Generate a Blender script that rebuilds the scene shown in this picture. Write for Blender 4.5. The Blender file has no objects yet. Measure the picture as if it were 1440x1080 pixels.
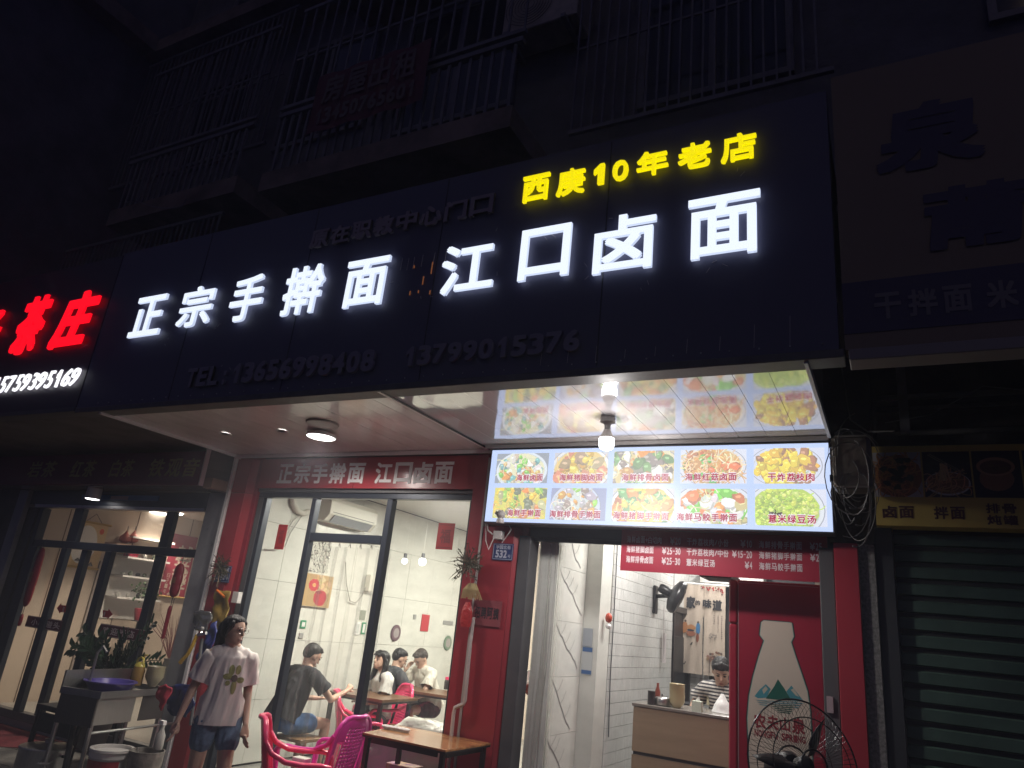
import bpy, bmesh, math, random
import numpy as np
from mathutils import Vector, Matrix, noise
random.seed(7)
S = bpy.context.scene
COL = S.collection
# ---------------- camera
CAMZ = 1.65
def axes():
    yaw, pitch, roll = [math.radians(a) for a in (-29.15, 18.84, 6.165)]
    f = Vector((math.sin(yaw)*math.cos(pitch), math.cos(yaw)*math.cos(pitch), math.sin(pitch)))
    r = Vector((math.cos(yaw), -math.sin(yaw), 0)); u = r.cross(f)
    return math.cos(roll)*r + math.sin(roll)*u, -math.sin(roll)*r + math.cos(roll)*u, f
CR, CU, CF = axes()
cam = bpy.data.cameras.new('camera'); co = bpy.data.objects.new('camera', cam); COL.objects.link(co)
m = Matrix((CR, CU, -CF)).transposed().to_4x4(); m.translation = (0, 0, CAMZ); co.matrix_world = m
cam.sensor_width = 36; cam.lens = 25.0; cam.clip_start = 0.05; cam.clip_end = 300
S.camera = co
# ---------------- night sky, a very weak warm street glow, exposure
W = bpy.data.worlds.new('World'); S.world = W; W.use_nodes = True
nt = W.node_tree; bg = nt.nodes['Background']
sky = nt.nodes.new('ShaderNodeTexSky'); sky.sky_type = 'NISHITA'; sky.sun_disc = False
sky.sun_elevation = math.radians(-4); sky.sun_rotation = math.radians(160)
mixc = nt.nodes.new('ShaderNodeMix'); mixc.data_type = 'RGBA'; mixc.blend_type = 'ADD'; mixc.inputs[0].default_value = 1
mixc.inputs[7].default_value = (.40, .42, 1.25, 1)
nt.links.new(sky.outputs[0], mixc.inputs[6]); nt.links.new(mixc.outputs[2], bg.inputs[0]); bg.inputs[1].default_value = .033
sl = bpy.data.lights.new('sun', 'SUN'); sl.energy = .03; sl.angle = math.radians(12); sl.color = (1, .74, .5)
so = bpy.data.objects.new('sun', sl); COL.objects.link(so); so.rotation_euler = (math.radians(50), 0, math.radians(20))
S.view_settings.view_transform = 'Standard'; S.view_settings.look = 'None'; S.view_settings.gamma = 1; S.view_settings.exposure = .4
S.render.engine = 'CYCLES'; S.cycles.use_denoising = True; S.cycles.max_bounces = 8; S.cycles.transparent_max_bounces = 24
S.cycles.sample_clamp_indirect = 4; S.cycles.caustics_reflective = False; S.cycles.caustics_refractive = False
try: S.cycles.denoising_prefilter = 'ACCURATE'
except Exception: pass

def at(px, py, X=None, Y=None, Z=None):
    """point of the real plane X=, Y= or Z= that was surveyed at this photo position"""
    d = CF + CR*((px-720)/1000) - CU*((py-540)/1000); o = Vector((0, 0, CAMZ))
    if Y is not None: return o + d*(Y/d.y)
    if X is not None: return o + d*(X/d.x)
    return o + d*((Z-CAMZ)/d.z)

# ---------------- materials
MC = {}
def mat(name, col=(.5, .5, .5), rough=.5, metal=0., noise_=None, bump=None, emit=None, coat=0., spec=.5, stretch=None, col2=None):
    if name in MC: return MC[name]
    m = bpy.data.materials.new(name); m.use_nodes = True; n = m.node_tree; b = n.nodes['Principled BSDF']
    b.inputs['Base Color'].default_value = (*col, 1); b.inputs['Roughness'].default_value = rough; b.inputs['Metallic'].default_value = metal
    b.inputs['Coat Weight'].default_value = coat; b.inputs['Coat Roughness'].default_value = .08; b.inputs['Coat IOR'].default_value = 1.9 if coat >= 1 else 1.5; b.inputs['Specular IOR Level'].default_value = spec
    if emit: b.inputs['Emission Color'].default_value = (*emit[0], 1); b.inputs['Emission Strength'].default_value = emit[1]
    if noise_ or bump:
        tc = n.nodes.new('ShaderNodeTexCoord'); mp = n.nodes.new('ShaderNodeMapping'); n.links.new(tc.outputs['Object'], mp.inputs[0])
        if stretch: mp.inputs['Scale'].default_value = stretch
    if noise_:
        t = n.nodes.new('ShaderNodeTexNoise'); t.inputs['Scale'].default_value = noise_[0]; t.inputs['Detail'].default_value = 6; t.inputs['Roughness'].default_value = .65
        n.links.new(mp.outputs[0], t.inputs[0])
        r = n.nodes.new('ShaderNodeValToRGB'); c2 = col2 or tuple(c*(1-noise_[1]) for c in col)
        r.color_ramp.elements[0].position = .35; r.color_ramp.elements[1].position = .65
        r.color_ramp.elements[0].color = (*c2, 1); r.color_ramp.elements[1].color = (*(min(1, c*(1+noise_[1]*.4)) for c in col), 1)
        n.links.new(t.outputs['Fac'], r.inputs[0]); n.links.new(r.outputs[0], b.inputs['Base Color'])
        mr = n.nodes.new('ShaderNodeMapRange'); mr.inputs[3].default_value = max(.03, rough-.1); mr.inputs[4].default_value = min(1, rough+.12)
        n.links.new(t.outputs['Fac'], mr.inputs[0]); n.links.new(mr.outputs[0], b.inputs['Roughness'])
    if bump:
        t = n.nodes.new('ShaderNodeTexNoise'); t.inputs['Scale'].default_value = bump[0]; t.inputs['Detail'].default_value = 4
        n.links.new(mp.outputs[0], t.inputs[0]); bp = n.nodes.new('ShaderNodeBump'); bp.inputs['Strength'].default_value = bump[1]; bp.inputs['Distance'].default_value = .02
        n.links.new(t.outputs['Fac'], bp.inputs['Height']); n.links.new(bp.outputs[0], b.inputs['Normal'])
    MC[name] = m; return m
def emis(name, col, st, sampled=True):
    if name in MC: return MC[name]
    m = bpy.data.materials.new(name); m.use_nodes = True; n = m.node_tree; b = n.nodes['Principled BSDF']
    b.inputs['Base Color'].default_value = (.08, .08, .08, 1); b.inputs['Roughness'].default_value = .4
    b.inputs['Emission Color'].default_value = (*col, 1); b.inputs['Emission Strength'].default_value = st
    if not sampled: m.cycles.emission_sampling = 'NONE'
    MC[name] = m; return m
def clear(name, fac=.1, tint=(.95, .97, .97), rough=.03, diffuse=0., scale=0, fk=.8):
    """clear sheet: mostly see-through, glossy, a little milky"""
    if name in MC: return MC[name]
    m = bpy.data.materials.new(name); m.use_nodes = True; n = m.node_tree; n.nodes.clear()
    out = n.nodes.new('ShaderNodeOutputMaterial'); tr = n.nodes.new('ShaderNodeBsdfTransparent'); tr.inputs[0].default_value = (*tint, 1)
    gl = n.nodes.new('ShaderNodeBsdfGlossy'); gl.inputs['Roughness'].default_value = rough; gl.inputs[0].default_value = (.9, .9, .9, 1)
    lw = n.nodes.new('ShaderNodeLayerWeight'); lw.inputs[0].default_value = .25
    ma = n.nodes.new('ShaderNodeMath'); ma.operation = 'MULTIPLY_ADD'; ma.inputs[1].default_value = fk; ma.inputs[2].default_value = fac
    n.links.new(lw.outputs['Fresnel'], ma.inputs[0]); mx = n.nodes.new('ShaderNodeMixShader')
    n.links.new(ma.outputs[0], mx.inputs[0]); n.links.new(tr.outputs[0], mx.inputs[1]); n.links.new(gl.outputs[0], mx.inputs[2])
    last = mx
    if diffuse:
        df = n.nodes.new('ShaderNodeBsdfTranslucent'); df.inputs[0].default_value = (.8, .8, .76, 1)
        d2 = n.nodes.new('ShaderNodeBsdfDiffuse'); d2.inputs[0].default_value = (.8, .8, .76, 1)
        a1 = n.nodes.new('ShaderNodeMixShader'); n.links.new(df.outputs[0], a1.inputs[1]); n.links.new(d2.outputs[0], a1.inputs[2])
        mx2 = n.nodes.new('ShaderNodeMixShader'); mx2.inputs[0].default_value = diffuse
        n.links.new(mx.outputs[0], mx2.inputs[1]); n.links.new(a1.outputs[0], mx2.inputs[2]); last = mx2
    if scale:
        tc = n.nodes.new('ShaderNodeTexCoord'); t = n.nodes.new('ShaderNodeTexNoise'); t.inputs['Scale'].default_value = scale
        n.links.new(tc.outputs['Object'], t.inputs[0]); bp = n.nodes.new('ShaderNodeBump'); bp.inputs['Strength'].default_value = .5; bp.inputs['Distance'].default_value = .03
        n.links.new(t.outputs['Fac'], bp.inputs['Height']); n.links.new(bp.outputs[0], gl.inputs['Normal'])
    n.links.new(last.outputs[0], out.inputs[0]); MC[name] = m; return m
def vcol(name, st=None, rough=.5):
    """printed sheet: the ink colours sit in the mesh"""
    if name in MC: return MC[name]
    m = bpy.data.materials.new(name); m.use_nodes = True; n = m.node_tree; b = n.nodes['Principled BSDF']
    a = n.nodes.new('ShaderNodeAttribute'); a.attribute_name = 'ink'; b.inputs['Roughness'].default_value = rough
    if st:
        b.inputs['Base Color'].default_value = (.05, .05, .05, 1); n.links.new(a.outputs[0], b.inputs['Emission Color']); b.inputs['Emission Strength'].default_value = st
        m.cycles.emission_sampling = 'NONE'
    else: n.links.new(a.outputs[0], b.inputs['Base Color'])
    MC[name] = m; return m

# ---------------- objects
ORG = {}
def prop(o, label=None, cat=None, group=None, kind=None):
    if label: o['label'] = label
    if cat: o['category'] = cat
    if group: o['group'] = group
    if kind: o['kind'] = kind
    return o
def thing(name, loc, label, cat, group=None, rz=0):
    o = bpy.data.objects.new(name, None); o.empty_display_size = .1; COL.objects.link(o); o.location = loc; o.rotation_euler = (0, 0, rz)
    ORG[o.name] = Vector(loc) if rz == 0 else Vector((0, 0, 0)); prop(o, label, cat, group); return o
def link(name, me, material, parent=None, kind=None):
    o = bpy.data.objects.new(name, me); COL.objects.link(o)
    if material is not None and not len(me.materials): me.materials.append(material)
    if parent: o.parent = parent; ORG[o.name] = ORG.get(parent.name, Vector((0, 0, 0)))
    if kind: o['kind'] = kind
    return o
class MB:
    def __init__(s): s.v = []; s.f = []; s.c = []; s.cc = None
    def add(s, vs, fs, col=None):
        k = len(s.v); s.v += [tuple(v) for v in vs]; s.f += [tuple(i+k for i in f) for f in fs]; s.c += [col]*len(fs); return s
    def box(s, x0, x1, y0, y1, z0, z1):
        return s.add([(x, y, z) for x in (x0, x1) for y in (y0, y1) for z in (z0, z1)],
                     [(0, 1, 3, 2), (4, 6, 7, 5), (0, 4, 5, 1), (2, 3, 7, 6), (0, 2, 6, 4), (1, 5, 7, 3)])
    def obox(s, o, ux, uy, uz):
        """box from a corner and three edge vectors"""
        o, ux, uy, uz = map(Vector, (o, ux, uy, uz))
        return s.add([o+ux*a+uy*b+uz*c for a in (0, 1) for b in (0, 1) for c in (0, 1)],
                     [(0, 1, 3, 2), (4, 6, 7, 5), (0, 4, 5, 1), (2, 3, 7, 6), (0, 2, 6, 4), (1, 5, 7, 3)])
    def quad(s, a, b, c, d, col=None): return s.add([a, b, c, d], [(0, 1, 2, 3)], col)
    def prism(s, pts, z0, z1):
        n = len(pts); return s.add([(x, y, z0) for x, y in pts]+[(x, y, z1) for x, y in pts],
            [tuple(range(n-1, -1, -1)), tuple(range(n, 2*n))]+[(i, (i+1) % n, n+(i+1) % n, n+i) for i in range(n)])
    def extr(s, pts, d):
        """polygon (3-D points) pushed along d"""
        n = len(pts); d = Vector(d); p = [Vector(q) for q in pts]
        return s.add(p+[q+d for q in p], [tuple(range(n-1, -1, -1)), tuple(range(n, 2*n))]+[(i, (i+1) % n, n+(i+1) % n, n+i) for i in range(n)])
    def tube(s, pts, r, n=8, cap=True):
        pts = [Vector(p) for p in pts]; rr = r if isinstance(r, (list, tuple)) else [r]*len(pts); rings = []; prev = None
        for i, p in enumerate(pts):
            t = (pts[min(i+1, len(pts)-1)]-pts[max(i-1, 0)]).normalized()
            if prev is None: a = t.orthogonal().normalized()
            else: a = (prev-t*prev.dot(t)); a = a.normalized() if a.length > 1e-6 else t.orthogonal().normalized()
            prev = a; b = t.cross(a); rings.append([p+(a*math.cos(2*math.pi*k/n)+b*math.sin(2*math.pi*k/n))*rr[i] for k in range(n)])
        vs = [v for g in rings for v in g]; fs = [(i*n+k, i*n+(k+1) % n, (i+1)*n+(k+1) % n, (i+1)*n+k) for i in range(len(pts)-1) for k in range(n)]
        if cap: fs += [tuple(range(n-1, -1, -1)), tuple((len(pts)-1)*n+k for k in range(n))]
        return s.add(vs, fs)
    def strap(s, pts, w, t, side):
        """flat bar swept along pts; side = width direction (vector or list)"""
        pts = [Vector(p) for p in pts]; n = len(pts); vs = []
        for i, p in enumerate(pts):
            tg = (pts[min(i+1, n-1)]-pts[max(i-1, 0)]).normalized(); sd = Vector(side[i] if isinstance(side, list) else side)
            sd = (sd-tg*sd.dot(tg)).normalized(); nn = tg.cross(sd); ww = w[i] if isinstance(w, list) else w; tt = t[i] if isinstance(t, list) else t
            for a, b in ((-.5, -.25), (-.25, -.5), (.25, -.5), (.5, -.25), (.5, .25), (.25, .5), (-.25, .5), (-.5, .25)):
                vs.append(p+sd*ww*(a if abs(a) == .5 else math.copysign(.5-tt*.25/ww, a))+nn*tt*b)
        fs = [(i*8+k, i*8+(k+1) % 8, (i+1)*8+(k+1) % 8, (i+1)*8+k) for i in range(n-1) for k in range(8)]
        return s.add(vs, fs+[tuple(range(7, -1, -1)), tuple((n-1)*8+k for k in range(8))])
    def lathe(s, prof, c, n=20, ax=None, sx=1, sy=1):
        """(r,z) profile turned about z through c, or about axis ax"""
        c = Vector(c); A = Vector((0, 0, 1)) if ax is None else Vector(ax).normalized()
        a = Vector((1, 0, 0)) if ax is None else A.orthogonal().normalized(); b = A.cross(a)
        vs = [c+a*(r*sx*math.cos(2*math.pi*k/n))+b*(r*sy*math.sin(2*math.pi*k/n))+A*z for r, z in prof for k in range(n)]
        fs = [(i*n+k, i*n+(k+1) % n, (i+1)*n+(k+1) % n, (i+1)*n+k) for i in range(len(prof)-1) for k in range(n)]
        fs += [tuple(range(n-1, -1, -1)), tuple((len(prof)-1)*n+k for k in range(n))]
        return s.add(vs, fs)
    def ball(s, c, r, n=10, m=7, M=None):
        rx, ry, rz = r if isinstance(r, (tuple, list)) else (r, r, r); c = Vector(c)
        vs = []
        for i in range(m+1):
            th = math.pi*(i+.02 if i == 0 else i-.02 if i == m else i)/m
            for k in range(n):
                v = Vector((rx*math.sin(th)*math.cos(2*math.pi*k/n), ry*math.sin(th)*math.sin(2*math.pi*k/n), -rz*math.cos(th)))
                vs.append(c+(M @ v if M else v))
        fs = [(i*n+k, i*n+(k+1) % n, (i+1)*n+(k+1) % n, (i+1)*n+k) for i in range(m) for k in range(n)]
        return s.add(vs, fs+[tuple(range(n-1, -1, -1)), tuple(m*n+k for k in range(n))])
    def mesh(s, name, org=Vector((0, 0, 0)), smooth=False):
        me = bpy.data.meshes.new(name); me.from_pydata([Vector(v)-org for v in s.v], [], s.f)
        if smooth: me.polygons.foreach_set('use_smooth', [True]*len(me.polygons))
        if any(c is not None for c in s.c):
            at_ = me.color_attributes.new('ink', 'FLOAT_COLOR', 'CORNER'); i = 0
            buf = []
            for p, c in zip(me.polygons, s.c): buf += [*(c or (1, 1, 1)), 1]*p.loop_total
            at_.data.foreach_set('color', buf)
        me.validate(); return me
    def build(s, name, material, parent=None, smooth=False, bevel=0, kind=None, label=None, angle=None):
        org = ORG.get(parent.name, Vector((0, 0, 0))) if parent else Vector((0, 0, 0))
        me = s.mesh(name, org, smooth)
        bm = bmesh.new(); bm.from_mesh(me)
        bmesh.ops.recalc_face_normals(bm, faces=bm.faces)
        if bevel: bmesh.ops.bevel(bm, geom=bm.edges, offset=bevel, segments=1, affect='EDGES', clamp_overlap=True)
        bm.to_mesh(me); bm.free()
        if smooth:
            try: me.set_sharp_from_angle(angle=math.radians(angle or 45))
            except Exception: pass
        o = link(name, me, material, parent, kind)
        if label: o['label'] = label
        return o
def struct(name, mb, material, **k): return prop(mb.build(name, material, **k), kind='structure')
def single(name, mb, material, label, cat, group=None, **k): return prop(mb.build(name, material, **k), label, cat, group)
def copy_tree(o, parent=None):
    c = o.copy(); COL.objects.link(c); c.parent = parent
    ORG[c.name] = ORG.get(o.name, Vector((0, 0, 0)))
    for ch in list(o.children): copy_tree(ch, c)
    return c

class Pl:
    """a flat sheet in space: origin, right vector, up vector"""
    def __init__(s, o, u, v): s.o, s.u, s.v = Vector(o), Vector(u).normalized(), Vector(v).normalized(); s.n = s.u.cross(s.v)
    def p(s, a, b, d=0.): return s.o+s.u*a+s.v*b+s.n*d
FRONT = lambda Y: Pl((0, Y, 0), (1, 0, 0), (0, 0, 1))         # a = X, b = Z, seen from the street
SIDE = lambda X: Pl((X, 0, 0), (0, 1, 0), (0, 0, 1))          # a = Y, b = Z, seen from +X
GC = {}
def glyph(st, bold, shear, ext, res=3):
    k = (st, bold, shear, ext, res)
    if k not in GC:
        c = bpy.data.curves.new('text', 'FONT'); c.body = st; c.offset = bold; c.shear = shear; c.resolution_u = res; c.extrude = ext
        c.fill_mode = 'BOTH' if ext else 'FRONT'
        o = bpy.data.objects.new('text', c); COL.objects.link(o); dg = bpy.context.evaluated_depsgraph_get(); dg.update()
        me = bpy.data.meshes.new_from_object(o.evaluated_get(dg)); bpy.data.objects.remove(o); bpy.data.curves.remove(c)
        n = len(me.vertices); a = np.zeros(n*3); me.vertices.foreach_get('co', a); a = a.reshape(-1, 3)
        GC[k] = (a, [tuple(p.vertices) for p in me.polygons]); bpy.data.meshes.remove(me)
    return GC[k]
def write(mb, st, pl, a0, a1, b0, b1, d=.002, bold=.02, shear=0, ext=0, col=None, res=3, keep=False):
    """letters fitted to the box a0..a1 x b0..b1 of the sheet pl; ext = thickness in metres"""
    if st == '1':      # flagged upright drawn by hand
        q = [(.42, 0), (1, 0), (1, 1), (.62, 1), (0, .74), (0, .52), (.42, .66)]; q = [pl.p(a0+(a1-a0)*(x*(1-abs(shear))+shear*y), b0+(b1-b0)*y, d) for x, y in q]
        return mb.extr(q, pl.n*ext) if ext else mb.add(q, [(0, 1, 2, 3, 6), (3, 4, 5, 6)], col)
    v, f = glyph(st, 0, shear, .01 if ext else 0, res); r = bold; lo, hi = v.min(0)-r, v.max(0)+r
    sa, sb = (a1-a0)/(hi[0]-lo[0]), (b1-b0)/(hi[1]-lo[1])
    if keep: sa = sb = min(sa, sb)
    st_ = [(0, 0)] if r < .004 else ([(r, r), (-r, r), (r, -r), (-r, -r)] if r < .02 else [(r, r), (-r, r), (r, -r), (-r, -r), (r, 0), (-r, 0), (0, r), (0, -r)])
    for k, (ox, oy) in enumerate(st_):
        e = k*6e-5
        mb.add([pl.p(a0+(x+ox-lo[0])*sa, b0+(y+oy-lo[1])*sb, (d+(z+.01)/.02*ext if ext else d)+e) for x, y, z in v], f, col)
    return mb
def row(mb, st, pl, a0, a1, b0, b1, **k):
    """characters of equal cells over a0..a1 (spaces leave gaps)"""
    wts = [.55 if (c.isascii() and c != ' ') else (.45 if c == ' ' else 1.) for c in st]; tot = sum(wts); x = a0; dx = (a1-a0)/tot
    for c, w in zip(st, wts):
        if c in '-+·/':
            if c == '-': write(mb, c, pl, x+dx*w*.15, x+dx*w*.85, b0+(b1-b0)*.45, b0+(b1-b0)*.55, **k)
            elif c == '·': write(mb, '.', pl, x+dx*w*.3, x+dx*w*.5, b0+(b1-b0)*.42, b0+(b1-b0)*.58, **k)
            else: write(mb, c, pl, x+dx*w*.1, x+dx*w*.9, b0+(b1-b0)*.15, b0+(b1-b0)*.85, **k)
        elif c == '一': write(mb, c, pl, x+dx*.06, x+dx*.94, b0+(b1-b0)*.42, b0+(b1-b0)*.58, **k)
        elif c == '1': write(mb, c, pl, x+dx*w*.24, x+dx*w*.72, b0, b1, **k)
        elif c in ':': write(mb, c, pl, x+dx*w*.38, x+dx*w*.6, b0, b0+(b1-b0)*.7, **k)
        elif c != ' ': write(mb, c, pl, x+dx*w*.05, x+dx*w*.93, b0, b1, **k)
        x += dx*w
    return mb
def lamp(name, loc, power, col=(1, .97, .92), r=.05, parent=None, typ='POINT', size=(.3, .3), rot=(0, 0, 0), spread=None):
    l = bpy.data.lights.new(name, typ); l.energy = power; l.color = col
    if typ == 'AREA': l.shape = 'RECTANGLE'; l.size, l.size_y = size
    elif typ == 'SPOT': l.spot_size = math.radians(spread or 130); l.spot_blend = .6; l.shadow_soft_size = r
    else: l.shadow_soft_size = r
    o = bpy.data.objects.new(name, l); COL.objects.link(o); o.location = Vector(loc)-(ORG.get(parent.name, Vector()) if parent else Vector()); o.rotation_euler = rot
    if parent: o.parent = parent
    return o
# ================= materials used by the structure
m_conc = mat('concrete_dark', (.16, .15, .14), .85, noise_=(3, .35), bump=(30, .3))
m_slab = mat('balcony_slab', (.19, .145, .125), .8, noise_=(2.2, .6), bump=(12, .4))
m_wallup = mat('upper_wall', (.12, .12, .13), .8, noise_=(2, .4), bump=(20, .3))
m_rail = mat('railing_paint', (.15, .15, .17), .5, noise_=(8, .3))
m_white = mat('white_trim', (.72, .71, .70), .45)
m_pvc = mat('white_pvc_plank', (.78, .74, .75), .05, spec=.9, coat=1., bump=(1.3, .06), stretch=(3, .6, 1))
m_pvc2 = mat('white_pvc_plank_worn', (.80, .76, .74), .2, spec=.5, coat=.25, noise_=(3, .06), stretch=(3, .6, 1))
m_red = mat('red_cladding', (.30, .028, .038), .32, coat=.25, noise_=(1.5, .10), spec=.5)
m_redd = mat('red_cladding_deep', (.24, .016, .03), .35, coat=.2, noise_=(2, .12))
m_frame = mat('dark_aluminium', (.028, .034, .048), .35, metal=.3, bump=(60, .05))
m_char = mat('charcoal_trim', (.07, .07, .075), .5, noise_=(6, .2))
m_black = mat('black_plastic', (.012, .012, .014), .38)
m_glass = clear('window_glass', .035)
m_board = mat('sign_board', (.085, .087, .15), .5, bump=(4, .15), spec=.35)
m_signedge = mat('sign_edge', (.10, .10, .10), .5, noise_=(8, .3))
m_cream = mat('cream_wall', (.70, .60, .50), .7, noise_=(1.2, .05))
m_tile = mat('white_tile', (.62, .62, .60), .22, noise_=(6, .08), spec=.6)
m_grout = mat('tile_joint', (.07, .07, .07), .8)
m_granite = mat('granite', (.22, .21, .20), .55, noise_=(60, .55), bump=(80, .2))
m_marb = mat('pale_marble', (.66, .66, .61), .2, noise_=(1.6, .12), spec=.5, stretch=(1, 1, 2.5))
m_marbg = mat('grey_marble', (.30, .30, .31), .3, noise_=(2.2, .25), bump=(5, .03))
m_steel = mat('brushed_steel', (.42, .41, .40), .32, metal=.9, noise_=(14, .12), stretch=(1, 12, 1))
m_floor = mat('interior_tile_floor', (.36, .35, .33), .3, noise_=(3, .15))
m_road = mat('asphalt', (.05, .05, .052), .8, noise_=(20, .4), bump=(90, .5))
m_pave = mat('paving', (.16, .155, .15), .7, noise_=(6, .35), bump=(40, .3))

# ================= ground
struct('road', MB().box(-40, 30, -30, 3.2, -.3, 0), m_road)
struct('pavement_base', MB().box(-40, 30, 3.35, 5.0, -.3, .092), m_road)
struct('kerb', MB().box(-40, 30, 3.2, 3.347, -.3, .1), m_granite)
pv = MB()
for i in range(34):
    for j in range(4):
        x0 = -9.9+i*.4; y0 = 3.36+j*.4; pv.box(x0, x0+.394, y0, y0+.394, .0925, .1+random.uniform(-.001, .001))
struct('pavement', pv, m_pave)
struct('shop_floor', MB().box(-5.85, 3, 5.18, 11, -.2, .12), m_floor)
struct('tea_shop_floor', MB().box(-10.2, -5.95, 5.12, 9.6, -.2, .2), m_floor)

# ================= the apartment block above
bl = thing('apartment_building', (-5, 5.3, 0), 'dark old apartment block rising above the lit noodle shop signs, barred balconies across its front', 'building')
MB().box(-9.7, 6, 5.3, 12, 3.2, 16).build('wall', m_wallup, bl)
MB().box(-22, -9.72, 2.2, 12, 3.4, 16).build('wall', m_wallup, bl)
MB().box(-22, -9.3, 1.9, 2.195, 9.3, 9.55).build('ledge', m_slab, bl)
MB().box(-9.715, -9.4, 2.2, 4.75, 9.3, 9.55).build('ledge', m_slab, bl)
MB().box(-9.69, 3.5, 4.76, 5.28, 9.3, 9.52).build('ledge', m_slab, bl)
MB().box(-22, -9.5, 1.95, 2.195, 6.4, 6.62).build('ledge', m_slab, bl)
def grille(x0, x1, z0, z1, Y, step, r=.012, rows=2):
    g = MB(); n = int((x1-x0)/step)
    for i in range(n+1): g.box(x0+i*step-r, x0+i*step+r, Y-r, Y+r, z0+.021, z1-.021)
    g.build('railing_bars', m_rail, bl, kind='stuff')
    h = MB(); h.box(x0-.02, x1+.02, Y-.02, Y+.02, z0-.02, z0+.02); h.box(x0-.02, x1+.02, Y-.02, Y+.02, z1-.02, z1+.02)
    for k in range(1, rows): z = z0+(z1-z0)*k/rows; h.box(x0, x1, Y+.0125, Y+.03, z-.012, z+.012)
    h.build('rail', m_rail, bl)
def balcony(x0, x1, zs, Y, step=.11, top=2.2, wide=.03, thick=.22):
    MB().box(x0, x1, Y, 5.295, zs-thick, zs).build('balcony_slab', m_slab, bl)
    for i in range(int((x1-x0)/step)): 
        x = x0+.05+i*step; MB().box(x, x+wide, Y+.05, Y+.07, zs+.004, zs+.72).build('baluster', m_rail, bl)
    MB().box(x0, x1, Y+.03, Y+.09, zs+.722, zs+.77).build('rail', m_rail, bl)
    grille(x0, x1, zs+.84, zs+top, Y+.05, step*1.4, .009)
balcony(-8.6, -6.3, 6.15, 4.45)
balcony(-5.5, -2.6, 5.78, 4.15, .115)
balcony(-5.6, -2.6, 9.0, 4.5, .14, wide=.02)
grille(-9.65, -6.6, 7.0, 9.2, 4.9, .1, .008)
grille(-9.6, -6.6, 4.75, 5.8, 4.6, .09, .008)
grille(-2.4, -.2, 6.0, 8.0, 4.9, .1, .008)
for x, z, w, h in ((-8.9, 7.3, 1.3, 1.5), (-6.9, 7.2, 1.5, 1.6), (-4.9, 6.9, 1.6, 1.7), (-1.9, 6.4, 1.4, 1.5), (.9, 6.4, 1.3, 1.4), (-4.6, 10, 1.6, 1.5), (-1.6, 9.8, 1.5, 1.5), (-8.6, 10.2, 1.5, 1.5)):
    wf = MB().box(x, x+w, 5.24, 5.297, z, z+.06).box(x, x+w, 5.24, 5.297, z+h-.06, z+h).box(x, x+.06, 5.24, 5.297, z+.061, z+h-.061).box(x+w-.06, x+w, 5.24, 5.297, z+.061, z+h-.061).box(x+w/2-.03, x+w/2+.03, 5.24, 5.297, z+.061, z+h-.061).build('window', m_rail, bl)
    MB().box(x+.061, x+w-.061, 5.27, 5.29, z+.062, z+h-.062).build('pane', mat('night_window', (.02, .025, .035), .08), wf)
ac = thing('air_conditioner', at(705, 50, Y=4.9), 'weathered white air conditioner box hung high on the dark wall above the yellow letters', 'air conditioner')
p0 = at(705, 52, Y=4.9); MB().box(p0.x, p0.x+.85, 4.9, 5.25, p0.z, p0.z+.62).build('casing', mat('old_white_metal', (.42, .38, .33), .5, noise_=(6, .3)), ac, bevel=.01)
g = MB()
for k in range(7):
    r = .06+.035*k; g.tube([(p0.x+.3+r*math.cos(t*math.pi/12), 4.885, p0.z+.31+r*math.sin(t*math.pi/12)) for t in range(25)], .004, 4)
g.build('fan_grille', m_char, ac)
MB().box(p0.x+.05, p0.x+.1, 4.85, 5.297, p0.z-.05, p0.z-.003).build('bracket', m_rail, ac); MB().box(p0.x+.7, p0.x+.75, 4.85, 5.297, p0.z-.05, p0.z-.003).build('bracket', m_rail, ac)
# banner on the balcony
bn = thing('banner', (-4.5, 4.1, 6.3), 'faded red banner with rental lettering tied to the dark balcony above the shop', 'banner')
P = Pl(at(430, 190, Y=4.1), (1, 0, .0), (0, 0, 1)); wv = at(592, 150, Y=4.1).x-P.o.x; hv = at(440, 112, Y=4.1).z-P.o.z
b_ = MB(); N = 16
b_.add([P.p(wv*i/N, hv*j, .012*math.sin(i*1.3)) for j in (0, 1) for i in range(N+1)], [(i, i+1, N+2+i, N+1+i) for i in range(N)])
b_.build('cloth', mat('faded_red_cloth', (.12, .03, .045), .8, noise_=(4, .3)), bn)
b_ = MB(); row(b_, '房屋出租', P, .08*wv, .92*wv, hv*.45, hv*.92, d=.02, bold=.02); row(b_, '13450765601', P, .06*wv, .94*wv, hv*.1, hv*.36, d=.02, bold=.03)
b_.build('lettering', mat('faded_white_print', (.13, .09, .10), .8), bn)
# loose cables on the wall
def cable(pts, r, label, m=None, sag=.0, name='cable', n=14):
    q = []
    for a, b in zip(pts[:-1], pts[1:]):
        a, b = Vector(a), Vector(b)
        for i in range(n): t = i/n; q.append(a.lerp(b, t)+Vector((0, 0, -sag*4*t*(1-t))))
    q.append(Vector(pts[-1])); return single(name, MB().tube(q, r, 5), m or m_rail, label, 'cable')
cable([at(208, 240, Y=4.38), at(195, 282, Y=4.38), at(175, 285, Y=4.38)], .006, 'pale loose wire hanging down from the end of the dark left balcony')
cable([at(195, 283, Y=4.36), at(250, 292, Y=4.36), at(262, 280, Y=4.36)], .006, 'pale wire looping under the slab of the dark left balcony', sag=.04)

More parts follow.
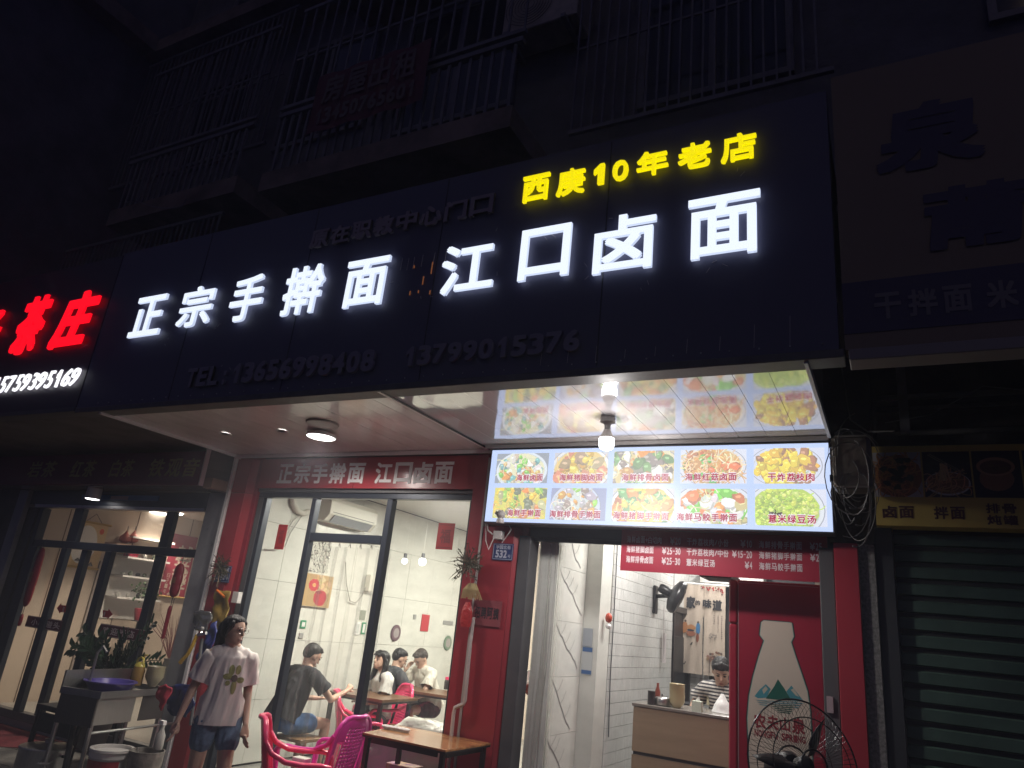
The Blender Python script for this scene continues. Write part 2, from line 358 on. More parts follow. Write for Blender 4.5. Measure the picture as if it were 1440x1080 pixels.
# ================= the big sign
YS = 3.45
sg = thing('noodle_shop_sign', (-3, YS, 3.03), 'long black signboard with glowing white and yellow Chinese letters over the noodle shop', 'sign')
MB().box(-6.2, -.172, YS, YS+.12, 3.06, 4.58).build('board', m_board, sg)
MB().box(-6.19, -.15, YS-.012, YS+.13, 3.012, 3.056).build('lower_edge', m_signedge, sg, bevel=.004)
for i in range(1, 5): MB().box(-6.2+1.2*i-.003, -6.2+1.2*i+.003, YS-.003, YS-.0005, 3.07, 4.57).build('seam', m_black, sg)
MB().box(-6.2, -.172, YS+.125, 5.295, 4.4, 4.44).build('top_sheet', m_char, sg)
e_w = emis('lit_white_letter', (.78, .85, 1.0), .92); e_ws = emis('lit_letter_side', (.66, .76, 1.0), .68)
e_y = emis('lit_yellow_letter', (1.0, .84, .0), .74); e_r = emis('lit_red_letter', (1.0, .002, .012), .95)
def letter(ch, bl_, tr, parent, m, bold, Y=YS, ext=.022, shear=0, name='letter', m2=None, stand=.02):
    a = at(*bl_, Y=Y-stand-ext); b = at(*tr, Y=Y-stand-ext)
    mb = MB(); write(mb, ch, FRONT(Y), a.x, b.x, a.z, b.z, d=stand, bold=bold, ext=ext, shear=shear)
    o = mb.build(name, m, parent)
    if m2:
        o.data.materials.append(m2)
        for p in o.data.polygons:
            if abs(p.normal.y) < .5: p.material_index = 1
    return o
for ch, a, b in (('正', (178, 475), (237, 412)), ('宗', (244.5, 462), (305.5, 398)), ('手', (316, 454), (376.5, 383)), ('擀', (391, 445), (461, 368)), ('面', (477.6, 434), (549, 358)),
                 ('江', (615, 416), (699, 335)), ('口', (726.8, 395.5), (804, 312)), ('卤', (832, 386), (923, 293)), ('面', (966, 366), (1068.5, 264))):
    letter(ch, a, b, sg, e_w, .019, m2=e_ws)
for ch, a, b in (('西', (732, 285), (773, 241)), ('庚', (781, 276), (823, 232)), ('1', (833.5, 259.7), (849.8, 228.7)), ('0', (860, 254.5), (883.5, 222.4)), ('年', (894.4, 248.5), (939.5, 206.6)), ('老', (952.7, 239), (999.6, 195)), ('店', (1013.5, 229), (1062.8, 181.7))):
    letter(ch, a, b, sg, e_y, .004 if ch in '1' else .012 if ch == '0' else .017, m2=e_y)
m_dead = mat('unlit_letter', (.19, .18, .24), .5); m_dead2 = mat('unlit_letter_brown', (.28, .24, .27), .5)
ps = lambda x, y: at(x, y, Y=YS-.03)
for st, a, b, mm in (('原在职教中心门口', (432, 350), (698, 270), m_dead2), ('TEL:13656998408', (258, 545), (530, 490), m_dead), ('13799015376', (564, 515), (818, 462), m_dead)):
    A, B = ps(*a), ps(*b); mb = MB(); row(mb, st, FRONT(YS), A.x, B.x, (A.z if st[0] != '原' else A.z), B.z, d=.01, bold=.035, ext=.02); mb.build('unlit_lettering', mm, sg)
# leak marks and bolts along the lower edge
mb = MB()
for i in range(40):
    x = -5.9+i*.145; z = 3.09+random.uniform(-.004, .004); mb.ball((x, YS-.004, z), (.005, .004, .005), 6, 4)
mb.build('rivets', mat('rivet', (.5, .5, .5), .3, metal=.8), sg, kind='stuff')
mb = MB()
for i in range(9):
    x = -1.75+i*.17; mb.tube([(x, YS-.003, 3.1), (x+.004, YS-.004, 3.1+random.uniform(.05, .16))], .0016, 4)
for (x, y) in ((563, 380), (572, 380), (580, 378), (592, 375), (609, 372), (625, 370)):
    p = at(x, y, Y=YS-.004); mb.tube([p, p+Vector((.004, -.002, .09))], .0018, 4)
for i in range(26):
    px, py = random.choice(((240, 475), (300, 460), (430, 440), (545, 400), (700, 385), (690, 330), (820, 380), (905, 395), (1010, 375), (770, 330), (860, 300), (1040, 240), (600, 420), (320, 515)))
    p = at(px+random.uniform(-12, 12), py+random.uniform(-6, 10), Y=YS-.004); mb.tube([p, p+Vector((random.uniform(-.03, .03), -.001, random.uniform(-.03, .03)))], .0014, 4)
mb.build('silicone_drips', mat('clear_silicone', (.55, .5, .5), .12, spec=1), sg, kind='stuff')
# stray orange marks, made faintly glowing, between the two letter groups
mb = MB()
for x, y, L in ((582, 377, .02), (606, 385, .09), (576, 415, .03), (604, 414, .03), (588, 412, .02), (594, 400, .06)):
    p = at(x, y, Y=YS-.012); mb.tube([p, p+Vector((0, 0, L))], .004, 6)
mb.build('orange_mark', emis('faint_orange', (1, .32, .08), .12, False), sg)

ts = thing('tea_shop_sign', (-7.4, YS, 3.1), 'dark signboard of the tea shop with glowing red brush letters above a white phone number', 'sign')
MB().box(-11, -6.206, YS-.004, YS+.12, 3.07, 4.56).build('board', mat('tea_sign_board', (.035, .026, .045), .45, bump=(4, .15)), ts)
MB().box(-11, -6.206, YS-.012, YS+.13, 3.03, 3.066).build('lower_edge', m_signedge, ts)
letter('茶', (9, 500), (76, 412), ts, e_r, .036, shear=.18, m2=e_r); letter('庄', (64, 492), (144, 404), ts, e_r, .042, shear=.22, m2=e_r)
letter('冬', (-52, 496), (12, 428), ts, e_r, .036, shear=.18, m2=e_r)
mb = MB(); A, B = at(-16, 552, Y=YS-.04), at(114, 516, Y=YS-.04); row(mb, '15759395169', FRONT(YS), A.x, B.x, A.z-.01, B.z, d=.02, bold=.008, ext=.015, shear=.25); mb.build('phone_number', emis('lit_white_digit', (.95, .95, 1), 1.1), ts)

# ================= glossy plank ceiling under the sign
cl = thing('canopy_ceiling', (-3, 4.2, 3.02), 'glossy white plank ceiling between the long sign and the noodle shop front', 'ceiling')
X0, X1 = -5.84, -.33; n = 30; w = (X1-X0)/n; meshes = []
for k in range(n):
    t = random.uniform(-.005, .005); x = X0+k*w; dy = random.uniform(-.002, .002)
    if 16 <= k < 17: pass
    z = 3.022
    MB().add([(x+.0012, 3.46, z), (x+w-.0012, 3.46, z+t*.2), (x+w-.0012, 5.2, z-t*.3), (x+.0012, 5.2, z+dy*.5), (x+.0012, 3.46, z+.012), (x+w-.0012, 3.46, z+.012), (x+w-.0012, 5.2, z+.012), (x+.0012, 5.2, z+.012)],
        [(0, 1, 2, 3), (4, 7, 6, 5), (0, 4, 5, 1), (2, 6, 7, 3), (0, 3, 7, 4), (1, 5, 6, 2)]).build('plank', m_pvc if k >= 16 else m_pvc2, cl)
MB().box(X0, X1, 3.46, 5.25, 3.04, 3.06).build('backing', m_char, cl)
xd = at(620, 595, Z=3.015).x
MB().box(xd-.006, xd+.006, 3.46, 4.96, 3.008, 3.0175).build('joint_strip', m_black, cl)
MB().box(xd-.035, xd-.007, 3.46, 4.96, 3.011, 3.0175).build('joint_strip', m_white, cl)
MB().box(X0-.03, X0+.0, 3.46, 5.2, 2.995, 3.045).build('trim', m_white, cl)
MB().box(X1, X1+.018, 3.46, 4.8, 3.0, 3.045).build('trim', m_white, cl)
MB().box(X0, -2.86, 4.93, 4.948, 2.985, 3.017).build('trim', m_white, cl)
MB().box(-2.86, X1, 4.80, 4.818, 2.99, 3.017).build('trim', mat('dull_trim', (.35, .33, .32), .4, metal=.4), cl)
# lamps in the ceiling
def downlight(px, py, label, r=.035, pw=12):
    p = at(px, py, Z=3.018); t = thing('downlight', p, label, 'ceiling light', 'recessed spots in the plank ceiling')
    MB().lathe([(r*1.5, -.006), (r*1.5, .0), (r, .001), (r, -.006)], p, 20).build('ring', m_white, t)
    MB().lathe([(r*.95, -.0045), (.001, -.0045)], p, 16).build('lens', emis('lit_lens', (1, .96, .92), 6), t)
    lamp('spot', p+Vector((0, 0, -.02)), pw, (1, .9, .8), .03, t, 'SPOT', spread=150)
downlight(317, 610, 'small lit recessed spot in the plank ceiling, the one nearer its left edge'); downlight(397, 606, 'small lit recessed spot in the plank ceiling beside the large round lamp')
p = at(452, 612, Z=2.99); t = thing('round_lamp', p, 'large round lit lamp under the plank ceiling left of the red shop header', 'ceiling light')
MB().lathe([(.055, .028), (.055, .012), (.12, .006), (.125, -.012), (.118, -.018)], p, 32).build('housing', m_white, t, smooth=True)
MB().lathe([(.116, -.0185), (.10, -.024), (.001, -.026)], p, 32).build('diffuser', emis('lit_disc', (1, .97, .95), 5), t, smooth=True)
lamp('glow', p+Vector((0, 0, -.05)), 85, (1, .93, .86), .1, t, 'SPOT', spread=172)
p = at(458, 600, Z=3.017); p.x += .0
v = thing('smoke_disc', p+Vector((.25, -.35, 0)), 'dull round vent disc in the plank ceiling just in front of the large round lamp', 'vent'); p = p+Vector((.25, -.35, 0))
MB().lathe([(.13, .0), (.125, -.012), (.06, -.02), (.001, -.021)], at(459, 604, Z=3.017)+Vector((.1, -.16, 0)), 28).build('disc', mat('dull_grey_plastic', (.3, .27, .26), .4), v, smooth=True)
# bare bulb
pb = at(855, 588, Z=3.015); bu = thing('light_bulb', pb, 'bright white bulb in a lampholder hanging from the ceiling before the menu board', 'bulb')
MB().lathe([(.048, 0), (.05, -.03), (.03, -.036), (.02, -.05), (.022, -.075)], pb, 24).build('lampholder', mat('grey_plastic', (.35, .34, .33), .4), bu, smooth=True)
MB().lathe([(.022, -.078), (.03, -.10), (.047, -.13), (.049, -.138)], pb, 24).build('bulb_collar', mat('bulb_collar', (.6, .58, .55), .4), bu, smooth=True)
MB().lathe([(.0495, -.139), (.0495, -.185), (.042, -.205), (.022, -.216), (.001, -.218)], pb, 24).build('globe', emis('lit_bulb', (1, .98, .95), 9, False), bu, smooth=True)
lamp('glow', pb+Vector((0, 0, -.25)), 40, (1, .96, .93), .05, bu, 'SPOT', spread=176); lamp('glow', pb+Vector((0, 0, -.27)), 9, (1, .96, .93), .05, bu)
# ================= noodle shop front
sf = thing('noodle_shop', (-3, 5, .1), 'red clad noodle shop front with a tall window and an open doorway', 'shop front')
def panel(x0, x1, z0, z1, Y, m=m_red, d=.03, parent=sf, name='panel'): return MB().box(x0+.002, x1-.002, Y, Y+d, z0+.002, z1-.002).build(name, m, parent, bevel=.002)
MB().box(-5.84, -5.5, 4.99, 5.16, .1, 3.02).build('pillar', m_redd, sf)
zj = at(345, 693, Y=4.95).z
panel(-5.82, -5.62, .1, zj, 4.95); panel(-5.82, -5.62, zj, 2.98, 4.95)
for a, b in ((.1, zj), (zj, 2.98)): MB().prism([(-5.618, 4.952), (-5.5, 5.02), (-5.5, 5.06), (-5.618, 4.988)], a+.002, b-.002).build('panel', m_red, sf)
MB().box(-5.868, -5.832, 4.935, 5.0, .1, 3.0).build('corner_trim', m_white, sf)
panel(-5.495, -4.3, 2.69, 2.98, 4.97); panel(-4.3, -3.0, 2.69, 2.98, 4.97)
MB().box(-5.5, -2.86, 5.003, 5.16, 2.66, 3.02).build('header_backing', m_char, sf)
h = MB(); A, B = at(387, 680, Y=4.965), at(640, 651, Y=4.965)
for st, x0, x1 in (('正宗手擀面', 387, 517), ('江口卤面', 524, 641)):
    a = at(x0, 680, Y=4.965).x; b = at(x1, 651, Y=4.965).x
    c = row(MB(), st, FRONT(4.97), a, b, 2.735, 2.925, d=.004, bold=.03)
    c.build('lettering', mat('white_vinyl', (.75, .72, .72), .5), sf)
# middle pillar
MB().box(-3.03, -2.5, 5.0, 5.16, .1, 3.02).build('pillar', m_redd, sf)
panel(-3.03, -2.905, .1, 2.98, 4.965, m_red); panel(-2.885, -2.6, .1, 2.39, 4.955)
MB().prism([(-2.598, 4.957), (-2.555, 5.0), (-2.555, 5.03), (-2.598, 4.986)], .102, 2.39).build('panel', m_red, sf)
MB().box(-2.904, -2.886, 4.95, 4.995, .1, 2.95).build('joint_strip', mat('grey_strip', (.42, .40, .38), .5), sf)
# right pillar
MB().box(-.335, -.199, 4.94, 5.12, .1, 2.36).build('pillar', mat('red_pillar', (.38, .035, .05), .32, coat=.25), sf, bevel=.003)
MB().box(-.36, -.08, 5.0, 5.3, 2.365, 3.6).build('upper_pillar', mat('dark_wall', (.06, .055, .05), .8, noise_=(4, .5), bump=(25, .4)), sf)  # dark mottled colour, shared with the bare wall next door
MB().box(-.196, -.108, 4.97, 5.3, .1, 2.36).build('granite_pier', m_granite, sf)
# door frame
MB().box(-2.56, -2.46, 4.97, 5.12, .1, 2.33).build('door_jamb', m_char, sf, bevel=.004)
MB().box(-.425, -.338, 4.97, 5.12, .1, 2.33).build('door_jamb', mat('grey_jamb', (.09, .085, .09), .5), sf, bevel=.004)
MB().box(-2.9, -.338, 5.03, 5.14, 2.332, 2.44).build('door_header', m_frame, sf, bevel=.004)
MB().box(-2.55, -.34, 5.03, 5.06, 2.30, 2.331).build('door_header', m_black, sf)
MB().box(-.41, -.375, 4.955, 4.968, 1.37, 1.46).build('sticker', mat('pale_sticker', (.4, .3, .32), .6), sf)
MB().box(-2.86, -.33, 5.17, 5.3, 2.45, 3.3).build('wall_over_door', m_conc, sf)

# window with three bays
wn = thing('shop_window', (-4.3, 5.02, .1), 'tall dark framed three bay window of the noodle shop with diners behind it', 'window')
Yw = 5.02
def bar(x0, x1, z0, z1, y0=Yw, y1=Yw+.07, m=m_frame, n='mullion'): return MB().box(x0, x1, y0, y1, z0, z1).build(n, m, wn, bevel=.004)
bar(-5.5, -3.032, 2.61, 2.66, n='frame_head'); bar(-5.497, -5.43, .15, 2.608, m=m_char, n='frame_side'); bar(-5.428, -5.38, .15, 2.608, n='frame_side')
bar(-4.80, -4.745, .15, 2.608); bar(-3.925, -3.865, .15, 2.608); bar(-3.075, -3.032, .15, 2.608, n='frame_side')
bar(-4.743, -3.927, 2.215, 2.29, n='transom'); bar(-5.38, -3.075, .1, .148, n='sill')
for x0, x1, z0, z1 in ((-5.379, -4.801, .15, 2.608), (-4.744, -3.926, 2.292, 2.608), (-3.864, -3.076, .15, 2.608)):
    MB().quad((x0, Yw+.03, z0), (x1, Yw+.03, z0), (x1, Yw+.03, z1), (x0, Yw+.03, z1)).build('pane', m_glass, wn)
for i, (a, b) in enumerate((((385, 772), (407, 738)), ((612, 772), (640, 736)))):
    A, B = at(*a, Y=5.04), at(*b, Y=5.04)
    t = thing('festive_paper', (A.x, 5.04, A.z), ('dark red festive paper stuck on the left bay of the noodle shop window', 'dark red festive paper stuck high on the right bay of the noodle shop window')[i], 'paper', 'red papers on the window')
    x0, x1 = (A.x, B.x-.02) if i == 0 else (A.x, B.x); MB().box(x0, x1, 5.042, 5.045, A.z, B.z).build('sheet', mat('festive_red', (.30, .012, .015), .6, noise_=(10, .2)), t)
    mb = MB(); write(mb, '福', FRONT(5.042), x0+.03, x1-.03, A.z+.05, B.z-.05, d=.001, bold=.02)
    for k in (0, 1): mb.box(x0+.012, x1-.012, 5.0412, 5.0418, (A.z+.012, B.z-.018)[k], (A.z+.018, B.z-.012)[k])
    mb.build('paper_cut', mat('festive_red_dark', (.14, .006, .01), .6), t)
# clear plastic strips behind the middle bay and at the door
m_strip = clear('clear_pvc', .03, (.97, .97, .96), .1, .045, 9, fk=.2)
m_strip2 = clear('milky_pvc', .05, (.93, .93, .90), .1, .3, 9, fk=.2)
def strip(x, z0, z1, Y, w, parent, m, amp=.02, ph=0, dirv=(1, 0, 0)):
    n, k = 14, 5; vs = []; d = Vector(dirv)
    for i in range(n+1):
        z = z1+(z0-z1)*i/n
        for j in range(k):
            u = j/(k-1); vs.append(Vector((x, Y, z))+d*(w*u)+Vector((0, 1, 0))*(amp*math.sin(u*math.pi)+.012*math.sin(i*.55+ph))+d*(.006*math.sin(i*.4+ph*2)))
    return MB().add(vs, [(i*k+j, i*k+j+1, (i+1)*k+j+1, (i+1)*k+j) for i in range(n) for j in range(k-1)]).build('strip', m, parent, smooth=True)
cu = thing('strip_curtain', (-4.3, 5.14, 2.2), 'clear plastic strip curtain hanging inside the middle bay of the noodle shop window', 'curtain')
for i in range(7): strip(-4.76+i*.122, .3, 2.19, 5.13+.012*(i % 2), .15, cu, m_strip, ph=i*1.7)
for i in range(7): MB().tube([(-4.7+i*.122, 5.10, 2.19), (-4.7+i*.122, 5.115, 2.215), (-4.7+i*.122, 5.13, 2.18)], .004, 5).build('hook', m_steel, cu)
# wrinkled shiny scrap of film
fw = MB(); P = SIDE(0); n = 26
A, B = at(432, 806, Y=5.16), at(458, 762, Y=5.16)
fw.add([(A.x+(B.x-A.x+.08)*i/n, 5.16+.02*noise.noise(Vector((i*.5, j*.5, 0)))+.012*noise.noise(Vector((i*1.3, j*1.1, 4))), B.z+.01-(B.z-A.z)*j/n) for j in range(n+1) for i in range(n+1)],
       [(j*(n+1)+i, j*(n+1)+i+1, (j+1)*(n+1)+i+1, (j+1)*(n+1)+i) for j in range(n) for i in range(n)])
single('crumpled_film', fw, clear('crumpled_film', .12, (.95, .95, .92), .16, .06), 'crumpled shiny clear film hanging at the top of the middle window bay', 'plastic film', smooth=True)
cu2 = thing('strip_curtain', (-2.3, 5.2, 2.3), 'milky plastic strip curtain gathered at the left side of the open doorway', 'curtain')
for i in range(6): strip(-2.45+i*.026, .25, 2.3, 5.13+.014*(i % 3), .055, cu2, m_strip2 if i > 2 else m_strip, amp=.03, ph=i*2.1)
for i in range(5): strip(-2.45+i*.032, .25, 2.3, 5.2, .06, cu2, m_strip, amp=.02, ph=i*1.3+1)
MB().tube([(-2.46, 5.14, 2.325), (-2.15, 5.14, 2.325)], .012, 6).build('rail', m_char, cu2)

# ================= dining room
XW = -5.75
struct('dining_wall', MB().box(XW-.14, XW-.02, 5.17, 10.4, .12, 2.97), m_grout)
sl_ = thing('wall_slabs', (XW, 7, .12), 'pale marble slabs lining the left wall of the dining room', 'wall tiles')
for i in range(9):
    for j in range(5):
        y0 = 5.18+i*.575; z0 = .14+j*.575; 
        if y0 > 10.2: continue
        MB().box(XW-.02, XW+random.uniform(-.001, .001), y0+.0015, y0+.5735, z0+.0015, min(z0+.5735, 2.96)).build('slab', m_marb, sl_)
struct('dining_back_wall', MB().box(-5.9, -2.4, 10.4, 10.5, .12, 3.0), m_cream)
dc = thing('dining_ceiling', (-4, 7, 2.97), 'white plank ceiling inside the dining room seen through the window', 'ceiling')
for i in range(26): MB().box(XW, -2.53, 5.2+i*.2, 5.396+i*.2, 2.97, 2.985).build('plank', mat('cream_plank', (.60, .58, .54), .3), dc)
m_led = emis('led_panel', (1, .97, .86), 5.5)
for k, (x, y) in enumerate(((-4.0, 6.3), (-4.0, 8.6))):
    t = thing('ceiling_panel_light', (x, y, 2.96), ('square lit panel light over the nearer dining tables', 'square lit panel light over the rear of the dining room')[k], 'ceiling light', 'dining room lights')
    MB().box(x-.3, x+.3, y-.3, y+.3, 2.955, 2.968).build('frame', m_white, t); MB().quad((x-.28, y-.28, 2.954), (x+.28, y-.28, 2.954), (x+.28, y+.28, 2.954), (x-.28, y+.28, 2.954)).build('diffuser', m_led, t)
    lamp('glow', (x, y, 2.94), 80, (1, .965, .83), 0, t, 'AREA', (.55, .55))
# partition wall with veined slabs, pilaster and small tiles
XP = -2.3
struct('partition_wall', MB().box(XP-.12, XP-.008, 5.17, 10.6, .12, 2.97), m_grout)
struct('wall_end', MB().box(-2.458, XP+.001, 5.15, 5.168, .12, 2.45), m_marb)
pm = thing('veined_wall', (XP, 5.5, .12), 'white marble slabs with dark diagonal veins just inside the doorway', 'wall tiles')
m_vein = mat('vein_print', (.20, .19, .19), .3); m_vein2 = mat('vein_print_soft', (.40, .39, .38), .3)
PP = SIDE(XP)
def poly(mb, pl, pts, w, d, col=None):
    for (a, b), (c, e) in zip(pts[:-1], pts[1:]):
        L = math.hypot(c-a, e-b) or 1; nx, ny = -(e-b)/L*w/2, (c-a)/L*w/2
        mb.add([pl.p(a+nx, b+ny, d), pl.p(a-nx, b-ny, d), pl.p(c-nx, e-ny, d), pl.p(c+nx, e+ny, d)], [(0, 1, 2, 3)], col)
for j in range(7):
    z0 = .14+j*.4
    for i, (y0, y1) in enumerate(((5.18, 5.748),)):
        s_ = MB().box(XP-.008, XP+.001, y0+.001, y1-.001, z0+.001, z0+.399).build('slab', m_marb, pm)
        v = MB(); a = []; x, z = y0+.02, z0+.38
        while x < y1-.03 and z > z0+.02: a.append((x, z)); x += random.uniform(.03, .06); z -= random.uniform(.015, .055)
        poly(v, PP, a, .013, .0022)
        for q in (2, 4, 6):
            if q < len(a): b = a[q]; poly(v, PP, [b, (b[0]+.05, min(b[1]+.03, z0+.39)), (b[0]+.1, min(b[1]+.09, z0+.395))], .005, .0026)
        v.build('vein', m_vein, pm)
XT = -2.15
struct('pilaster', MB().box(XP, XT-.012, 5.75, 6.0, .12, 2.97), m_marb)
struct('tile_wall_core', MB().box(XP, XT-.012, 6.002, 8.0, .12, 2.97), m_grout)
tw = thing('tile_wall', (XT, 6.9, .12), 'wall of small upright white tiles with dark rows of joints beside the doorway counter', 'wall tiles')
tiles = MB(); tw_ = .031; th = .0925
nC = int((7.95-6.0)/tw_)
for j in range(30):
    for i in range(nC):
        y0 = 6.004+i*tw_; z0 = .13+j*th; dx = random.uniform(-.0012, .0012)
        tiles.box(XT-.011, XT+dx, y0+.0006, y0+tw_-.0006, z0+.0015, z0+th-.0015)
tiles.build('tile', m_tile, tw, kind='stuff')
# side of the pilaster facing the street
struct('kitchen_back_wall', MB().box(-2.38, 1.2, 9.2, 9.3, .12, 2.97), m_cream)
bt = thing('back_tile_wall', (-1.9, 8.9, .12), 'white tiled stub wall beyond the dark inner door', 'wall tiles')
struct('stub_wall_core', MB().box(XP+.0, -1.92, 8.72, 8.9, .12, 2.97), m_grout)
mb = MB()
for j in range(30):
    for i in range(11): mb.box(-2.27+i*.031, -2.2405+i*.031, 8.708, 8.7195, .1315+j*th, .13+j*th+th-.0015)
mb.build('tile', m_tile, bt, kind='stuff')
struct('kitchen_ceiling', MB().box(-2.38, 1.2, 5.3, 9.2, 2.97, 3.0), mat('kitchen_ceiling', (.6, .59, .57), .5))
struct('kitchen_right_wall', MB().box(-.1, .0, 5.31, 9.2, .12, 2.97), mat('kitchen_wall', (.62, .62, .60), .4))
for k, (x, y, e) in enumerate(((-1.5, 5.95, 34), (-1.6, 8.0, 22))):
    t = thing('tube_light', (x, y, 2.93), ('lit white tube light over the counter inside the doorway', 'lit white tube light further back in the kitchen')[k], 'ceiling light', 'kitchen tube lights')
    MB().box(x-.03, x+.03, y-.5, y+.5, 2.94, 2.968).build('housing', m_white, t); MB().tube([(x, y-.48, 2.925), (x, y+.48, 2.925)], .014, 8).build('tube', emis('lit_tube', (1, 1, .98), 4, False), t)
    lamp('glow', (x, y, 2.9), e, (1, .97, .92), 0, t, 'AREA', (.12, .95))
# dark inner door
dr = thing('inner_door', (XT-.05, 8.3, .12), 'dark wooden inner door beyond the white tiled wall', 'door')
A = at(908, 860, X=XT); B = at(936, 870, X=XT)
MB().box(XP, XT-.03, 8.0, 8.7, .12, 2.0).build('leaf', mat('dark_wood', (.022, .018, .018), .45, noise_=(6, .3)), dr)
MB().box(XP, XT+.012, 7.96, 8.0, .12, 2.06).box(XP, XT+.012, 8.64, 8.7, .12, 2.06).box(XP, XT+.012, 8.0, 8.64, 2.0, 2.06).build('frame', mat('dark_wood_frame', (.03, .024, .022), .4), dr)
for z in (.4, 1.15): MB().box(XT-.031, XT-.02, 8.12, 8.55, z, z+.6).build('door_panel', m_black, dr, bevel=.008)
p = at(933, 905, X=XT+.02); single('hanging_brush', MB().tube([p+Vector((0, -.02, .35)), p+Vector((0, 0, .1))], .005, 5).box(p.x, p.x+.02, p.y-.03, p.y+.03, p.z-.18, p.z+.1), mat('pale_tag', (.6, .55, .55), .5), 'thin pale brush hanging in front of the dark inner door', 'brush')
struct('kitchen_wall_above_door', MB().box(XP+.001, XT-.03, 7.96, 8.71, 2.062, 2.97), m_tile)

# ================= tea shop
TX = -9.5
tf = thing('tea_shop', (-7.7, 5, .2), 'tea shop front with marble jambs and dark blue glazed sliding doors', 'shop front')
m_tframe = mat('blue_black_frame', (.02, .028, .045), .35, metal=.2)
MB().box(-6.17, -5.872, 4.99, 5.2, .1, 2.64).build('marble_pier', m_marbg, tf)
MB().box(-9.52, -9.33, 4.95, 5.2, .1, 2.64).build('marble_pier', m_marbg, tf)
MB().box(-9.322, -6.175, 5.0, 5.2, 2.48, 2.64).build('header', m_tframe, tf)
MB().box(-8.3, -6.95, 4.985, 4.998, 2.545, 2.6).build('blue_film', mat('blue_film', (.03, .13, .30), .3), tf)
MB().box(-7.75, -7.45, 4.98, 4.984, 2.55, 2.59).build('sticker', mat('small_sticker', (.4, .3, .35), .5), tf)
MB().box(-9.2, -6.2, 4.995, 5.1, 2.445, 2.478).build('shutter_lip', m_steel, tf)
for x0, x1, y0, m_ in ((-9.318, -9.12, 5.0, m_black), (-9.118, -9.04, 5.02, m_tframe)): MB().box(x0, x1, y0, 5.12, .2, 2.44).build('frame_side', m_, tf, bevel=.004)
MB().box(-9.038, -6.2, 5.03, 5.1, 1.99, 2.07).build('transom', m_tframe, tf, bevel=.004)
MB().box(-9.038, -6.2, 5.02, 5.11, .2, .28).build('threshold', m_char, tf)
def tmull(px0, px1, py, z0, z1, y0=5.035):
    a = at(px0, py, Y=5.04).x; b = at(px1, py, Y=5.04).x; MB().box(a, b, y0, y0+.06, z0, z1).build('mullion', m_tframe, tf, bevel=.003)
tmull(98, 111, 759-15, 2.072, 2.443); tmull(226, 238, 755, 2.072, 2.443)
for a, b, y0 in ((48, 56, 5.0), (91, 99, 5.0), (115, 123, 5.045), (154, 163, 5.0), (220, 230, 5.045)): tmull(a, b, 772, .281, 1.988, y0)
MB().box(-6.2, -6.172, 5.03, 5.1, .2, 2.44).build('frame_side', m_tframe, tf)
for z0, z1 in ((2.072, 2.442), (.282, 1.988)): MB().quad((-9.03, 5.065, z0), (-6.21, 5.065, z0), (-6.21, 5.065, z1), (-9.03, 5.065, z1)).build('pane', m_glass, tf)
MB().box(-16, -9.53, 5.0, 5.3, .1, 3.3).build('dark_return_wall', m_conc, tf)
# fascia box above
MB().box(-9.9, -6.0, 4.70, 4.73, 2.66, 3.0).build('fascia', mat('tea_fascia_red', (.20, .02, .06), .5, noise_=(1.2, .25)), tf)
MB().box(-6.0, -5.985, 4.69, 4.74, 2.655, 3.02).build('fascia_trim', mat('pale_edge', (.5, .4, .42), .5), tf)
MB().box(-6.0, -5.985, 4.742, 5.19, 2.66, 3.02).build('fascia_end', mat('brown_laminate', (.10, .075, .07), .5, noise_=(3, .3), stretch=(1, 1, 6)), tf)
MB().box(-5.984, -5.87, 4.742, 5.19, 2.64, 2.74).build('side_batten', mat('brown_laminate_pale', (.22, .14, .10), .5, noise_=(3, .3)), tf)
MB().box(-9.9, -5.99, 4.735, 5.2, 2.648, 2.658).build('soffit', mat('soffit_brown', (.12, .085, .08), .25, coat=.3), tf)
MB().box(-12, -5.9, 3.6, 5.25, 3.05, 3.1).build('canopy', m_conc, tf)
mb = MB()
for st, a, b in (('岩茶', 35, 85), ('红茶', 95, 140), ('白茶', 150, 193), ('铁观音', 205, 285)):
    A, B = at(a, 675, Y=4.7), at(b, 645, Y=4.7); row(mb, st, FRONT(4.70), A.x, B.x, 2.74, 2.93, d=.004, bold=.02, shear=.15)
mb.build('lettering', mat('old_gold', (.50, .42, .17), .5), tf)
ld = thing('round_lamp', at(130, 700, Y=4.96), 'bright oval lamp glowing under the tea shop fascia', 'ceiling light')
q = at(130, 701, Y=4.86); MB().lathe([(.075, 2.646-q.z), (.08, .0), (.075, -.006)], q, 28).build('housing', m_white, ld); MB().lathe([(.073, -.0065), (.06, -.012), (.001, -.013)], q, 28).build('diffuser', emis('lit_disc', (1, .97, .95), 5), ld)
lamp('glow', q+Vector((0, 0, -.05)), 5.0, (1, .9, .82), .08, ld, 'SPOT')
